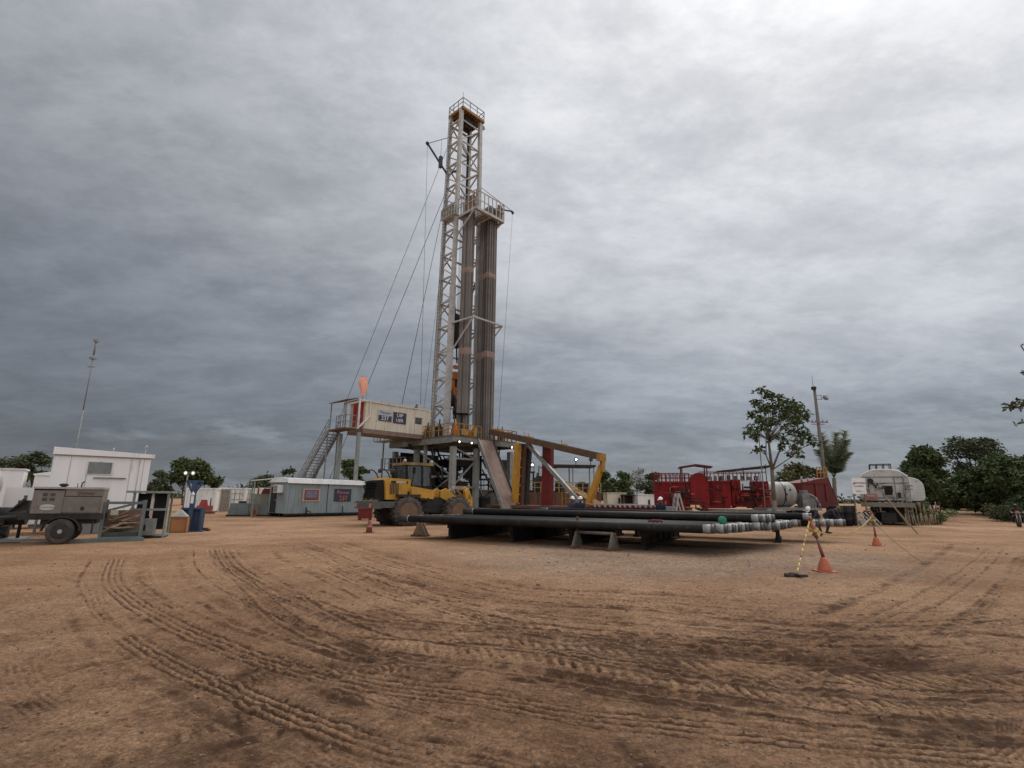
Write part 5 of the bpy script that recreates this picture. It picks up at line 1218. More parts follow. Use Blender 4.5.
m = MB(); m.bb(-1.0, -.3, -.15, .5, 1.15, 1.34); m.build('cover', pm('dusty_rose_grey', (.27, .22, .21)), t)

# pipe basket with boards
g = gxa(103, 515, 18.8); t = thing('pipe_basket', 'green grey steel basket heaped with brown boards right of the compressor trailer', 'basket', g, R(33))
m = MB()
for x in (0, 1.15):
    for y in (0, 1.0): m.bar((x, y, 0), (x, y, 1.42 if y > .5 else 1.36), .09)
for z in (1.32, .12):
    m.bar((0, 0, z), (1.2, 0, z), .08); m.bar((0, 1, z), (1.2, 1, z), .08)
m.bar((0, 1.0, 1.02), (1.2, 1.0, 1.4), .08); m.bar((-.8, -.1, .06), (1.3, -.1, .06), .12); m.build('frame', GGREY, t)
m = MB(); m.bb(.05, 1.1, .93, .98, .3, 1.05); m.build('back_panel', pm('brown_mesh_panel', (.17, .10, .07), (.12, .075, .055), 6, .8), t)
m = MB()
for i in range(20): a = Vector((random.uniform(.0, .7), random.uniform(.1, .85), .3+i*.025)); m.bar(a, a+Vector((random.uniform(.3, .7), random.uniform(-.1, .3), random.uniform(-.12, .25))), random.uniform(.05, .12), .03, i % 2)
m.build('boards', [pm('brown_board', (.23, .14, .09), (.16, .10, .07), 6, .85), pm('tan_board', (.30, .22, .15), None, 6, .85)], t)
m = MB(); m.bb(.0, 1.1, .05, .9, .12, .32); m.build('tray', pm('dark_green_tray', (.045, .055, .045)), t)
m = MB(); m.bb(.2, .42, -.02, .03, .9, 1.08); m.build('tag_plate', pm('cream_plate', (.42, .39, .33)), t)
# tool rack with two dark panels
g = gxa(132, 515, 20.5); t = thing('tool_rack', 'green grey steel rack with two black panels and a lower locker', 'rack', g, R(24)); t.scale = (.8, 1, 1)
m = MB(); m.bb(-.35, 1.55, -.1, .9, 1.68, 1.76); m.bb(-.1, 1.35, -.12, .06, 1.02, 1.1)
for x in (-.02, 1.38):
    for y in (0, .85): m.bar((x, y, 0), (x, y, 1.7), .09)
m.bb(-.1, 1.45, -.05, .9, .06, .14); m.build('frame', pm('grey_green_rack', (.22, .235, .215), (.16, .175, .16), 4, .6, c3=(.13, .10, .08)), t)
for x in (.12, .78): m = MB(); m.bb(x-.03, x+.52, .3, .38, .3, 1.66); m.build('black_panel', BLACK, t)
m = MB(); m.bb(.62, .72, .28, .34, .8, 1.66); m.build('white_strip', SIGNW, t)
m = MB(); m.bb(.0, 1.0, -.3, .25, .12, .72); lk = m.build('locker', pm('grey_locker', (.20, .21, .195), (.15, .155, .145), 4, .6, c3=(.12, .095, .075)), t)
m = MB(); m.bb(.5, .68, -.325, -.302, .3, .5); m.build('latch', BLACK, lk)
# plywood crate and sack
g = gr(168, 533); t = thing('plywood_crate', 'orange plywood crate standing between the tool rack and blue stand', 'crate', g, R(20))
m = MB(); m.bb(0, .66, 0, .6, .03, .66); m.build('box', PLY, t)
m = MB()
for x in (-.01, .6): m.bb(x, x+.07, -.015, -.002, .0, .68)
m.bb(-.01, .67, -.02, -.003, .0, .07); m.bb(-.01, .67, -.02, -.003, .6, .68); m.build('batten', pm('dark_batten', (.24, .115, .05)), t)
m = MB(); m.prism([(.05, .05, 0), (.6, .05, 0), (.6, .5, 0), (.05, .5, 0)], (0, 0, .03))
vs_ = [(.04, .04, .03), (.62, .04, .03), (.62, .52, .03), (.04, .52, .03), (.22, .2, .3), (.34, .18, .33), (.36, .3, .31), (.2, .3, .28)]
m.add(vs_, ((0, 1, 5, 4), (1, 2, 6, 5), (2, 3, 7, 6), (3, 0, 4, 7), (4, 5, 6, 7)))
sk = m.build('sack', pm('grey_cream_sack', (.36, .36, .32), (.28, .28, .25), 6, .9), None, g+Vector((0, 0, .66))); sk.rotation_euler = (0, 0, R(20)); tag(sk, 'pale grey sack slumped on top of the plywood crate', 'sack')
# blue stand
g = gxa(181, 515, 24.2); t = thing('blue_stand', 'blue steel stand with a tall post and boxed lower frame', 'stand', g, R(18))
m = MB(); m.bb(0, .82, .05, .65, .05, 1.0); m.build('box_frame', pm('dark_blue_panel', (.018, .036, .078), (.016, .028, .06), 3, .55), t)
m = MB(); m.bb(.30, .48, -.12, .1, 0, 2.2); m.bb(.02, .72, -.1, .06, 2.2, 2.28); m.bar((.39, -.03, 1.6), (.7, -.03, 2.2), .07); m.bar((.39, -.03, 1.6), (.08, -.03, 2.2), .07)
m.bb(-.02, .86, -.05, .04, .98, 1.06); m.bb(-.02, .07, -.05, .04, 0, 1.0); m.bb(.76, .85, -.05, .04, 0, 1.0); m.bb(-.1, .95, -.1, .7, 0, .05); m.build('post', BLUE, t)
m = MB(); m.bb(.33, .45, -.127, -.122, 1.25, 1.62); m.lathe([(0, .09), (.14, .01)], (.39, -.13, 1.64), (0, 0, 1), 4, sm=False); m.bb(.12, .2, .043, .05, .12, .25); m.build('label_plate', SIGNW, t)
g = gx(201, 25); m = MB(); m.bb(-.4, .4, -.08, .08, 0, .09); m.bb(-.3, .3, -.02, .1, .09, .14); o = m.build('steel_block', RUSTM, None, g); tag(o, 'rusty steel block lying on the sand right of the blue stand', 'block')

# antenna
g = at(76.5, 445, 29); t = thing('radio_antenna', 'very thin tall radio antenna mast behind the office cabin', 'antenna', (g.x, g.y, 0))
tp = at(96, 340, 29).z
m = MB(); m.tube((0, 0, 0), (0, 0, tp*.6), .045, .035, 6); m.tube((0, 0, tp*.6), (0, 0, tp-.3), .03, .018, 6); m.build('mast', GREYM, t)
m = MB(); m.tube((0, 0, tp-.9), (0, 0, tp), .05, .04, 6); m.box((0, 0, tp-1.1), (.25, .25, .12)); m.box((0, 0, tp-.05), (.2, .2, .16)); m.tube((-.2, 0, tp-1.6), (.2, 0, tp-1.6), .03); m.build('aerial', GREYM, t)
# twin lamp mast
g = gx(182, 44); t = thing('light_tower', 'thin lamp mast carrying two lit floodlights before the dark left tree', 'light tower', g)
hh = at(182, 473, 44).z; m = MB(); m.tube((0, 0, 0), (0, 0, hh), .06, .05, 6); m.bar((-.15, 0, hh), (.55, 0, hh), .06); m.build('mast', GREYM, t)
for x in (-.12, .5): 
    m = MB(); m.lathe([(0, .08), (.14, .2), (.16, .2)], (x, .05, hh), (0, -1, 0), 10); f = m.build('floodlight', GREYM, t)
    m = MB(); m.lathe([(.162, .13), (.17, .13)], (x, .05, hh), (0, -1, 0), 10); m.build('lit_lens', em('dim_lit_lens', (1, .97, .9), .3), f)

# ------------------------------------------------------------------ red pumping units behind the casing
def red_units():
    g = gx(656, 34); t = thing('red_mud_tank', 'dark red open tank with railings and half round end, left red unit', 'tank', g, R(-14))
    m = MB(); m.bb(0, 2.15, 0, 2.2, .95, 2.75)
    for i in range(5): m.bb(.1+i*.46, .17+i*.46, -.06, 0, .95, 2.75)
    m.bb(0, 2.15, -.07, .0, 2.68, 2.8); m.bb(0, 2.15, -.07, 0, 1.75, 1.85)
    m.build('tank_wall', RED, t)
    m = MB(); rail(m, [(0, 0, 2.8), (2.15, 0, 2.8)], .5, .03, .25); rail(m, [(0, 0, 2.8), (0, 2.2, 2.8)], .5, .03, .5); rail(m, [(0, 2.2, 2.8), (2.6, 2.2, 2.8)], .5, .03, .3); m.build('railing', REDD, t)
    m = MB(); m.prism([(2.2, .1, 1.35)]+[(2.75-.55*math.cos(a_), .1, 2.8+.55*math.sin(a_)) for a_ in [i*math.pi/10 for i in range(11)]]+[(3.3, .1, 1.35)], (0, 1.6, 0)); m.build('end_cap', RED, t)
    m = MB(); m.bb(-.1, 3.4, .0, .25, .0, .3); m.bb(-.1, 3.4, 1.9, 2.15, 0, .3)
    for x in (.1, 1.1, 2.0, 3.1): m.bb(x-.08, x+.08, .1, .25, .3, 1.35); m.bb(x-.08, x+.08, 1.9, 2.05, .3, 1.35)
    m.bb(.2, 3.2, .3, 1.8, .4, .94); m.build('skid', REDD, t)
    m = MB()
    for i in range(70): a_ = Vector((random.uniform(.1, 3.2), random.uniform(-.4, -.1), random.uniform(.4, 2.5))); m.tube(a_, a_+Vector(random.choice([(random.uniform(.2, .8), 0, 0), (0, 0, random.uniform(.2, .6))])), random.uniform(.02, .06), None, 6, (0, 1, 2, 1, 3, 2, 1)[i % 7])
    m.build('pipework', [RED, DARK, REDL, pm('tan_fitting', (.25, .16, .11))], t)
    m = MB(); m.prism([(1.6, -.2, 3.72), (2.6, -.2, 3.88), (3.6, -.2, 3.74), (3.6, -.2, 3.67), (2.6, -.2, 3.8), (1.6, -.2, 3.65)], (0, 1.6, 0))
    for x in (1.75, 3.25): m.bar((x, 0, 2.8), (x, 0, 3.74), .07); m.bar((x, 1.3, 2.7), (x, 1.3, 3.74), .07)
    m.build('canopy', pm('maroon_canopy', (.12, .018, .025), (.09, .02, .025), 3, .6), t)

    g = gx(700.5, 34); t = thing('red_pump_unit', 'long red pumping unit on pale legs under a dark canopy, right red unit', 'pump unit', g, R(-14)); t.scale = (.66, 1, 1)
    m = MB(); m.prism([(.45, 0, 1.15), (2.75, 0, 1.15), (2.95, 0, 1.4), (2.95, 0, 2.85), (.2, 0, 2.85), (.2, 0, 1.5)], (0, 2.1, 0)); m.bb(.2, 2.95, -.07, -.0, 2.75, 2.87); m.bb(1.05, 1.95, -.03, -.004, 2.3, 2.36); m.bb(1.4, 1.65, -.03, -.004, 2.0, 2.06); m.build('hopper', RED, t)
    m = MB(); m.bb(3.05, 3.9, .1, 2.0, 1.3, 2.95); m.bb(5.2, 6.4, .2, 2.0, 1.25, 2.85); m.build('side_tank', RED, t)
    m = MB()
    for i in range(95): a_ = Vector((random.uniform(3.0, 6.4) if i > 25 else random.uniform(.3, 2.6), random.uniform(-.3, .1) if i % 3 else random.uniform(0, .8), random.uniform(1.2, 2.7))); m.tube(a_, a_+Vector(random.choice([(random.uniform(.3, 1.0), 0, 0), (0, 0, random.uniform(.2, .6))])), random.uniform(.02, .075), None, 6, (0, 1, 2, 1, 0)[i % 5])
    m.bb(4.0, 5.2, .5, 1.8, 1.25, 2.3); m.build('pipework', [REDD, DARK, REDL], t)
    m = MB(); rail(m, [(.2, 0, 2.87), (2.95, 0, 2.87), (6.3, .3, 2.87)], .55, .03, .35, False); rail(m, [(.2, 2.0, 2.87), (6.3, 2.0, 2.87)], .55, .03, .45, False)
    m.build('railing', pm('pale_pink_rail', (.42, .27, .25), (.25, .1, .09)), t)
    m = MB()
    for i in range(9): m.box((.5+i*.62, .6, 3.05), (random.uniform(.2, .4), .4, random.uniform(.2, .45)))
    m.build('top_fitting', pm('pale_grey_fitting', (.38, .37, .36), (.2, .16, .15)), t)
    m = MB(); m.prism([(1.8, -.3, 3.42), (6.7, -.3, 3.72), (6.7, -.3, 3.84), (1.8, -.3, 3.48)], (0, 2.0, 0))
    for x in (2.4, 4.2, 6.2): m.bar((x, 0, 2.85), (x, 0, 3.5+.09*(x-1.8)), .06)
    m.build('canopy', pm('dark_canopy', (.04, .028, .032), (.03, .025, .03), 3, .6), t)
    m = MB(); m.bb(.3, 7.6, -.1, .15, .9, 1.08); m.bb(.3, 7.6, 1.8, 2.05, .9, 1.08); m.bb(3.2, 7.6, .1, 1.8, 1.0, 1.09); m.build('skid', GREYM, t)
    m = MB()
    for x in (1.9, 3.1, 4.6, 6.0, 7.3):
        for y in (0, 1.9): m.bar((x-.18, y, 0), (x, y, .9), .11); m.bar((x+.22, y, 0), (x, y, .9), .11)
    m.build('leg', GREYM, t)
    m = MB(); m.bb(.3, 1.7, -.5, .9, .15, .75); m.build('toolbox', REDD, t)
    g = gx(794, 36)
    t = thing('transfer_tank', 'dusty white horizontal tank with rounded ends behind the slender tree', 'tank', gx(771, 36), R(3))
    m = MB(); m.lathe([(0, .3), (.12, .72), (.35, .87), (1.85, .87), (2.08, .74), (2.2, .3)], (.05, .9, 2.1), (1, 0, 0), 22); m.build('tank_shell', pm('dusty_grey_tank', (.29, .285, .27), (.22, .215, .205), 2, .55, streak=True, c3=(.2, .17, .14)), t)
    m = MB(); m.lathe([(0, .88), (.05, .88)], (1.2, .9, 2.1), (1, 0, 0), 22); m.lathe([(0, .09), (.02, .09)], (1.3, .04, 2.1), (0, -1, 0), 10); m.lathe([(0, .07), (.02, .07)], (1.6, .05, 2.4), (0, -1, 0), 10); m.tube((1.25, .02, 1.6), (1.25, .02, 2.7), .03); m.build('fitting', DARK, t)
    m = MB(); m.bb(-.2, 3.6, -.1, 1.9, 1.05, 1.22); m.build('deck', GREYM, t)
    m = MB()
    for x in (0, 1.6, 3.2):
        for y in (0, 1.7): m.bb(x-.1, x+.1, y-.1, y+.1, 0, 1.05)
    m.bb(.3, 3.0, .2, 1.6, .3, 1.0); m.build('leg', DARK, t)
    m = MB(); m.bb(2.35, 2.9, -.05, .6, 1.22, 2.2); m.bb(2.5, 2.8, .0, .5, 2.2, 2.4); m.bb(3.0, 3.5, .3, 1.2, 1.22, 1.9); m.path([(2.9, 0, 2.1), (3.2, -.1, 1.9), (3.4, -.1, 1.5), (3.5, -.1, 1.25)], .09); m.build('pump', pm('mixed_grey_pump', (.20, .20, .19), (.10, .10, .10), 4, .6), t)
    g = gx(813, 38); t = thing('red_skip', 'red steel skip with a slanting paler end, standing left of the white sign', 'skip', g, R(8))
    m = MB(); m.prism([(.1, 0, 1.6), (.9, 0, 1.25), (2.25, 0, 1.15), (1.55, 0, 3.35), (.6, 0, 3.2), (-.5, 0, 2.95), (-.5, 0, 2.3)], (0, 2.2, 0)); [m.bb(x-.05, x+.05, -.07, -.003, 1.7, 2.95) for x in (.5, 1.3)]; m.bb(-.5, 1.5, -.07, -.003, 2.9, 3.0); m.build('skip_wall', pm('dull_red_paint', (.13, .012, .011), (.085, .01, .009), 2, .6, streak=True, c3=(.05, .02, .016)), t)
    m = MB(); m.prism([(2.28, -.03, 1.1), (2.7, 1.0, 1.15), (2.05, 1.0, 3.3), (1.58, -.03, 3.4)], (.04, .05, 0)); m.build('end_plate', REDL, t)
    m = MB()
    for i in range(3): m.tube((-.3+i*.5, .3, 2.9+i*.1), (-.25+i*.5, .35, 3.25+random.uniform(0, .25)), .07)
    m.build('top_pipe', GREYM, t)
    m = MB(); rail(m, [(1.0, .3, 3.3), (1.8, .3, 3.3)], .8, .03, .3); m.build('railing', YELR, t)
    m = MB(); m.bb(-1.2, 2.2, .1, .4, 0, .25); m.bb(-1.2, 2.2, 1.8, 2.1, 0, .25)
    for x in (-1.0, .3, 1.6):
        for y in (.2, 1.9): m.bb(x-.1, x+.1, y-.1, y+.1, .25, 1.3)
    m.bar((1.7, -.15, 0), (1.75, -.15, 1.2), .1); m.build('skid', DARK, t)
red_units()
g = gx(679, 30); t = thing('step_ladder', 'grey A shaped step ladder standing in front of the dark red tank', 'ladder', g, R(10))
m = MB()
for y in (-.2, .2): m.bar((-.42, y, 0), (-.02, y, 2.0), .09); m.bar((.5, y, 0), (.02, y, 2.0), .08)
for i in range(6): m.bar((-.37+i*.062, -.2, .25+i*.31), (-.37+i*.062, .2, .25+i*.31), .06)
m.build('frame', GALV, t)
g = gx(672, 31.5); t = thing('grey_box', 'grey steel box on the ground left of the step ladder', 'box', g, R(5))
m = MB(); m.bb(-.35, .35, 0, .5, .05, 1.2); m.build('box_body', GREYM, t); m = MB(); m.bb(-.38, .38, -.03, .53, 1.2, 1.25); m.build('lid', GALV, t)
g = gx(691, 31); t = thing('valve_set', 'small tan valve set on the ground right of the step ladder', 'valve', g)
m = MB(); m.lathe([(0, .2), (.5, .2), (.6, .35), (.75, .35), (.8, .15), (1.2, .15)], (0, 0, 0), (0, 0, 1), 12); m.tube((-.4, 0, .4), (.4, 0, .4), .1); m.build('valve_body', pm('tan_valve', (.30, .21, .14), (.22, .15, .10), 6, .7), t)
m = MB(); m.lathe([(0, .25), (.05, .25)], (0, 0, 1.2), (0, 0, 1), 14); m.build('hand_wheel', YELR, t)
# black drums right of the skip
for i, (px, Y) in enumerate(((838, 37.0), (846, 37.6), (851, 39))):
    m = MB(); m.lathe([(0, .42), (.4, .42), (.42, .44), (.45, .42), (.9, .42), (.92, .44), (.95, .42), (1.35, .42), (1.38, .36)], (0, 0, 0), (0, 0, 1), 16)
    o = m.build('plastic_drum', BLACK, None, gx(px, Y)); tag(o, ['black plastic drum nearest the red skip, leftmost of three', 'black plastic drum in the middle of the three under the white sign', 'black plastic drum farthest right, close to the bulk tank trailer'][i], 'drum', 'black drums by the skip')

# white notice board
g = gx(856.5, 38.5); t = thing('notice_board', 'white notice board with small dark writing left of the bulk tank trailer', 'sign', g, 0)
z0, z1 = at(860, 494, 38.5).z, at(860, 478, 38.5).z
m = MB(); m.bb(0, 1.02, -.02, .02, z0, z1); b = m.build('board', SIGNW, t)
m = MB()
for x in (.12, .9): m.bb(x-.04, x+.04, .021, .1, 0, z1-.05)
m.build('post', WOOD, t)
text('lettering', 'INFORMA', .17, (.62, -.026, z0+.78), (1, 0, 0), (0, 0, 1), NAVY, b); text('lettering', 'TALADRO', .15, (.52, -.026, z0+.55), (1, 0, 0), (0, 0, 1), pm('maroon_letter', (.12, .03, .03)), b); text('lettering', 'AVISO 2', .13, (.5, -.026, z0+.2), (1, 0, 0), (0, 0, 1), DARK, b)
m = MB(); m.prism([(.1, -.03, z0+.7), (.26, -.03, z0+.7), (.18, -.03, z0+.86)], (0, .008, 0)); m.build('warning_mark', REDL, b)

# bulk tank trailers
def bulk(px, Y, rz, W, Ht, label, rear):
    g = gx(px, Y); t = thing('bulk_tank_trailer', label, 'trailer', g, rz)      # local y runs away along the tank
    z0 = 1.75; L = 7.5
    prof = []
    for i in range(25):
        a_ = -math.pi*.5+i/24*2*math.pi; cx, cz = math.cos(a_), math.sin(a_)
        k = 7 if cz < 0 else 2.5
        prof.append((W/2*math.copysign(abs(cx)**(2/k), cx), z0+Ht/2+Ht/2*math.copysign(abs(cz)**(2/k), cz)))
    prof = prof[:-1]; n = len(prof); m = MB()
    ys = [(-.12, .97), (-.06, .99), (.05, 1.0), (L, 1.0), (L+.25, .8)]
    c = Vector((0, 0, z0+Ht/2)); vs = []
    for y, s in ys: vs += [(x*s, y, c.z+(z-c.z)*s) for x, z in prof]
    m.add(vs, [(k*n+i, k*n+(i+1) % n, (k+1)*n+(i+1) % n, (k+1)*n+i) for k in range(len(ys)-1) for i in range(n)], 0, True)
    m.build('tank_shell', TANKW, t)
    m = MB(); m.add([(x*.965, -.121, c.z+(z-c.z)*.965) for x, z in prof]+[(x*.965, -.14, c.z+(z-c.z)*.965) for x, z in prof], [tuple(range(n)), tuple(range(n, 2*n))]+[(i, (i+1) % n, (i+1) % n+n, i+n) for i in range(n)]); hd = m.build('rear_head', pm('dusty_pale_tank_end', (.54, .53, .505), (.42, .41, .39), 1.5, .55, c3=(.26, .22, .18)), t)
    m = MB(); m.bb(-W/2-.05, W/2+.05, -.55, -.1, 1.3, 1.62); m.bb(-W/2, W/2, -.1, L, 1.35, 1.6); m.build('chassis_beam', pm('dusty_olive_beam', (.20, .19, .155), (.15, .14, .115), 3, .7), t)
    for y in (1.0, 2.3):
        for x in (-W/2+.3, W/2-.3):
            w = MB(); w.lathe([(-.25, .3), (-.25, .46), (-.2, .5), (.2, .5), (.25, .46), (.25, .3)], (x, y, .5), (1, 0, 0), 18); wh = w.build('wheel', TYRE, t)
            w = MB(); w.lathe([(-.22, .3), (-.1, .26), (.1, .26), (.22, .3)], (x, y, .5), (1, 0, 0), 14); w.build('rim', DARK, wh)
    m = MB(); m.bb(-W/2+.55, W/2-.55, .6, 3.2, .2, 1.3); m.bb(-.45, .45, -.3, .5, .25, .9)
    for x in (-1.0, .2, .95): m.bar((x, -.2, 1.3), (x, 0, .1), .08)
    m.build('undercarriage', DARK, t)
    m = MB(); rail(m, [(-.75, .3, z0+Ht-.02), (.55, .3, z0+Ht-.02)], .38, .03, .42, False); rail(m, [(-.75, 2.4, z0+Ht), (.55, 2.4, z0+Ht)], .4, .03, .5, False); m.bar((-.75, .3, z0+Ht+.36), (-.75, 2.4, z0+Ht+.38), .05); m.bar((.55, .3, z0+Ht+.36), (.55, 2.4, z0+Ht+.38), .05); m.build('top_railing', DARK, t)
    if rear:
        m = MB(); m.bb(-.1, .5, -.24, -.16, z0+.35, z0+1.15); w = m.build('rear_box', pm('pale_grey_box', (.34, .34, .32)), t); m = MB(); m.bb(-.05, .45, -.25, -.241, z0+.42, z0+1.08); m.build('dark_panel', BLACK, w)
        m = MB(); m.bb(-1.32, -.55, -.42, -.36, z0+.02, z0+.5); s = m.build('placard', pm('faded_red_placard', (.38, .19, .15), (.30, .12, .09), 5, .5), t)
        text('lettering', 'PELIGRO', .13, (-.93, -.425, z0+.36), (1, 0, 0), (0, 0, 1), SIGNW, s); text('lettering', '1202', .16, (-.93, -.425, z0+.16), (1, 0, 0), (0, 0, 1), pm('dark_maroon_letter', (.09, .02, .02)), s)
        m = MB(); m.bb(-1.4, .9, -.5, -.2, z0-.1, z0-.0); m.bb(-1.35, -.5, -.55, -.35, z0-.0, z0+.02); m.path([(-.95, -.2, z0+1.5), (-.7, -.22, z0+1.25), (-.5, -.22, z0+.9)], .06); m.lathe([(0, .2), (.06, .2)], (-.85, -.2, z0+1.45), (0, -1, 0), 12); m.bb(.7, .9, -.28, -.16, z0+.25, z0+.6); m.build('pipe_fitting', DARK, t)
        m = MB(); rr = random.Random(4)
        for i in range(34): a_ = Vector((rr.uniform(-1.4, 1.45), rr.uniform(-.4, -.2), rr.uniform(z0-.9, z0+.9 if i % 3 else z0+1.6))); m.tube(a_, a_+Vector(rr.choice([(rr.uniform(.2, .6), 0, 0), (0, 0, rr.uniform(.2, .7)), (.2, 0, .25)])), rr.uniform(.02, .055), None, 6, i % 3)
        for z in (z0+.22, z0+1.3, z0+1.75): m.bar((-1.35, -.16, z), (1.35, -.16, z), .05, .05, 1)
        for x in (-1.0, .62, 1.15): m.bar((x, -.17, z0+.1), (x, -.17, z0+1.7), .05, .05, 1)
        for dx in (1.18, 1.45): m.bar((dx, -.3, .5), (dx, -.3, z0+1.9), .04, .04, 2)
        for i in range(9): m.bar((1.18, -.3, .7+i*.34), (1.45, -.3, .7+i*.34), .035, .035, 2)
        m.build('pipework', [DARK, GREYM, pm('dusty_pipe', (.30, .28, .25), (.2, .185, .165), 5, .6)], t)
    return t
bulk(890, 39.5, R(-33), 3.15, 2.35, 'bulky dusty white tank trailer with dark rear panel and red placard, seen from behind', True)
bulk(910, 44.5, R(-33), 2.6, 2.0, 'second dusty white tank trailer half hidden behind the first one\'s right side', False)
# hoses and dark machine under the sign
g = gx(864, 37.8); t = thing('hose_rack', 'pale hoses and pipes looped over a low rack left of the tank trailer', 'hose rack', g)
m = MB(); m.bar((-.7, 0, .9), (.9, 0, .9), .08); m.bar((-.6, 0, 0), (-.6, 0, .9), .08); m.bar((.8, 0, 0), (.8, 0, .9), .08); m.build('frame', DARK, t)
m = MB()
for i in range(4): m.path([(-.5+i*.3, -.1, .95), (-.3+i*.3, -.3, .6), (.1+i*.25, -.45, .2), (.3+i*.2, -.5, .07)], .05, 6)
m.lathe([(-.12, .22), (.12, .22)], (-.4, -.5, .25), (0, 1, 0), 12); m.build('hose', pm('pale_hose', (.34, .33, .30), (.25, .24, .22)), t)
# stakes
for i in range(15):
    px = 906+i*2.5; Y = 38.6+i*.16; h = random.uniform(1.25, 1.75); m = MB(); a_ = random.uniform(-.1, .1)
    m.tube((0, 0, -.1), (a_, 0, h*.55), .055, .05, 6); m.tube((a_, 0, h*.55), (a_*1.8, .03, h), .05, .035, 6)
    o = m.build('wooden_stake', WOOD, None, gx(px, Y)); tag(o, 'rough grey wooden stake in the row right of the tank trailers', 'stake', 'stakes right of the tank trailers')
for i, (px, py, dx, nm) in enumerate(((910, 527, .5, 'pale timber prop leaning steeply against the tank trailer, left one of two'), (918, 534, -.45, 'longer pale timber prop leaning with its foot nearest the camera'))):
    m = MB(); m.bar((0, 0, 0), (-.75+dx*.2, 1.0, 2.0), .07, .06); o = m.build('timber_prop', pm('pale_timber', (.24, .185, .12), (.17, .13, .085), 5, .8, streak=True), None, gr(px, py)); tag(o, nm, 'prop')

# background sheds and tanks behind the ramp
g = gx(399, 68); t = thing('accumulator_house', 'dark grey steel house with pipes standing behind the rig floor and loader', 'shed', g, R(8))
m = MB(); m.bb(0, 6.5, 0, 2.6, .3, 4.2)
for i in range(7): m.bb(.05+i, .13+i, -.08, 0, .3, 4.2)
m.build('wall', pm('dark_shed_wall', (.07, .068, .065), (.045, .044, .042), 2, .7, c3=(.09, .06, .04)), t)
m = MB(); m.bb(-.15, 6.65, -.2, 2.8, 4.2, 4.35); m.build('roof', DARK, t)
m = MB()
for i in range(24): a_ = Vector((random.uniform(0, 6), random.uniform(-.6, -.2), random.uniform(.5, 4.8))); m.tube(a_, a_+Vector(random.choice([(random.uniform(.6, 2), 0, 0), (0, 0, random.uniform(.5, 1.8))])), random.uniform(.05, .12), None, 6)
m.build('pipework', GREYM, t)
m = MB(); m.bb(.2, 6.3, .1, 2.5, 0, .3); m.build('skid', DARK, t)
g = gx(573, 62); t = thing('shaker_house', 'mud tank with a flat dark canopy and lamps behind the pipe handler', 'shed', g, R(3))
m = MB(); m.bb(-2.6, 2.7, -.5, 2.8, 5.3, 5.55); m.build('roof', DARK, t)
m = MB()
for x in (-2.4, 0, 2.5): m.bar((x, -.2, 2.4), (x, -.2, 5.3), .12); m.bar((x, 2.4, 2.4), (x, 2.4, 5.3), .12)
m.build('post', GREYM, t)
m = MB(); m.bb(-5.2, 3.2, -.6, 3, .2, 2.3); 
for i in range(9): m.bb(-5.1+i, -5.0+i, -.68, -.6, .2, 2.3)
m.build('tank_wall', RUSTM, t)
m = MB(); rail(m, [(-5.2, -.55, 2.3), (3.2, -.55, 2.3)], 1.15, .045, .7); m.build('railing', pm('dull_yellow_rail', (.36, .25, .08), (.25, .17, .06)), t)
for (x, y, z, a, b, c) in ((-1.3, .6, 3.0, 1.2, 1.5, 1.2), (1.2, .6, 2.9, 1.3, 1.4, 1.0), (-3.8, .6, 3.2, 1.6, 1.6, 1.6)):
    m = MB(); m.box((x, y, z), (a, b, c)); m.box((x, y, z+c/2+.1), (a*.5, b*.6, .2)); m.tube((x+a/2, y, z), (x+a/2+.5, y, z-.3), .12); m.build('shaker', DARK, t)
for x, lit in ((.35, True), (2.1, False)):
    m = MB(); m.bar((x, -.4, 5.5), (x, -.4, 6.1), .07); m.lathe([(0, .1), (.2, .24), (.24, .24)], (x, -.4, 6.15), (0, -1, 0), 12); f = m.build('floodlight', DARK, t)
    m = MB(); m.lathe([(.245, .11), (.26, .11)], (x, -.4, 6.15), (0, -1, 0), 12); m.build('lens', LAMP if lit else GLASS, f)
g = gx(512, 66); t = thing('mud_tank_row', 'long dark mud tank with railings and pipes behind the slanting ramp', 'tank', g, R(4))
m = MB(); m.bb(-6, 5.5, 0, 2.8, .2, 2.6)
for i in range(12): m.bb(-5.9+i, -5.8+i, -.1, 0, .2, 2.6)
m.build('tank_wall', pm('dark_grey_tank', (.13, .125, .12), (.08, .078, .075), 2, .6, c3=(.11, .08, .06)), t)
m = MB(); rail(m, [(-6, 0, 2.6), (5.5, 0, 2.6)], 1.2, .045, .8); rail(m, [(-2, 2.6, 5.0), (3, 2.6, 5.0)], 1.2, .045, .8); m.build('railing', GREYM, t)
m = MB()
for i in range(40): a_ = Vector((random.uniform(-6, 5), random.uniform(-.6, 2.4), random.uniform(.4, 5.5))); m.tube(a_, a_+Vector(random.choice([(random.uniform(.6, 3), 0, 0), (0, 0, random.uniform(.5, 2)), (random.uniform(-1, 1), 0, random.uniform(.5, 2))])), random.uniform(.05, .14), None, 6)
m.bb(-2, 3, 1.2, 2.8, 4.85, 5.0); m.bb(-1.8, 0, 1.3, 2.5, 5.0, 6.4); m.bb(1, 2.4, 1.3, 2.5, 5.0, 6.1)
for x in (-1.8, .5, 2.8): m.bar((x, 1.4, 2.6), (x, 1.4, 4.9), .2)
m.build('pipework', DARK, t)
m = MB(); m.lathe([(0, .08), (.15, .24), (.18, .24)], (2.6, 1.0, 5.8), (0, -1, 0), 10); f = m.build('floodlight', DARK, t); m = MB(); m.lathe([(.19, .12), (.2, .12)], (2.6, 1.0, 5.8), (0, -1, 0), 10); m.build('lit_lens', LAMP, f)
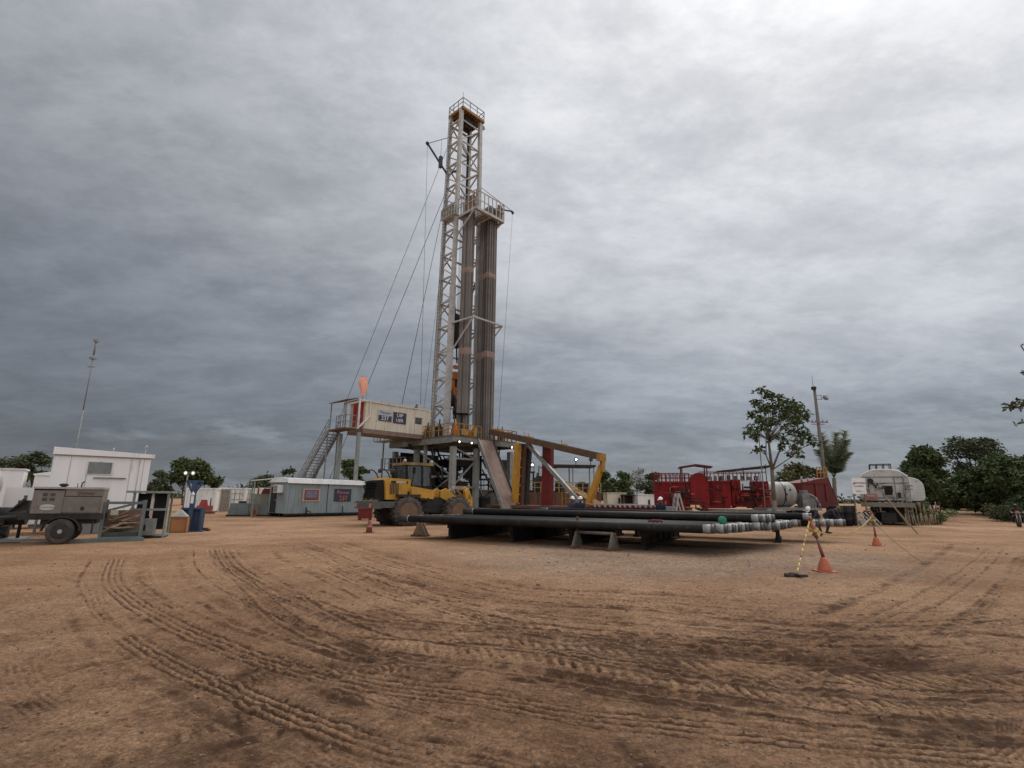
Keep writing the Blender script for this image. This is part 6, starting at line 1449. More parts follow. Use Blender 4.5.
# pale low boxes in the gap right of the pipe handler
for px, Y, L_, h_, mt, nm in ((608, 52, 1.9, 2.2, W_CREAM, 'cream flat roofed box in the gap between the pipe handler and red tank, left one'), (638.5, 50, 1.75, 2.05, W_WHITE, 'white box with a small dark opening touching the left of the red tank')):
    g = gx(px, Y); t = thing('storage_box', nm, 'box', g, R(2))
    m = MB(); m.bb(0, L_, 0, 2, .3, h_); m.build('wall', mt, t); m = MB(); m.bb(-.05, L_+.05, -.06, 2.05, h_, h_+.08); m.build('roof', mt, t)
    m = MB(); m.bb(L_*.55, L_*.66, -.02, -.003, h_*.45, h_*.8); m.build('opening', DARK, t); m = MB(); m.bb(.1, L_-.1, .1, .3, 0, .3); m.bb(.1, L_-.1, 1.7, 1.9, 0, .3); m.build('skid', RUSTM, t)
g = gx(624, 51); t = thing('dark_shed', 'dark open shed between the two pale boxes', 'shed', g, 0)
m = MB(); m.bb(0, 1.4, .8, 2, .1, 2.0); m.bb(-.05, 1.45, -.1, 2.1, 2.0, 2.1); m.build('wall', DARK, t); m = MB(); m.bar((.05, 0, 0), (.05, 0, 2), .09); m.bar((1.35, 0, 0), (1.35, 0, 2), .09); m.build('post', RUSTM, t)
# red box by the loader's tail
g = gx(357.5, 38); t = thing('red_toolbox', 'low dark red tool chest behind the tail of the yellow loader', 'tool chest', g, R(10))
m = MB(); m.bb(0, .95, 0, .6, .1, .72); m.build('chest', REDD, t); m = MB(); m.bb(-.03, .98, -.03, .63, .72, .8); m.build('lid', RED, t)
for x in (.05, .75): m = MB(); m.bb(x, x+.15, 0, .6, 0, .1); m.build('foot', DARK, t)

# ------------------------------------------------------------------ utility pole
g = gx(829.5, 50); t = thing('utility_pole', 'tall wooden utility pole with a lamp arm and a wide cross arm near the palm', 'utility pole', g)
tp = at(818, 387, 50).z
m = MB(); m.tube((0, 0, -.1), (0, 0, tp), .2, .13, 10); m.build('pole_shaft', pm('grey_pole_wood', (.17, .15, .135), (.115, .10, .09), 3, .85, streak=True), t)
m = MB(); m.bar((-.75, -.15, at(822, 422.5, 50).z), (.85, -.15, at(822, 422.5, 50).z), .12, .1); m.bar((-.75, -.15, at(822, 424.5, 50).z), (.5, -.15, at(822, 424.5, 50).z), .07)
for x in (-.65, -.3, .35, .75): m.lathe([(0, .05), (.12, .07), (.16, .03)], (x, -.15, at(822, 422.5, 50).z+.05), (0, 0, 1), 8)
m.build('cross_arm', pm('reddish_arm', (.22, .16, .15)), t)
zl = at(820, 398, 50).z
m = MB(); m.bar((0, -.1, zl+.25), (.55, -.1, zl+.25), .05); m.bar((0, -.1, zl-.15), (.6, -.1, zl-.15), .05); m.bar((.5, -.1, zl+.25), (.55, -.1, zl-.15), .04); la = m.build('lamp_arm', GREYM, t)
m = MB(); m.lathe([(0, .15), (.12, .28), (.3, .3), (.36, .22)], (.7, -.2, zl-.1), (.5, -.8, .5), 14); m.build('lamp_head', pm('blue_grey_lamp', (.24, .26, .28)), la)
m = MB(); m.box((-.12, -.1, tp-.15), (.35, .3, .3)); m.tube((-.1, 0, tp), (-.1, 0, tp+1.1), .018); m.build('pole_cap', DARK, t)

# ------------------------------------------------------------------ plants
def leafmat(name, a, b):
    m = pm(name, a, b, 1.3, .75, spec=.12, lo=.35, hi=.65)
    return m
LF = leafmat('dark_leaf', (.052, .074, .032), (.090, .116, .046))
LF2 = leafmat('mid_green_leaf', (.075, .115, .038), (.115, .155, .055))
LF3 = leafmat('dusty_olive_leaf', (.075, .085, .045), (.105, .105, .06))
LFD = leafmat('distant_leaf', (.060, .074, .040), (.092, .102, .056))
LFY = leafmat('pale_yellow_green_leaf', (.095, .105, .05), (.13, .115, .06))
def leaves(name, pts, size, mat, parent, flat=.0, long=1.6):
    """a crown of many small leaf blades, each a bent pair of triangles"""
    pts = np.asarray(pts); n = len(pts)
    d = NP.normal(size=(n, 3)); d[:, 2] = d[:, 2]*.6-.25; d /= np.linalg.norm(d, axis=1)[:, None]
    u = np.cross(d, NP.normal(size=(n, 3))); u /= np.linalg.norm(u, axis=1)[:, None]+1e-9
    w = np.cross(d, u)
    s = (size*NP.uniform(.55, 1.25, n))[:, None]
    a = pts; b = pts+d*s*.5*long/1.6+u*s*.32; c = pts+d*s*long/1.0*.8; e = pts+d*s*.5*long/1.6-u*s*.32+w*s*.14
    V = np.stack([a, b, c, e], 1).reshape(-1, 3).astype(np.float32)
    me_ = bpy.data.meshes.new(name); me_.vertices.add(4*n); me_.vertices.foreach_set('co', V.ravel())
    q_ = np.arange(4*n).reshape(-1, 4); tri = np.concatenate([q_[:, [0, 1, 2]], q_[:, [0, 2, 3]]]).astype(np.int32)
    me_.loops.add(tri.size); me_.loops.foreach_set('vertex_index', tri.ravel()); me_.polygons.add(len(tri))
    me_.polygons.foreach_set('loop_start', np.arange(0, tri.size, 3, dtype=np.int32)); me_.polygons.foreach_set('loop_total', np.full(len(tri), 3, np.int32))
    me_.update(); me_.validate(); me_.materials.append(mat)
    o = bpy.data.objects.new(name, me_); COL.objects.link(o); o.parent = parent
    return o
def clump_pts(cl, per):
    out = []
    for (x, y, z, r) in cl:
        k = max(6, int(per*r*r)); v = NP.normal(size=(k, 3)); v /= np.linalg.norm(v, axis=1)[:, None]
        rr = r*NP.uniform(.25, 1.0, k)**.55*(1+.25*NP.normal(size=k)*.5)
        v = v*rr[:, None]; v[:, 2] *= .72; out.append(v+np.array([x, y, z]))
    return np.concatenate(out)
def limbs(mb, cl, base, r0, fork, rnd):
    """trunk up to the fork then a limb to every clump"""
    top = Vector(fork); k = 5; prev = Vector(base); rp = r0
    for i in range(1, k+1):
        p = Vector(base).lerp(top, i/k)+Vector((rnd.uniform(-.04, .04), rnd.uniform(-.04, .04), 0))*top.z*.25; r = r0*(1-.45*i/k); mb.tube(prev, p, rp, r, 8); prev, rp = p, r
    for (x, y, z, rr) in cl:
        e_ = Vector((x, y, z)); s_ = prev if rnd.random() < .65 else Vector(base).lerp(prev, rnd.uniform(.7, .98)); mid = s_.lerp(e_, .5)+Vector((rnd.uniform(-.12, .12), rnd.uniform(-.12, .12), rnd.uniform(0, .2)))*(e_-s_).length
        ra = max(.015, rp*.55); mb.tube(s_, mid, ra, ra*.7, 6); mb.tube(mid, e_, ra*.7, ra*.25, 6)
        for _ in range(3):
            f = e_+Vector((rnd.gauss(0, 1), rnd.gauss(0, 1), rnd.gauss(0, .7))).normalized()*rr*.8; mb.tube(mid.lerp(e_, .7), f, ra*.3, ra*.1, 5)
def tree(px, Y, h, w, label, seed, mat=LF, n=14, per=420, leaf=.3, fork=.4, squash=1.0, group=None, r0=None, low=.45, name='tree', dz=0.0, kind='round'):
    rnd = random.Random(seed); g = gx(px, Y); g.z = float(rise(np.float64(g.x), np.float64(Y)))+dz
    t = thing(name, label, 'tree', g, 0, group); cl = []
    for i in range(n):
        f = i/(n-1); z = h*(low+(1-low)*(.08+.84*rnd.random()))
        zz = (z/h-low)/(1-low)
        env = math.sin(math.pi*min(1, max(.06, .12+.80*zz)))**.6
        if kind == 'flat': env = (.35+.65*zz)
        a_ = rnd.random()*6.283; rad = w/2*env*math.sqrt(rnd.random())*.85
        cl.append((math.cos(a_)*rad, math.sin(a_)*rad, z, w*rnd.uniform(.13, .24)*squash))
    cl.append((0, 0, h*.9, w*.17))
    m = MB(); limbs(m, cl, (0, 0, -.1), r0 or h*.022, (rnd.uniform(-.1, .1)*w, 0, h*fork), rnd); m.build('trunk', BARK, t)
    leaves('crown', clump_pts(cl, per/(w*w)*22), leaf, mat, t)
    return t
# slender tree among the red units: drawn clump by clump
def slender_tree():
    Y = 29.5; g = gx(775, Y); t = thing('tree', 'slender young tree with an open leafy crown standing in front of the red units', 'tree', g); rnd = random.Random(5)
    sp = [(760,391,5),(769,396,6),(778,398,6),(757,403,6),(766,408,8),(777,409,9),(788,404,8),(795,408,8),(801,414,7),(753,414,6),(786,416,9),(796,420,8),(807,416,4),(762,420,7),(772,421,7),(751,429,6),(747,433,4),(754,434,5),(757,438,3),(800,431,7),(806,436,6),(793,432,5),(809,441,4),(815,442,3.5),(787,427,5),(798,440,5),(785,441,5),(778,436,5),(782,447,4),(794,447,5),(798,452,3.5),(760,449,4),(756,451,3),(789,453,3),(770,441,3),(802,457,3),(764,428,4)]
    cl = []
    for (px, py, r) in sp:
        p = at(px, py, Y+rnd.uniform(-1.3, 1.3))-g; cl.append((p.x, p.y, p.z, r*Y/536*1.12))
    m = MB(); F = at(772, 470, Y)-g; F2 = at(768.5, 440, Y)-g; F3 = at(779, 452, Y)-g
    m.tube((0, 0, -.1), Vector((0, 0, 0)).lerp(F, .5)+Vector((.03, 0, 0)), .15, .12, 8); m.tube(Vector((0, 0, 0)).lerp(F, .5)+Vector((.03, 0, 0)), F, .12, .1, 8); m.tube(F, F2, .085, .06, 7); m.tube(F, F3, .07, .05, 7); F4 = at(766, 455, Y+.3)-g; m.tube(F, F4, .05, .03, 6); m.tube(F4, at(766, 420, Y+.4)-g, .03, .02, 6); F5 = at(790, 458, Y-.3)-g; m.tube(F, F5, .045, .025, 6)
    for (x, y, z, r) in cl:
        e_ = Vector((x, y, z)); s_ = min((F2, F3, F4, F5), key=lambda q_: (q_-e_).length+(3 if q_.z > e_.z+.5 else 0)); mid = s_.lerp(e_, .55)+Vector((0, 0, .12)); m.tube(s_, mid, .03, .02, 5); m.tube(mid, e_, .02, .009, 5)
    m.build('trunk', BARK, t)
    leaves('crown', clump_pts(cl, 560), .2, LF, t)
    x = at(766, 500, Y+.6)-g
    o = thing('slim_post', 'thin grey post standing just left of the slender tree', 'post', g+Vector((at(764.5, 500, Y+.5).x-g.x, .5, 0))); m = MB(); m.tube((0, 0, 0), (0, 0, at(763, 425, Y+.5).z), .035, .025, 6); m.build('shaft', GREYM, o); m = MB(); m.bb(-.1, .1, -.1, .1, 0, .04); m.build('foot_plate', GREYM, o)
slender_tree()
# far left and behind the cabins
tree(26, 72, 7.0, 4.6, 'dark tree above the white boxes at the far left, left of the office cabin', 1, LFD, 12, 300, .42)
tree(1, 76, 6.2, 5, 'low dark tree at the very left edge behind the round tank', 2, LFD, 10, 260, .42)
tree(182, 84, 7.0, 6.6, 'broad dark tree between the office cabin and white containers', 3, LF, 18, 420, .45)
tree(205, 88, 4.6, 5.0, 'lower dark bush like tree on the right slope of the broad left tree', 4, LF, 10, 320, .4, low=.2)
tree(158, 80, 5.0, 4.2, 'small open tree at the right edge of the office cabin', 14, LFD, 9, 200, .38, low=.3)
tree(350, 88, 7.8, 4.6, 'rounded dark tree framed between the doghouse legs', 5, LF, 16, 480, .42, low=.25)
tree(266, 64, 3.9, 4.4, 'ragged dark tree behind the pale canopy and low tank', 6, LFD, 11, 150, .36, low=.3)
tree(282, 70, 5.2, 2.6, 'small pointed tree just behind the blue grey cabin\'s left end', 7, LFD, 7, 160, .36, low=.3)
# centre gap
CG = 'trees in the gap between the pipe handler and red tank'
tree(607, 95, 6.4, 4.6, 'dense dark tree just right of the yellow end leg', 8, LF, 12, 360, .42, group=CG, low=.25)
tree(622, 100, 6.6, 5.0, 'dark green tree second right of the yellow end leg', 9, LF, 12, 340, .42, group=CG, low=.2)
tree(636, 110, 7.2, 5.5, 'thin grey half bare tree above the pale boxes', 10, pm('bare_grey_leaf', (.16, .15, .12), (.12, .115, .09)), 12, 110, .3, group=CG, low=.4)
tree(650, 104, 6.0, 5.0, 'low green tree touching the left edge of the red tank', 11, LFD, 11, 260, .42, group=CG, low=.2)
tree(798, 52, 4.9, 4.6, 'yellowish green bushy tree behind the transfer tank', 12, LFY, 12, 360, .34, low=.3)
tree(810, 56, 4.6, 3.6, 'olive bushy tree between the transfer tank and red skip', 13, LF3, 9, 300, .34, low=.3)
# palm
def palm():
    Y = 54; g = gx(836, Y); t = thing('palm_tree', 'short palm with stiff upright fronds beside the utility pole', 'palm', g); rnd = random.Random(8)
    b = at(834, 478, Y)-g; m = MB(); m.tube((0, 0, -.1), b, .22, .18, 8); m.build('trunk', BARK, t)
    m = MB()
    for (px, py, cv, dy) in ((821, 433, -.2, .4), (823.5, 441, -.3, -.5), (827, 446, -.1, .8), (836, 433, .0, -.3), (838, 440, .1, .7), (845, 431, .25, .2), (846, 440, .4, -.6), (843, 449, .5, .5), (849, 452, .5, 0), (818, 450, -.4, 0)):
        e_ = at(px, py, Y+dy)-g; pts = []
        for k in range(10): f = k/9; p = b.lerp(e_, f); p.x += cv*(f*f-f)*-1.6; p.z += (.35+1.1*abs(cv))*math.sin(math.pi*f)*.6; pts.append(p)
        for p, q_ in zip(pts[:-1], pts[1:]): m.tube(p, q_, .035, .03, 5)
        for k in range(64):
            f = .12+.88*k/63; i = min(8, int(f*9)); p = pts[i].lerp(pts[i+1], f*9-i) if f*9-i <= 1 else pts[9]; dr = (pts[i+1]-pts[i]).normalized()
            for s_ in (-1, 1):
                sd = Vector((s_*.75, rnd.uniform(-.7, .7), 0)); l = .85*(1-.5*f)+.2; tip = p+(dr*.6+sd*.6+Vector((0, 0, -.4))).normalized()*l; w_ = Vector((.045, .06, .05)); m.add([p-w_, p+w_, tip], [(0, 1, 2)])
    m.build('fronds', leafmat('palm_leaf', (.07, .085, .04), (.12, .125, .065)), t)
palm()
# right hand wood: each tree its own
WG = 'trees of the wood on the right'
tree(930, 50, 6.7, 4.2, 'dense dark tree at the left of the right wood, just behind the tank trailers', 20, LF, 22, 640, .3, low=.3, group=WG)
tree(941, 54, 4.8, 3.4, 'narrow dark tree on the right side of the dense wood tree', 21, LF, 10, 380, .3, low=.3, group=WG)
tree(954, 66, 3.2, 5.0, 'medium dark tree filling the dip behind the track', 22, LF, 16, 520, .34, low=.1, group=WG)
tree(984, 60, 8.6, 5.6, 'tallest open crowned tree of the right wood with sky showing through', 23, LFD, 22, 330, .3, low=.4, group=WG)
tree(984, 56, 4.3, 6.0, 'dark lower tree below the tallest open crown', 24, LF, 20, 620, .32, low=.08, group=WG)
tree(1006, 53, 6.0, 5.2, 'dark broad tree near the right edge of the photo', 25, LF, 22, 640, .32, low=.12, group=WG)
tree(1036, 48, 5.6, 6.0, 'dark tree cut by the right edge of the photo', 26, LF, 18, 600, .32, low=.08, group=WG)
tree(1000, 66, 4.6, 7.0, 'shaded tree deep in the wood between the broad trees', 27, LF, 16, 460, .36, low=.05, group=WG)
tree(968, 74, 3.2, 6.0, 'shaded tree at the end of the track', 28, LF, 16, 460, .36, low=.05, group=WG)
tree(934, 70, 4.6, 6.0, 'shaded tree behind the stakes', 29, LF, 16, 460, .36, low=.05, group=WG)
# branch reaching in at the right edge: a tree whose trunk stands outside the frame
def edge_tree():
    Y = 16; g = gx(1110, Y); t = thing('tree', 'sparse tree outside the right edge whose leafy branch tips reach into the sky', 'tree', g); rnd = random.Random(3); m = MB()
    hub = at(1075, 430, Y)-g; m.tube((0, 0, -.1), hub, .13, .07, 8); cl = []
    for (px, py, r) in ((1004,408,2.2),(1009,406,3.0),(1015,404,3.4),(1021,401,3.2),(1013,408,2.4),(1021,407,3.0),(1028,402,5),(1040,404,7),(1055,400,9),(1016,424,1.2),(1023,422,1.6),(1030,423,3),(1024,344,.8),(1026,372,1.6),(1034,370,4),(1050,375,8),(1032,345,3),(1050,350,8),(1062,420,10),(1070,380,10)):
        p = at(px, py, Y+rnd.uniform(-.4, .4))-g; cl.append((p.x, p.y, p.z, r*Y/536*1.1))
    for y_ in (404, 423, 372, 346):
        a_, b_ = hub, at(1021, y_, Y)-g; m.tube(a_, a_.lerp(b_, .5)+Vector((0, 0, .15)), .06, .04, 6); m.tube(a_.lerp(b_, .5)+Vector((0, 0, .15)), b_, .04, .018, 5)
    m.build('trunk', BARK, t); leaves('crown', clump_pts(cl, 1500), .13, LF3, t)
edge_tree()
# shrubs by the stakes and track
SG = 'shrubs along the track'
for i, (px, Y, w, h, mt, nm) in enumerate(((937, 41, 1.5, 1.5, LF2, 'bright green shrub at the right end of the stakes'), (930, 43, 1.6, 1.7, LF, 'dark shrub behind the stakes'), (994, 50, 2.2, 1.1, LF2, 'green shrub on the bank right of the track'), (1004, 47, 2.0, 1.2, LF, 'dark shrub on the bank at the foot of the broad tree'), (1014, 46, 2.4, 1.5, LF3, 'olive shrub behind the motorcycle'))):
    rnd = random.Random(i+50); g = gx(px, Y); g.z = float(rise(np.float64(g.x), np.float64(Y)))-.02; t = thing('shrub', nm, 'shrub', g, 0, SG)
    cl = [(rnd.gauss(0, w*.26), rnd.gauss(0, w*.26), h*rnd.uniform(.25, .85), w*rnd.uniform(.16, .28)) for _ in range(8)]
    m = MB()
    for c in cl: m.tube((c[0]*.2, c[1]*.2, 0), c[:3], .03, .01, 5)
    m.build('stem', BARK, t); leaves('foliage', clump_pts(cl, 620), .15, mt, t, long=2.0)
def far_line():
    pts = []
    for i in range(15000):
        x = NP.uniform(-320, 420); h = 2.6+1.3*math.sin(x*.05)+1.5*math.sin(x*.17+1)+.8*math.sin(x*.41)
        if x > 0: h += 1.2+1.6*sstep(90, 200, x)
        pts.append((x, 210+NP.uniform(-6, 6), max(.1, NP.uniform(-.3, max(.2, h)))))
    o = leaves('treeline', pts, 1.5, LFD, None); tag(o, 'low far line of trees along the horizon behind the drilling site', 'treeline', kind='stuff')
far_line()
gp = []
for i in range(9000):
    x, y = NP.uniform(21, 60), NP.uniform(41, 72)
    if abs(x-38.8-(y-44)*.8) > 4.2 and x > .80*y: gp.append((x, y, float(rise(np.float64(x), np.float64(y)))+NP.uniform(-.02, .12)))
o = leaves('undergrowth', gp, .3, LF2, None, long=2.2); tag(o, 'low weeds and grass growing on the banks of the right track', 'undergrowth', kind='stuff')

# ------------------------------------------------------------------ people
def figure(J, name_mats):
    """one continuous body grown round posed joints; class 0 cloth, 1 skin, 2 boots"""
    caps = []
    def cap(a, b, r0, r1, c): caps.append((Vector(a), Vector(b), r0, r1, c))
    P, C, N, Hd = (Vector(J[k]) for k in ('pelvis', 'chest', 'neck', 'head'))
    fwd = Vector(J.get('face', (0, -1, 0))).normalized(); up = (Hd-N).normalized(); sd = fwd.cross(up).normalized()
    for s_ in (-1, 1): cap(P+sd*s_*.07, C+sd*s_*.09, .125, .115, 0)
    cap(C+sd*-.15+up*.06, C+sd*.15+up*.06, .085, .085, 0); cap(C, N, .10, .06, 0); cap(N-up*.03, Hd-up*.05, .055, .058, 1)
    cap(Hd+up*.03, Hd-up*.02+fwd*.012, .088, .085, 1); cap(Hd-up*.06+fwd*.03, Hd-up*.09+fwd*.045, .06, .045, 1)      # skull, jaw
    cap(Hd-up*.0+fwd*.088, Hd-up*.03+fwd*.112, .011, .016, 1)                                                        # nose
    cap(Hd-up*.065+fwd*.092-sd*.018, Hd-up*.065+fwd*.092+sd*.018, .011, .011, 1)                                     # mouth
    for s_ in (-1, 1):
        cap(Hd+sd*s_*.088, Hd+sd*s_*.09-up*.03, .018, .014, 1)                                                        # ears
        cap(Hd+sd*s_*.03+up*.02+fwd*.082, Hd+sd*s_*.035+up*.02+fwd*.084, .013, .013, 1)                               # brow over the eye
        k = 'L' if s_ < 0 else 'R'
        sh, el, wr = Vector(J['sh'+k]), Vector(J['el'+k]), Vector(J['wr'+k])
        cap(sh, el, .068, .05, 0); cap(el, wr, .05, .036, 0)
        d = (wr-el).normalized(); side = d.cross(fwd).normalized() if abs(d.dot(fwd)) < .9 else sd; pal = d.cross(side).normalized()
        cap(wr, wr+d*.075, .032, .036, 1)
        for i, L_ in enumerate((.068, .078, .074, .056)):
            o_ = side*(-.033+.022*i); b_ = wr+d*.09+o_; k1 = b_+d*L_*.5+pal*.006; cap(wr+d*.06+o_*.8, k1, .0105, .010, 1); cap(k1, k1+(d*.8+pal*.55).normalized()*L_*.55, .010, .008, 1)
        tb = wr+d*.03-side*.03; cap(tb, tb+(d*.6-side*.7).normalized()*.045, .013, .011, 1); cap(tb+(d*.6-side*.7).normalized()*.045, tb+(d*.6-side*.7).normalized()*.045+d*.035, .011, .009, 1)
        hp, kn, an, toe = Vector(J['hp'+k]), Vector(J['kn'+k]), Vector(J['an'+k]), Vector(J['toe'+k])
        cap(hp, kn, .095, .062, 0); cap(kn, an, .064, .048, 0); cap(an-Vector((0, 0, .02)), toe, .05, .042, 2); cap(an-Vector((0, 0, .04))-(toe-an)*.25, toe, .042, .04, 2)
    m = MB()
    for a, b, r0, r1, c in caps:
        if (b-a).length > 1e-4: m.tube(a, b, r0, r1, 12)
        m.ell(a, (r0, r0, r0), 6); m.ell(b, (r1, r1, r1), 6)
    o = m.build('tmp', CLOTH, None); md = o.modifiers.new('r', 'REMESH'); md.mode = 'VOXEL'; md.voxel_size = .0125; md.use_smooth_shade = True
    sm = o.modifiers.new('s', 'SMOOTH'); sm.iterations = 2; sm.factor = .5
    me_ = bpy.data.meshes.new_from_object(o.evaluated_get(bpy.context.evaluated_depsgraph_get())); bpy.data.objects.remove(o)
    A = np.array([c[0] for c in caps]); B = np.array([c[1] for c in caps]); r0 = np.array([c[2] for c in caps]); r1 = np.array([c[3] for c in caps]); cls = np.array([c[4] for c in caps])
    n = len(me_.polygons); ce = np.empty(n*3, np.float32); me_.polygons.foreach_get('center', ce); ce = ce.reshape(-1, 3)
    best = np.full(n, 9.0); mi = np.zeros(n, np.int32)
    for i in range(len(caps)):
        d = B[i]-A[i]; t_ = np.clip(((ce-A[i])@d)/max(1e-9, d@d), 0, 1); ds = np.linalg.norm(ce-A[i]-t_[:, None]*d, axis=1)-(r0[i]+(r1[i]-r0[i])*t_)
        k = ds < best; best[k] = ds[k]; mi[k] = cls[i]
    me_.materials.clear()
    for q_ in name_mats: me_.materials.append(q_)
    me_.polygons.foreach_set('material_index', mi); me_.polygons.foreach_set('use_smooth', np.ones(n, bool)); me_.update()
    return me_, Hd, up, fwd, sd
def helmet(parent, Hd, up, fwd, sd, mat, full=False):
    m = MB(); vs, fs, n, k = [], [], 18, 6; r = .118 if not full else .135; c = Hd+up*(.035 if not full else .0)
    for i in range(k+1):
        a_ = i/k*math.pi*(.5 if not full else .78)
        for j in range(n):
            b_ = 2*math.pi*j/n; vs.append(c+up*math.cos(a_)*r*.98+(fwd*math.cos(b_)*1.08+sd*math.sin(b_)*.92)*math.sin(a_)*r)
    fs = [(i*n+j, (i+1)*n+j, (i+1)*n+(j+1) % n, i*n+(j+1) % n) for i in range(k) for j in range(n)]; m.add(vs, fs, 0, True)
    if not full:
        br = []
        for s2, z in ((1.0, 0), (1.0, -.012)):
            for j in range(n): b_ = 2*math.pi*j/n; e_ = 1.12+.38*max(0, math.cos(b_))**3; br.append(c+up*z+(fwd*math.cos(b_)*1.08+sd*math.sin(b_)*.92)*r*e_)
        base = [c+(fwd*math.cos(2*math.pi*j/n)*1.08+sd*math.sin(2*math.pi*j/n)*.92)*r*.98 for j in range(n)]
        m.add(base+br, [(j, (j+1) % n, n+(j+1) % n, n+j) for j in range(n)]+[(n+j, n+(j+1) % n, 2*n+(j+1) % n, 2*n+j) for j in range(n)])
    m.build('helmet', mat, parent)
    if not full:
        m = MB()
        for s_ in (-1, 1): m.ell(Hd+sd*s_*.032+fwd*.083-up*.0, (.012, .008, .008), 5)
        m.build('eyes', pm('dark_eye', (.02, .015, .012), None, 5, .3), parent)
STANDJ = dict(pelvis=(0, 0, .97), chest=(0, -.04, 1.30), neck=(0, -.05, 1.48), head=(0, -.08, 1.64), face=(0, -1, -.2), shL=(-.21, -.05, 1.41), elL=(-.27, -.12, 1.14), wrL=(-.19, -.34, 1.04), shR=(.21, -.05, 1.41), elR=(.27, -.1, 1.14), wrR=(.17, -.33, 1.0),
              hpL=(-.09, 0, .93), knL=(-.11, -.04, .52), anL=(-.12, .02, .10), toeL=(-.14, -.15, .045), hpR=(.09, 0, .93), knR=(.11, -.02, .52), anR=(.13, .05, .10), toeR=(.16, -.12, .045))
SIDEJ = dict(pelvis=(0, 0, .96), chest=(0, -.1, 1.28), neck=(0, -.17, 1.44), head=(0, -.25, 1.57), face=(0, -1, -.8), shL=(-.21, -.15, 1.38), elL=(-.25, -.28, 1.13), wrL=(-.16, -.48, 1.02), shR=(.21, -.15, 1.38), elR=(.26, -.25, 1.12), wrR=(.17, -.46, 1.05),
             hpL=(-.09, 0, .92), knL=(-.11, -.05, .51), anL=(-.12, .05, .10), toeL=(-.14, -.12, .045), hpR=(.09, 0, .92), knR=(.11, .0, .51), anR=(.14, .12, .10), toeR=(.17, -.06, .045))
BENDJ = dict(pelvis=(0, .12, .93), chest=(0, -.18, 1.14), neck=(0, -.36, 1.23), head=(0, -.5, 1.28), face=(0, -.45, -1), shL=(-.21, -.3, 1.2), elL=(-.26, -.42, .95), wrL=(-.17, -.58, .80), shR=(.21, -.3, 1.2), elR=(.26, -.42, .95), wrR=(.17, -.56, .78),
             hpL=(-.09, .12, .9), knL=(-.12, .0, .5), anL=(-.14, .1, .10), toeL=(-.16, -.08, .045), hpR=(.09, .12, .9), knR=(.12, .02, .5), anR=(.15, .18, .10), toeR=(.19, 0, .045))
RIDEJ = dict(pelvis=(0, .3, .86), chest=(0, .16, 1.18), neck=(0, .1, 1.36), head=(0, .05, 1.5), face=(0, -1, -.1), shL=(-.2, .14, 1.29), elL=(-.36, -.02, 1.1), wrL=(-.33, -.28, 1.04), shR=(.2, .14, 1.29), elR=(.36, -.02, 1.1), wrR=(.33, -.28, 1.04),
             hpL=(-.1, .28, .84), knL=(-.27, -.06, .68), anL=(-.24, .12, .36), toeL=(-.25, -.08, .3), hpR=(.1, .28, .84), knR=(.27, -.06, .68), anR=(.24, .12, .36), toeR=(.25, -.08, .3))
def person(J, loc, rz, mats, label, hm=HELM, full=False, name='person', cat='person'):
    me_, Hd, up, fwd, sd = figure(J, mats); me_.name = 'person'
    o = bpy.data.objects.new(name, me_); COL.objects.link(o); o.location = loc; o.rotation_euler = (0, 0, rz); tag(o, label, cat)
    helmet(o, Hd, up, fwd, sd, hm, full); return o
M1, M2 = [CLOTH, SKIN, BOOT], [CLOTHP, SKIN, BOOT]
person(STANDJ, gx(572, 28.6), R(25), M2, 'person in purple grey coveralls and white helmet, left of two standing together')
person(STANDJ, gx(581.5, 28.4), R(-30), M1, 'person in navy coveralls and white helmet, right of two standing together')
person(STANDJ, gx(663, 26.6), R(-50), M1, 'person in navy coveralls and white helmet standing before the dark red tank')
person(BENDJ, gx(817, 26.5), R(-60), M1, 'person in navy clothes and white helmet bending over the rear casing')
person(BENDJ, gx(830, 28.2), R(40), M1, 'person in dark clothes and green helmet bending behind the rear casing', pm('dark_green_helmet', (.05, .07, .03), (.04, .055, .025)))
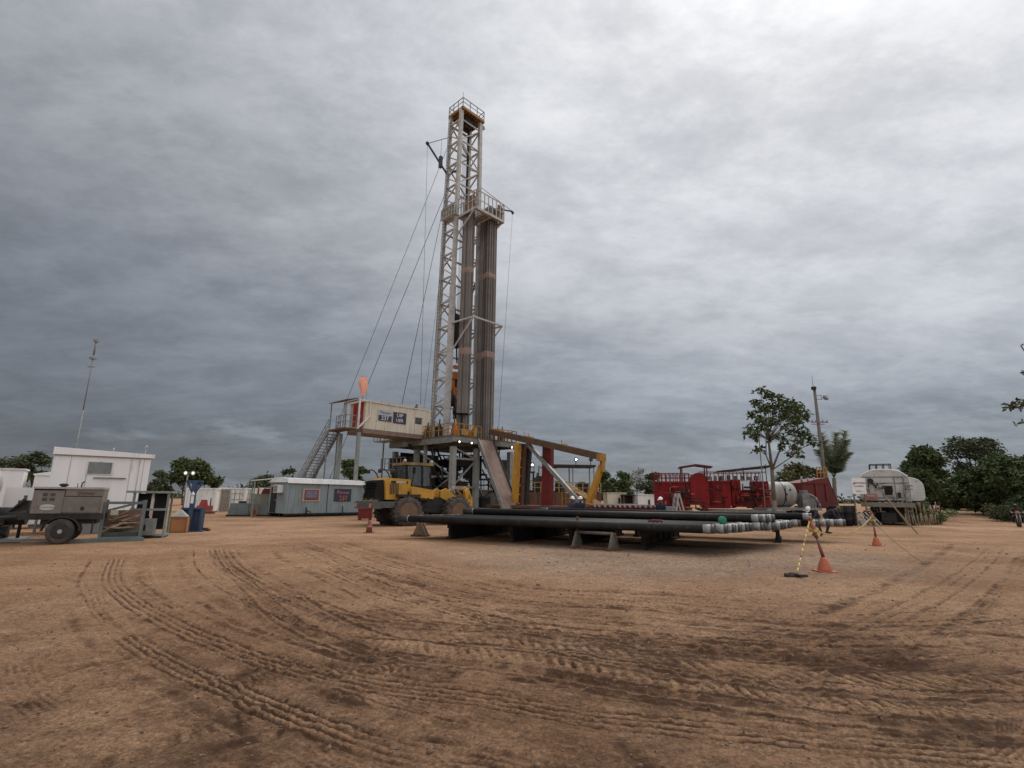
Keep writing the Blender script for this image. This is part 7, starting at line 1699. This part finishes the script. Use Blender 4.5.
# motorcycle coming down the track
g = gr(1019.5, 527); g.z = float(rise(np.float64(g.x), np.float64(g.y)))
rz = R(-38)
t = thing('motorcycle', 'dark motorcycle seen from the front at the right edge of the photo', 'motorcycle', g, rz)
for y in (-.62, .68):
    m = MB(); m.lathe([(-.05, .22), (-.06, .28), (-.03, .31), (.03, .31), (.06, .28), (.05, .22)], (0, y, .31), (1, 0, 0), 22); w = m.build('wheel', TYRE, t)
    m = MB(); m.lathe([(-.04, .225), (-.03, .2), (.03, .2), (.04, .225)], (0, y, .31), (1, 0, 0), 18); m.lathe([(-.06, .05), (.06, .05)], (0, y, .31), (1, 0, 0), 8)
    for i in range(6): a_ = i*math.pi/3; m.bar((0, y, .31), (0, y+math.cos(a_)*.21, .31+math.sin(a_)*.21), .02)
    m.build('rim', GREYM, w)
m = MB(); m.ell((0, -.02, .78), (.15, .27, .13), 8); m.build('fuel_tank', REDD, t)
m = MB(); m.prism([(-.12, .2, .74), (.12, .2, .74), (.11, .85, .8), (-.11, .85, .8)], (0, 0, .08)); m.build('seat', BLACK, t)
m = MB(); m.bb(-.13, .13, -.2, .22, .3, .62); m.bar((0, -.3, .8), (0, .2, .35), .06); m.bar((0, .2, .7), (0, .7, .31), .06); m.tube((.14, 0, .35), (.16, .8, .4), .045); m.bb(-.05, .05, -.9, -.3, .64, .66); m.bb(-.24, .24, -.05, .0, .27, .3); m.build('engine', DARK, t)
m = MB()
for s_ in (-.09, .09): m.tube((s_, -.62, .31), (s_*.9, -.36, .95), .028)
m.path([(-.36, -.24, 1.04), (-.2, -.3, 1.02), (.2, -.3, 1.02), (.36, -.24, 1.04)], .018); m.build('fork', GALV, t)
m = MB(); m.lathe([(0, .06), (.1, .09), (.11, .085)], (0, -.36, .9), (0, -1, 0), 12); m.build('headlight', GLASS, t)
m = MB(); m.prism([(-.12, -.42, .98), (.12, -.42, .98), (.1, -.4, 1.15), (-.1, -.4, 1.15)], (0, .02, 0)); m.build('screen', ORNG, t)
person(RIDEJ, g, rz, [pm('black_jacket', (.02, .02, .022), None, 6, .8), SKIN, BOOT], 'person in black riding the motorcycle at the right edge of the photo', HELMD, True)
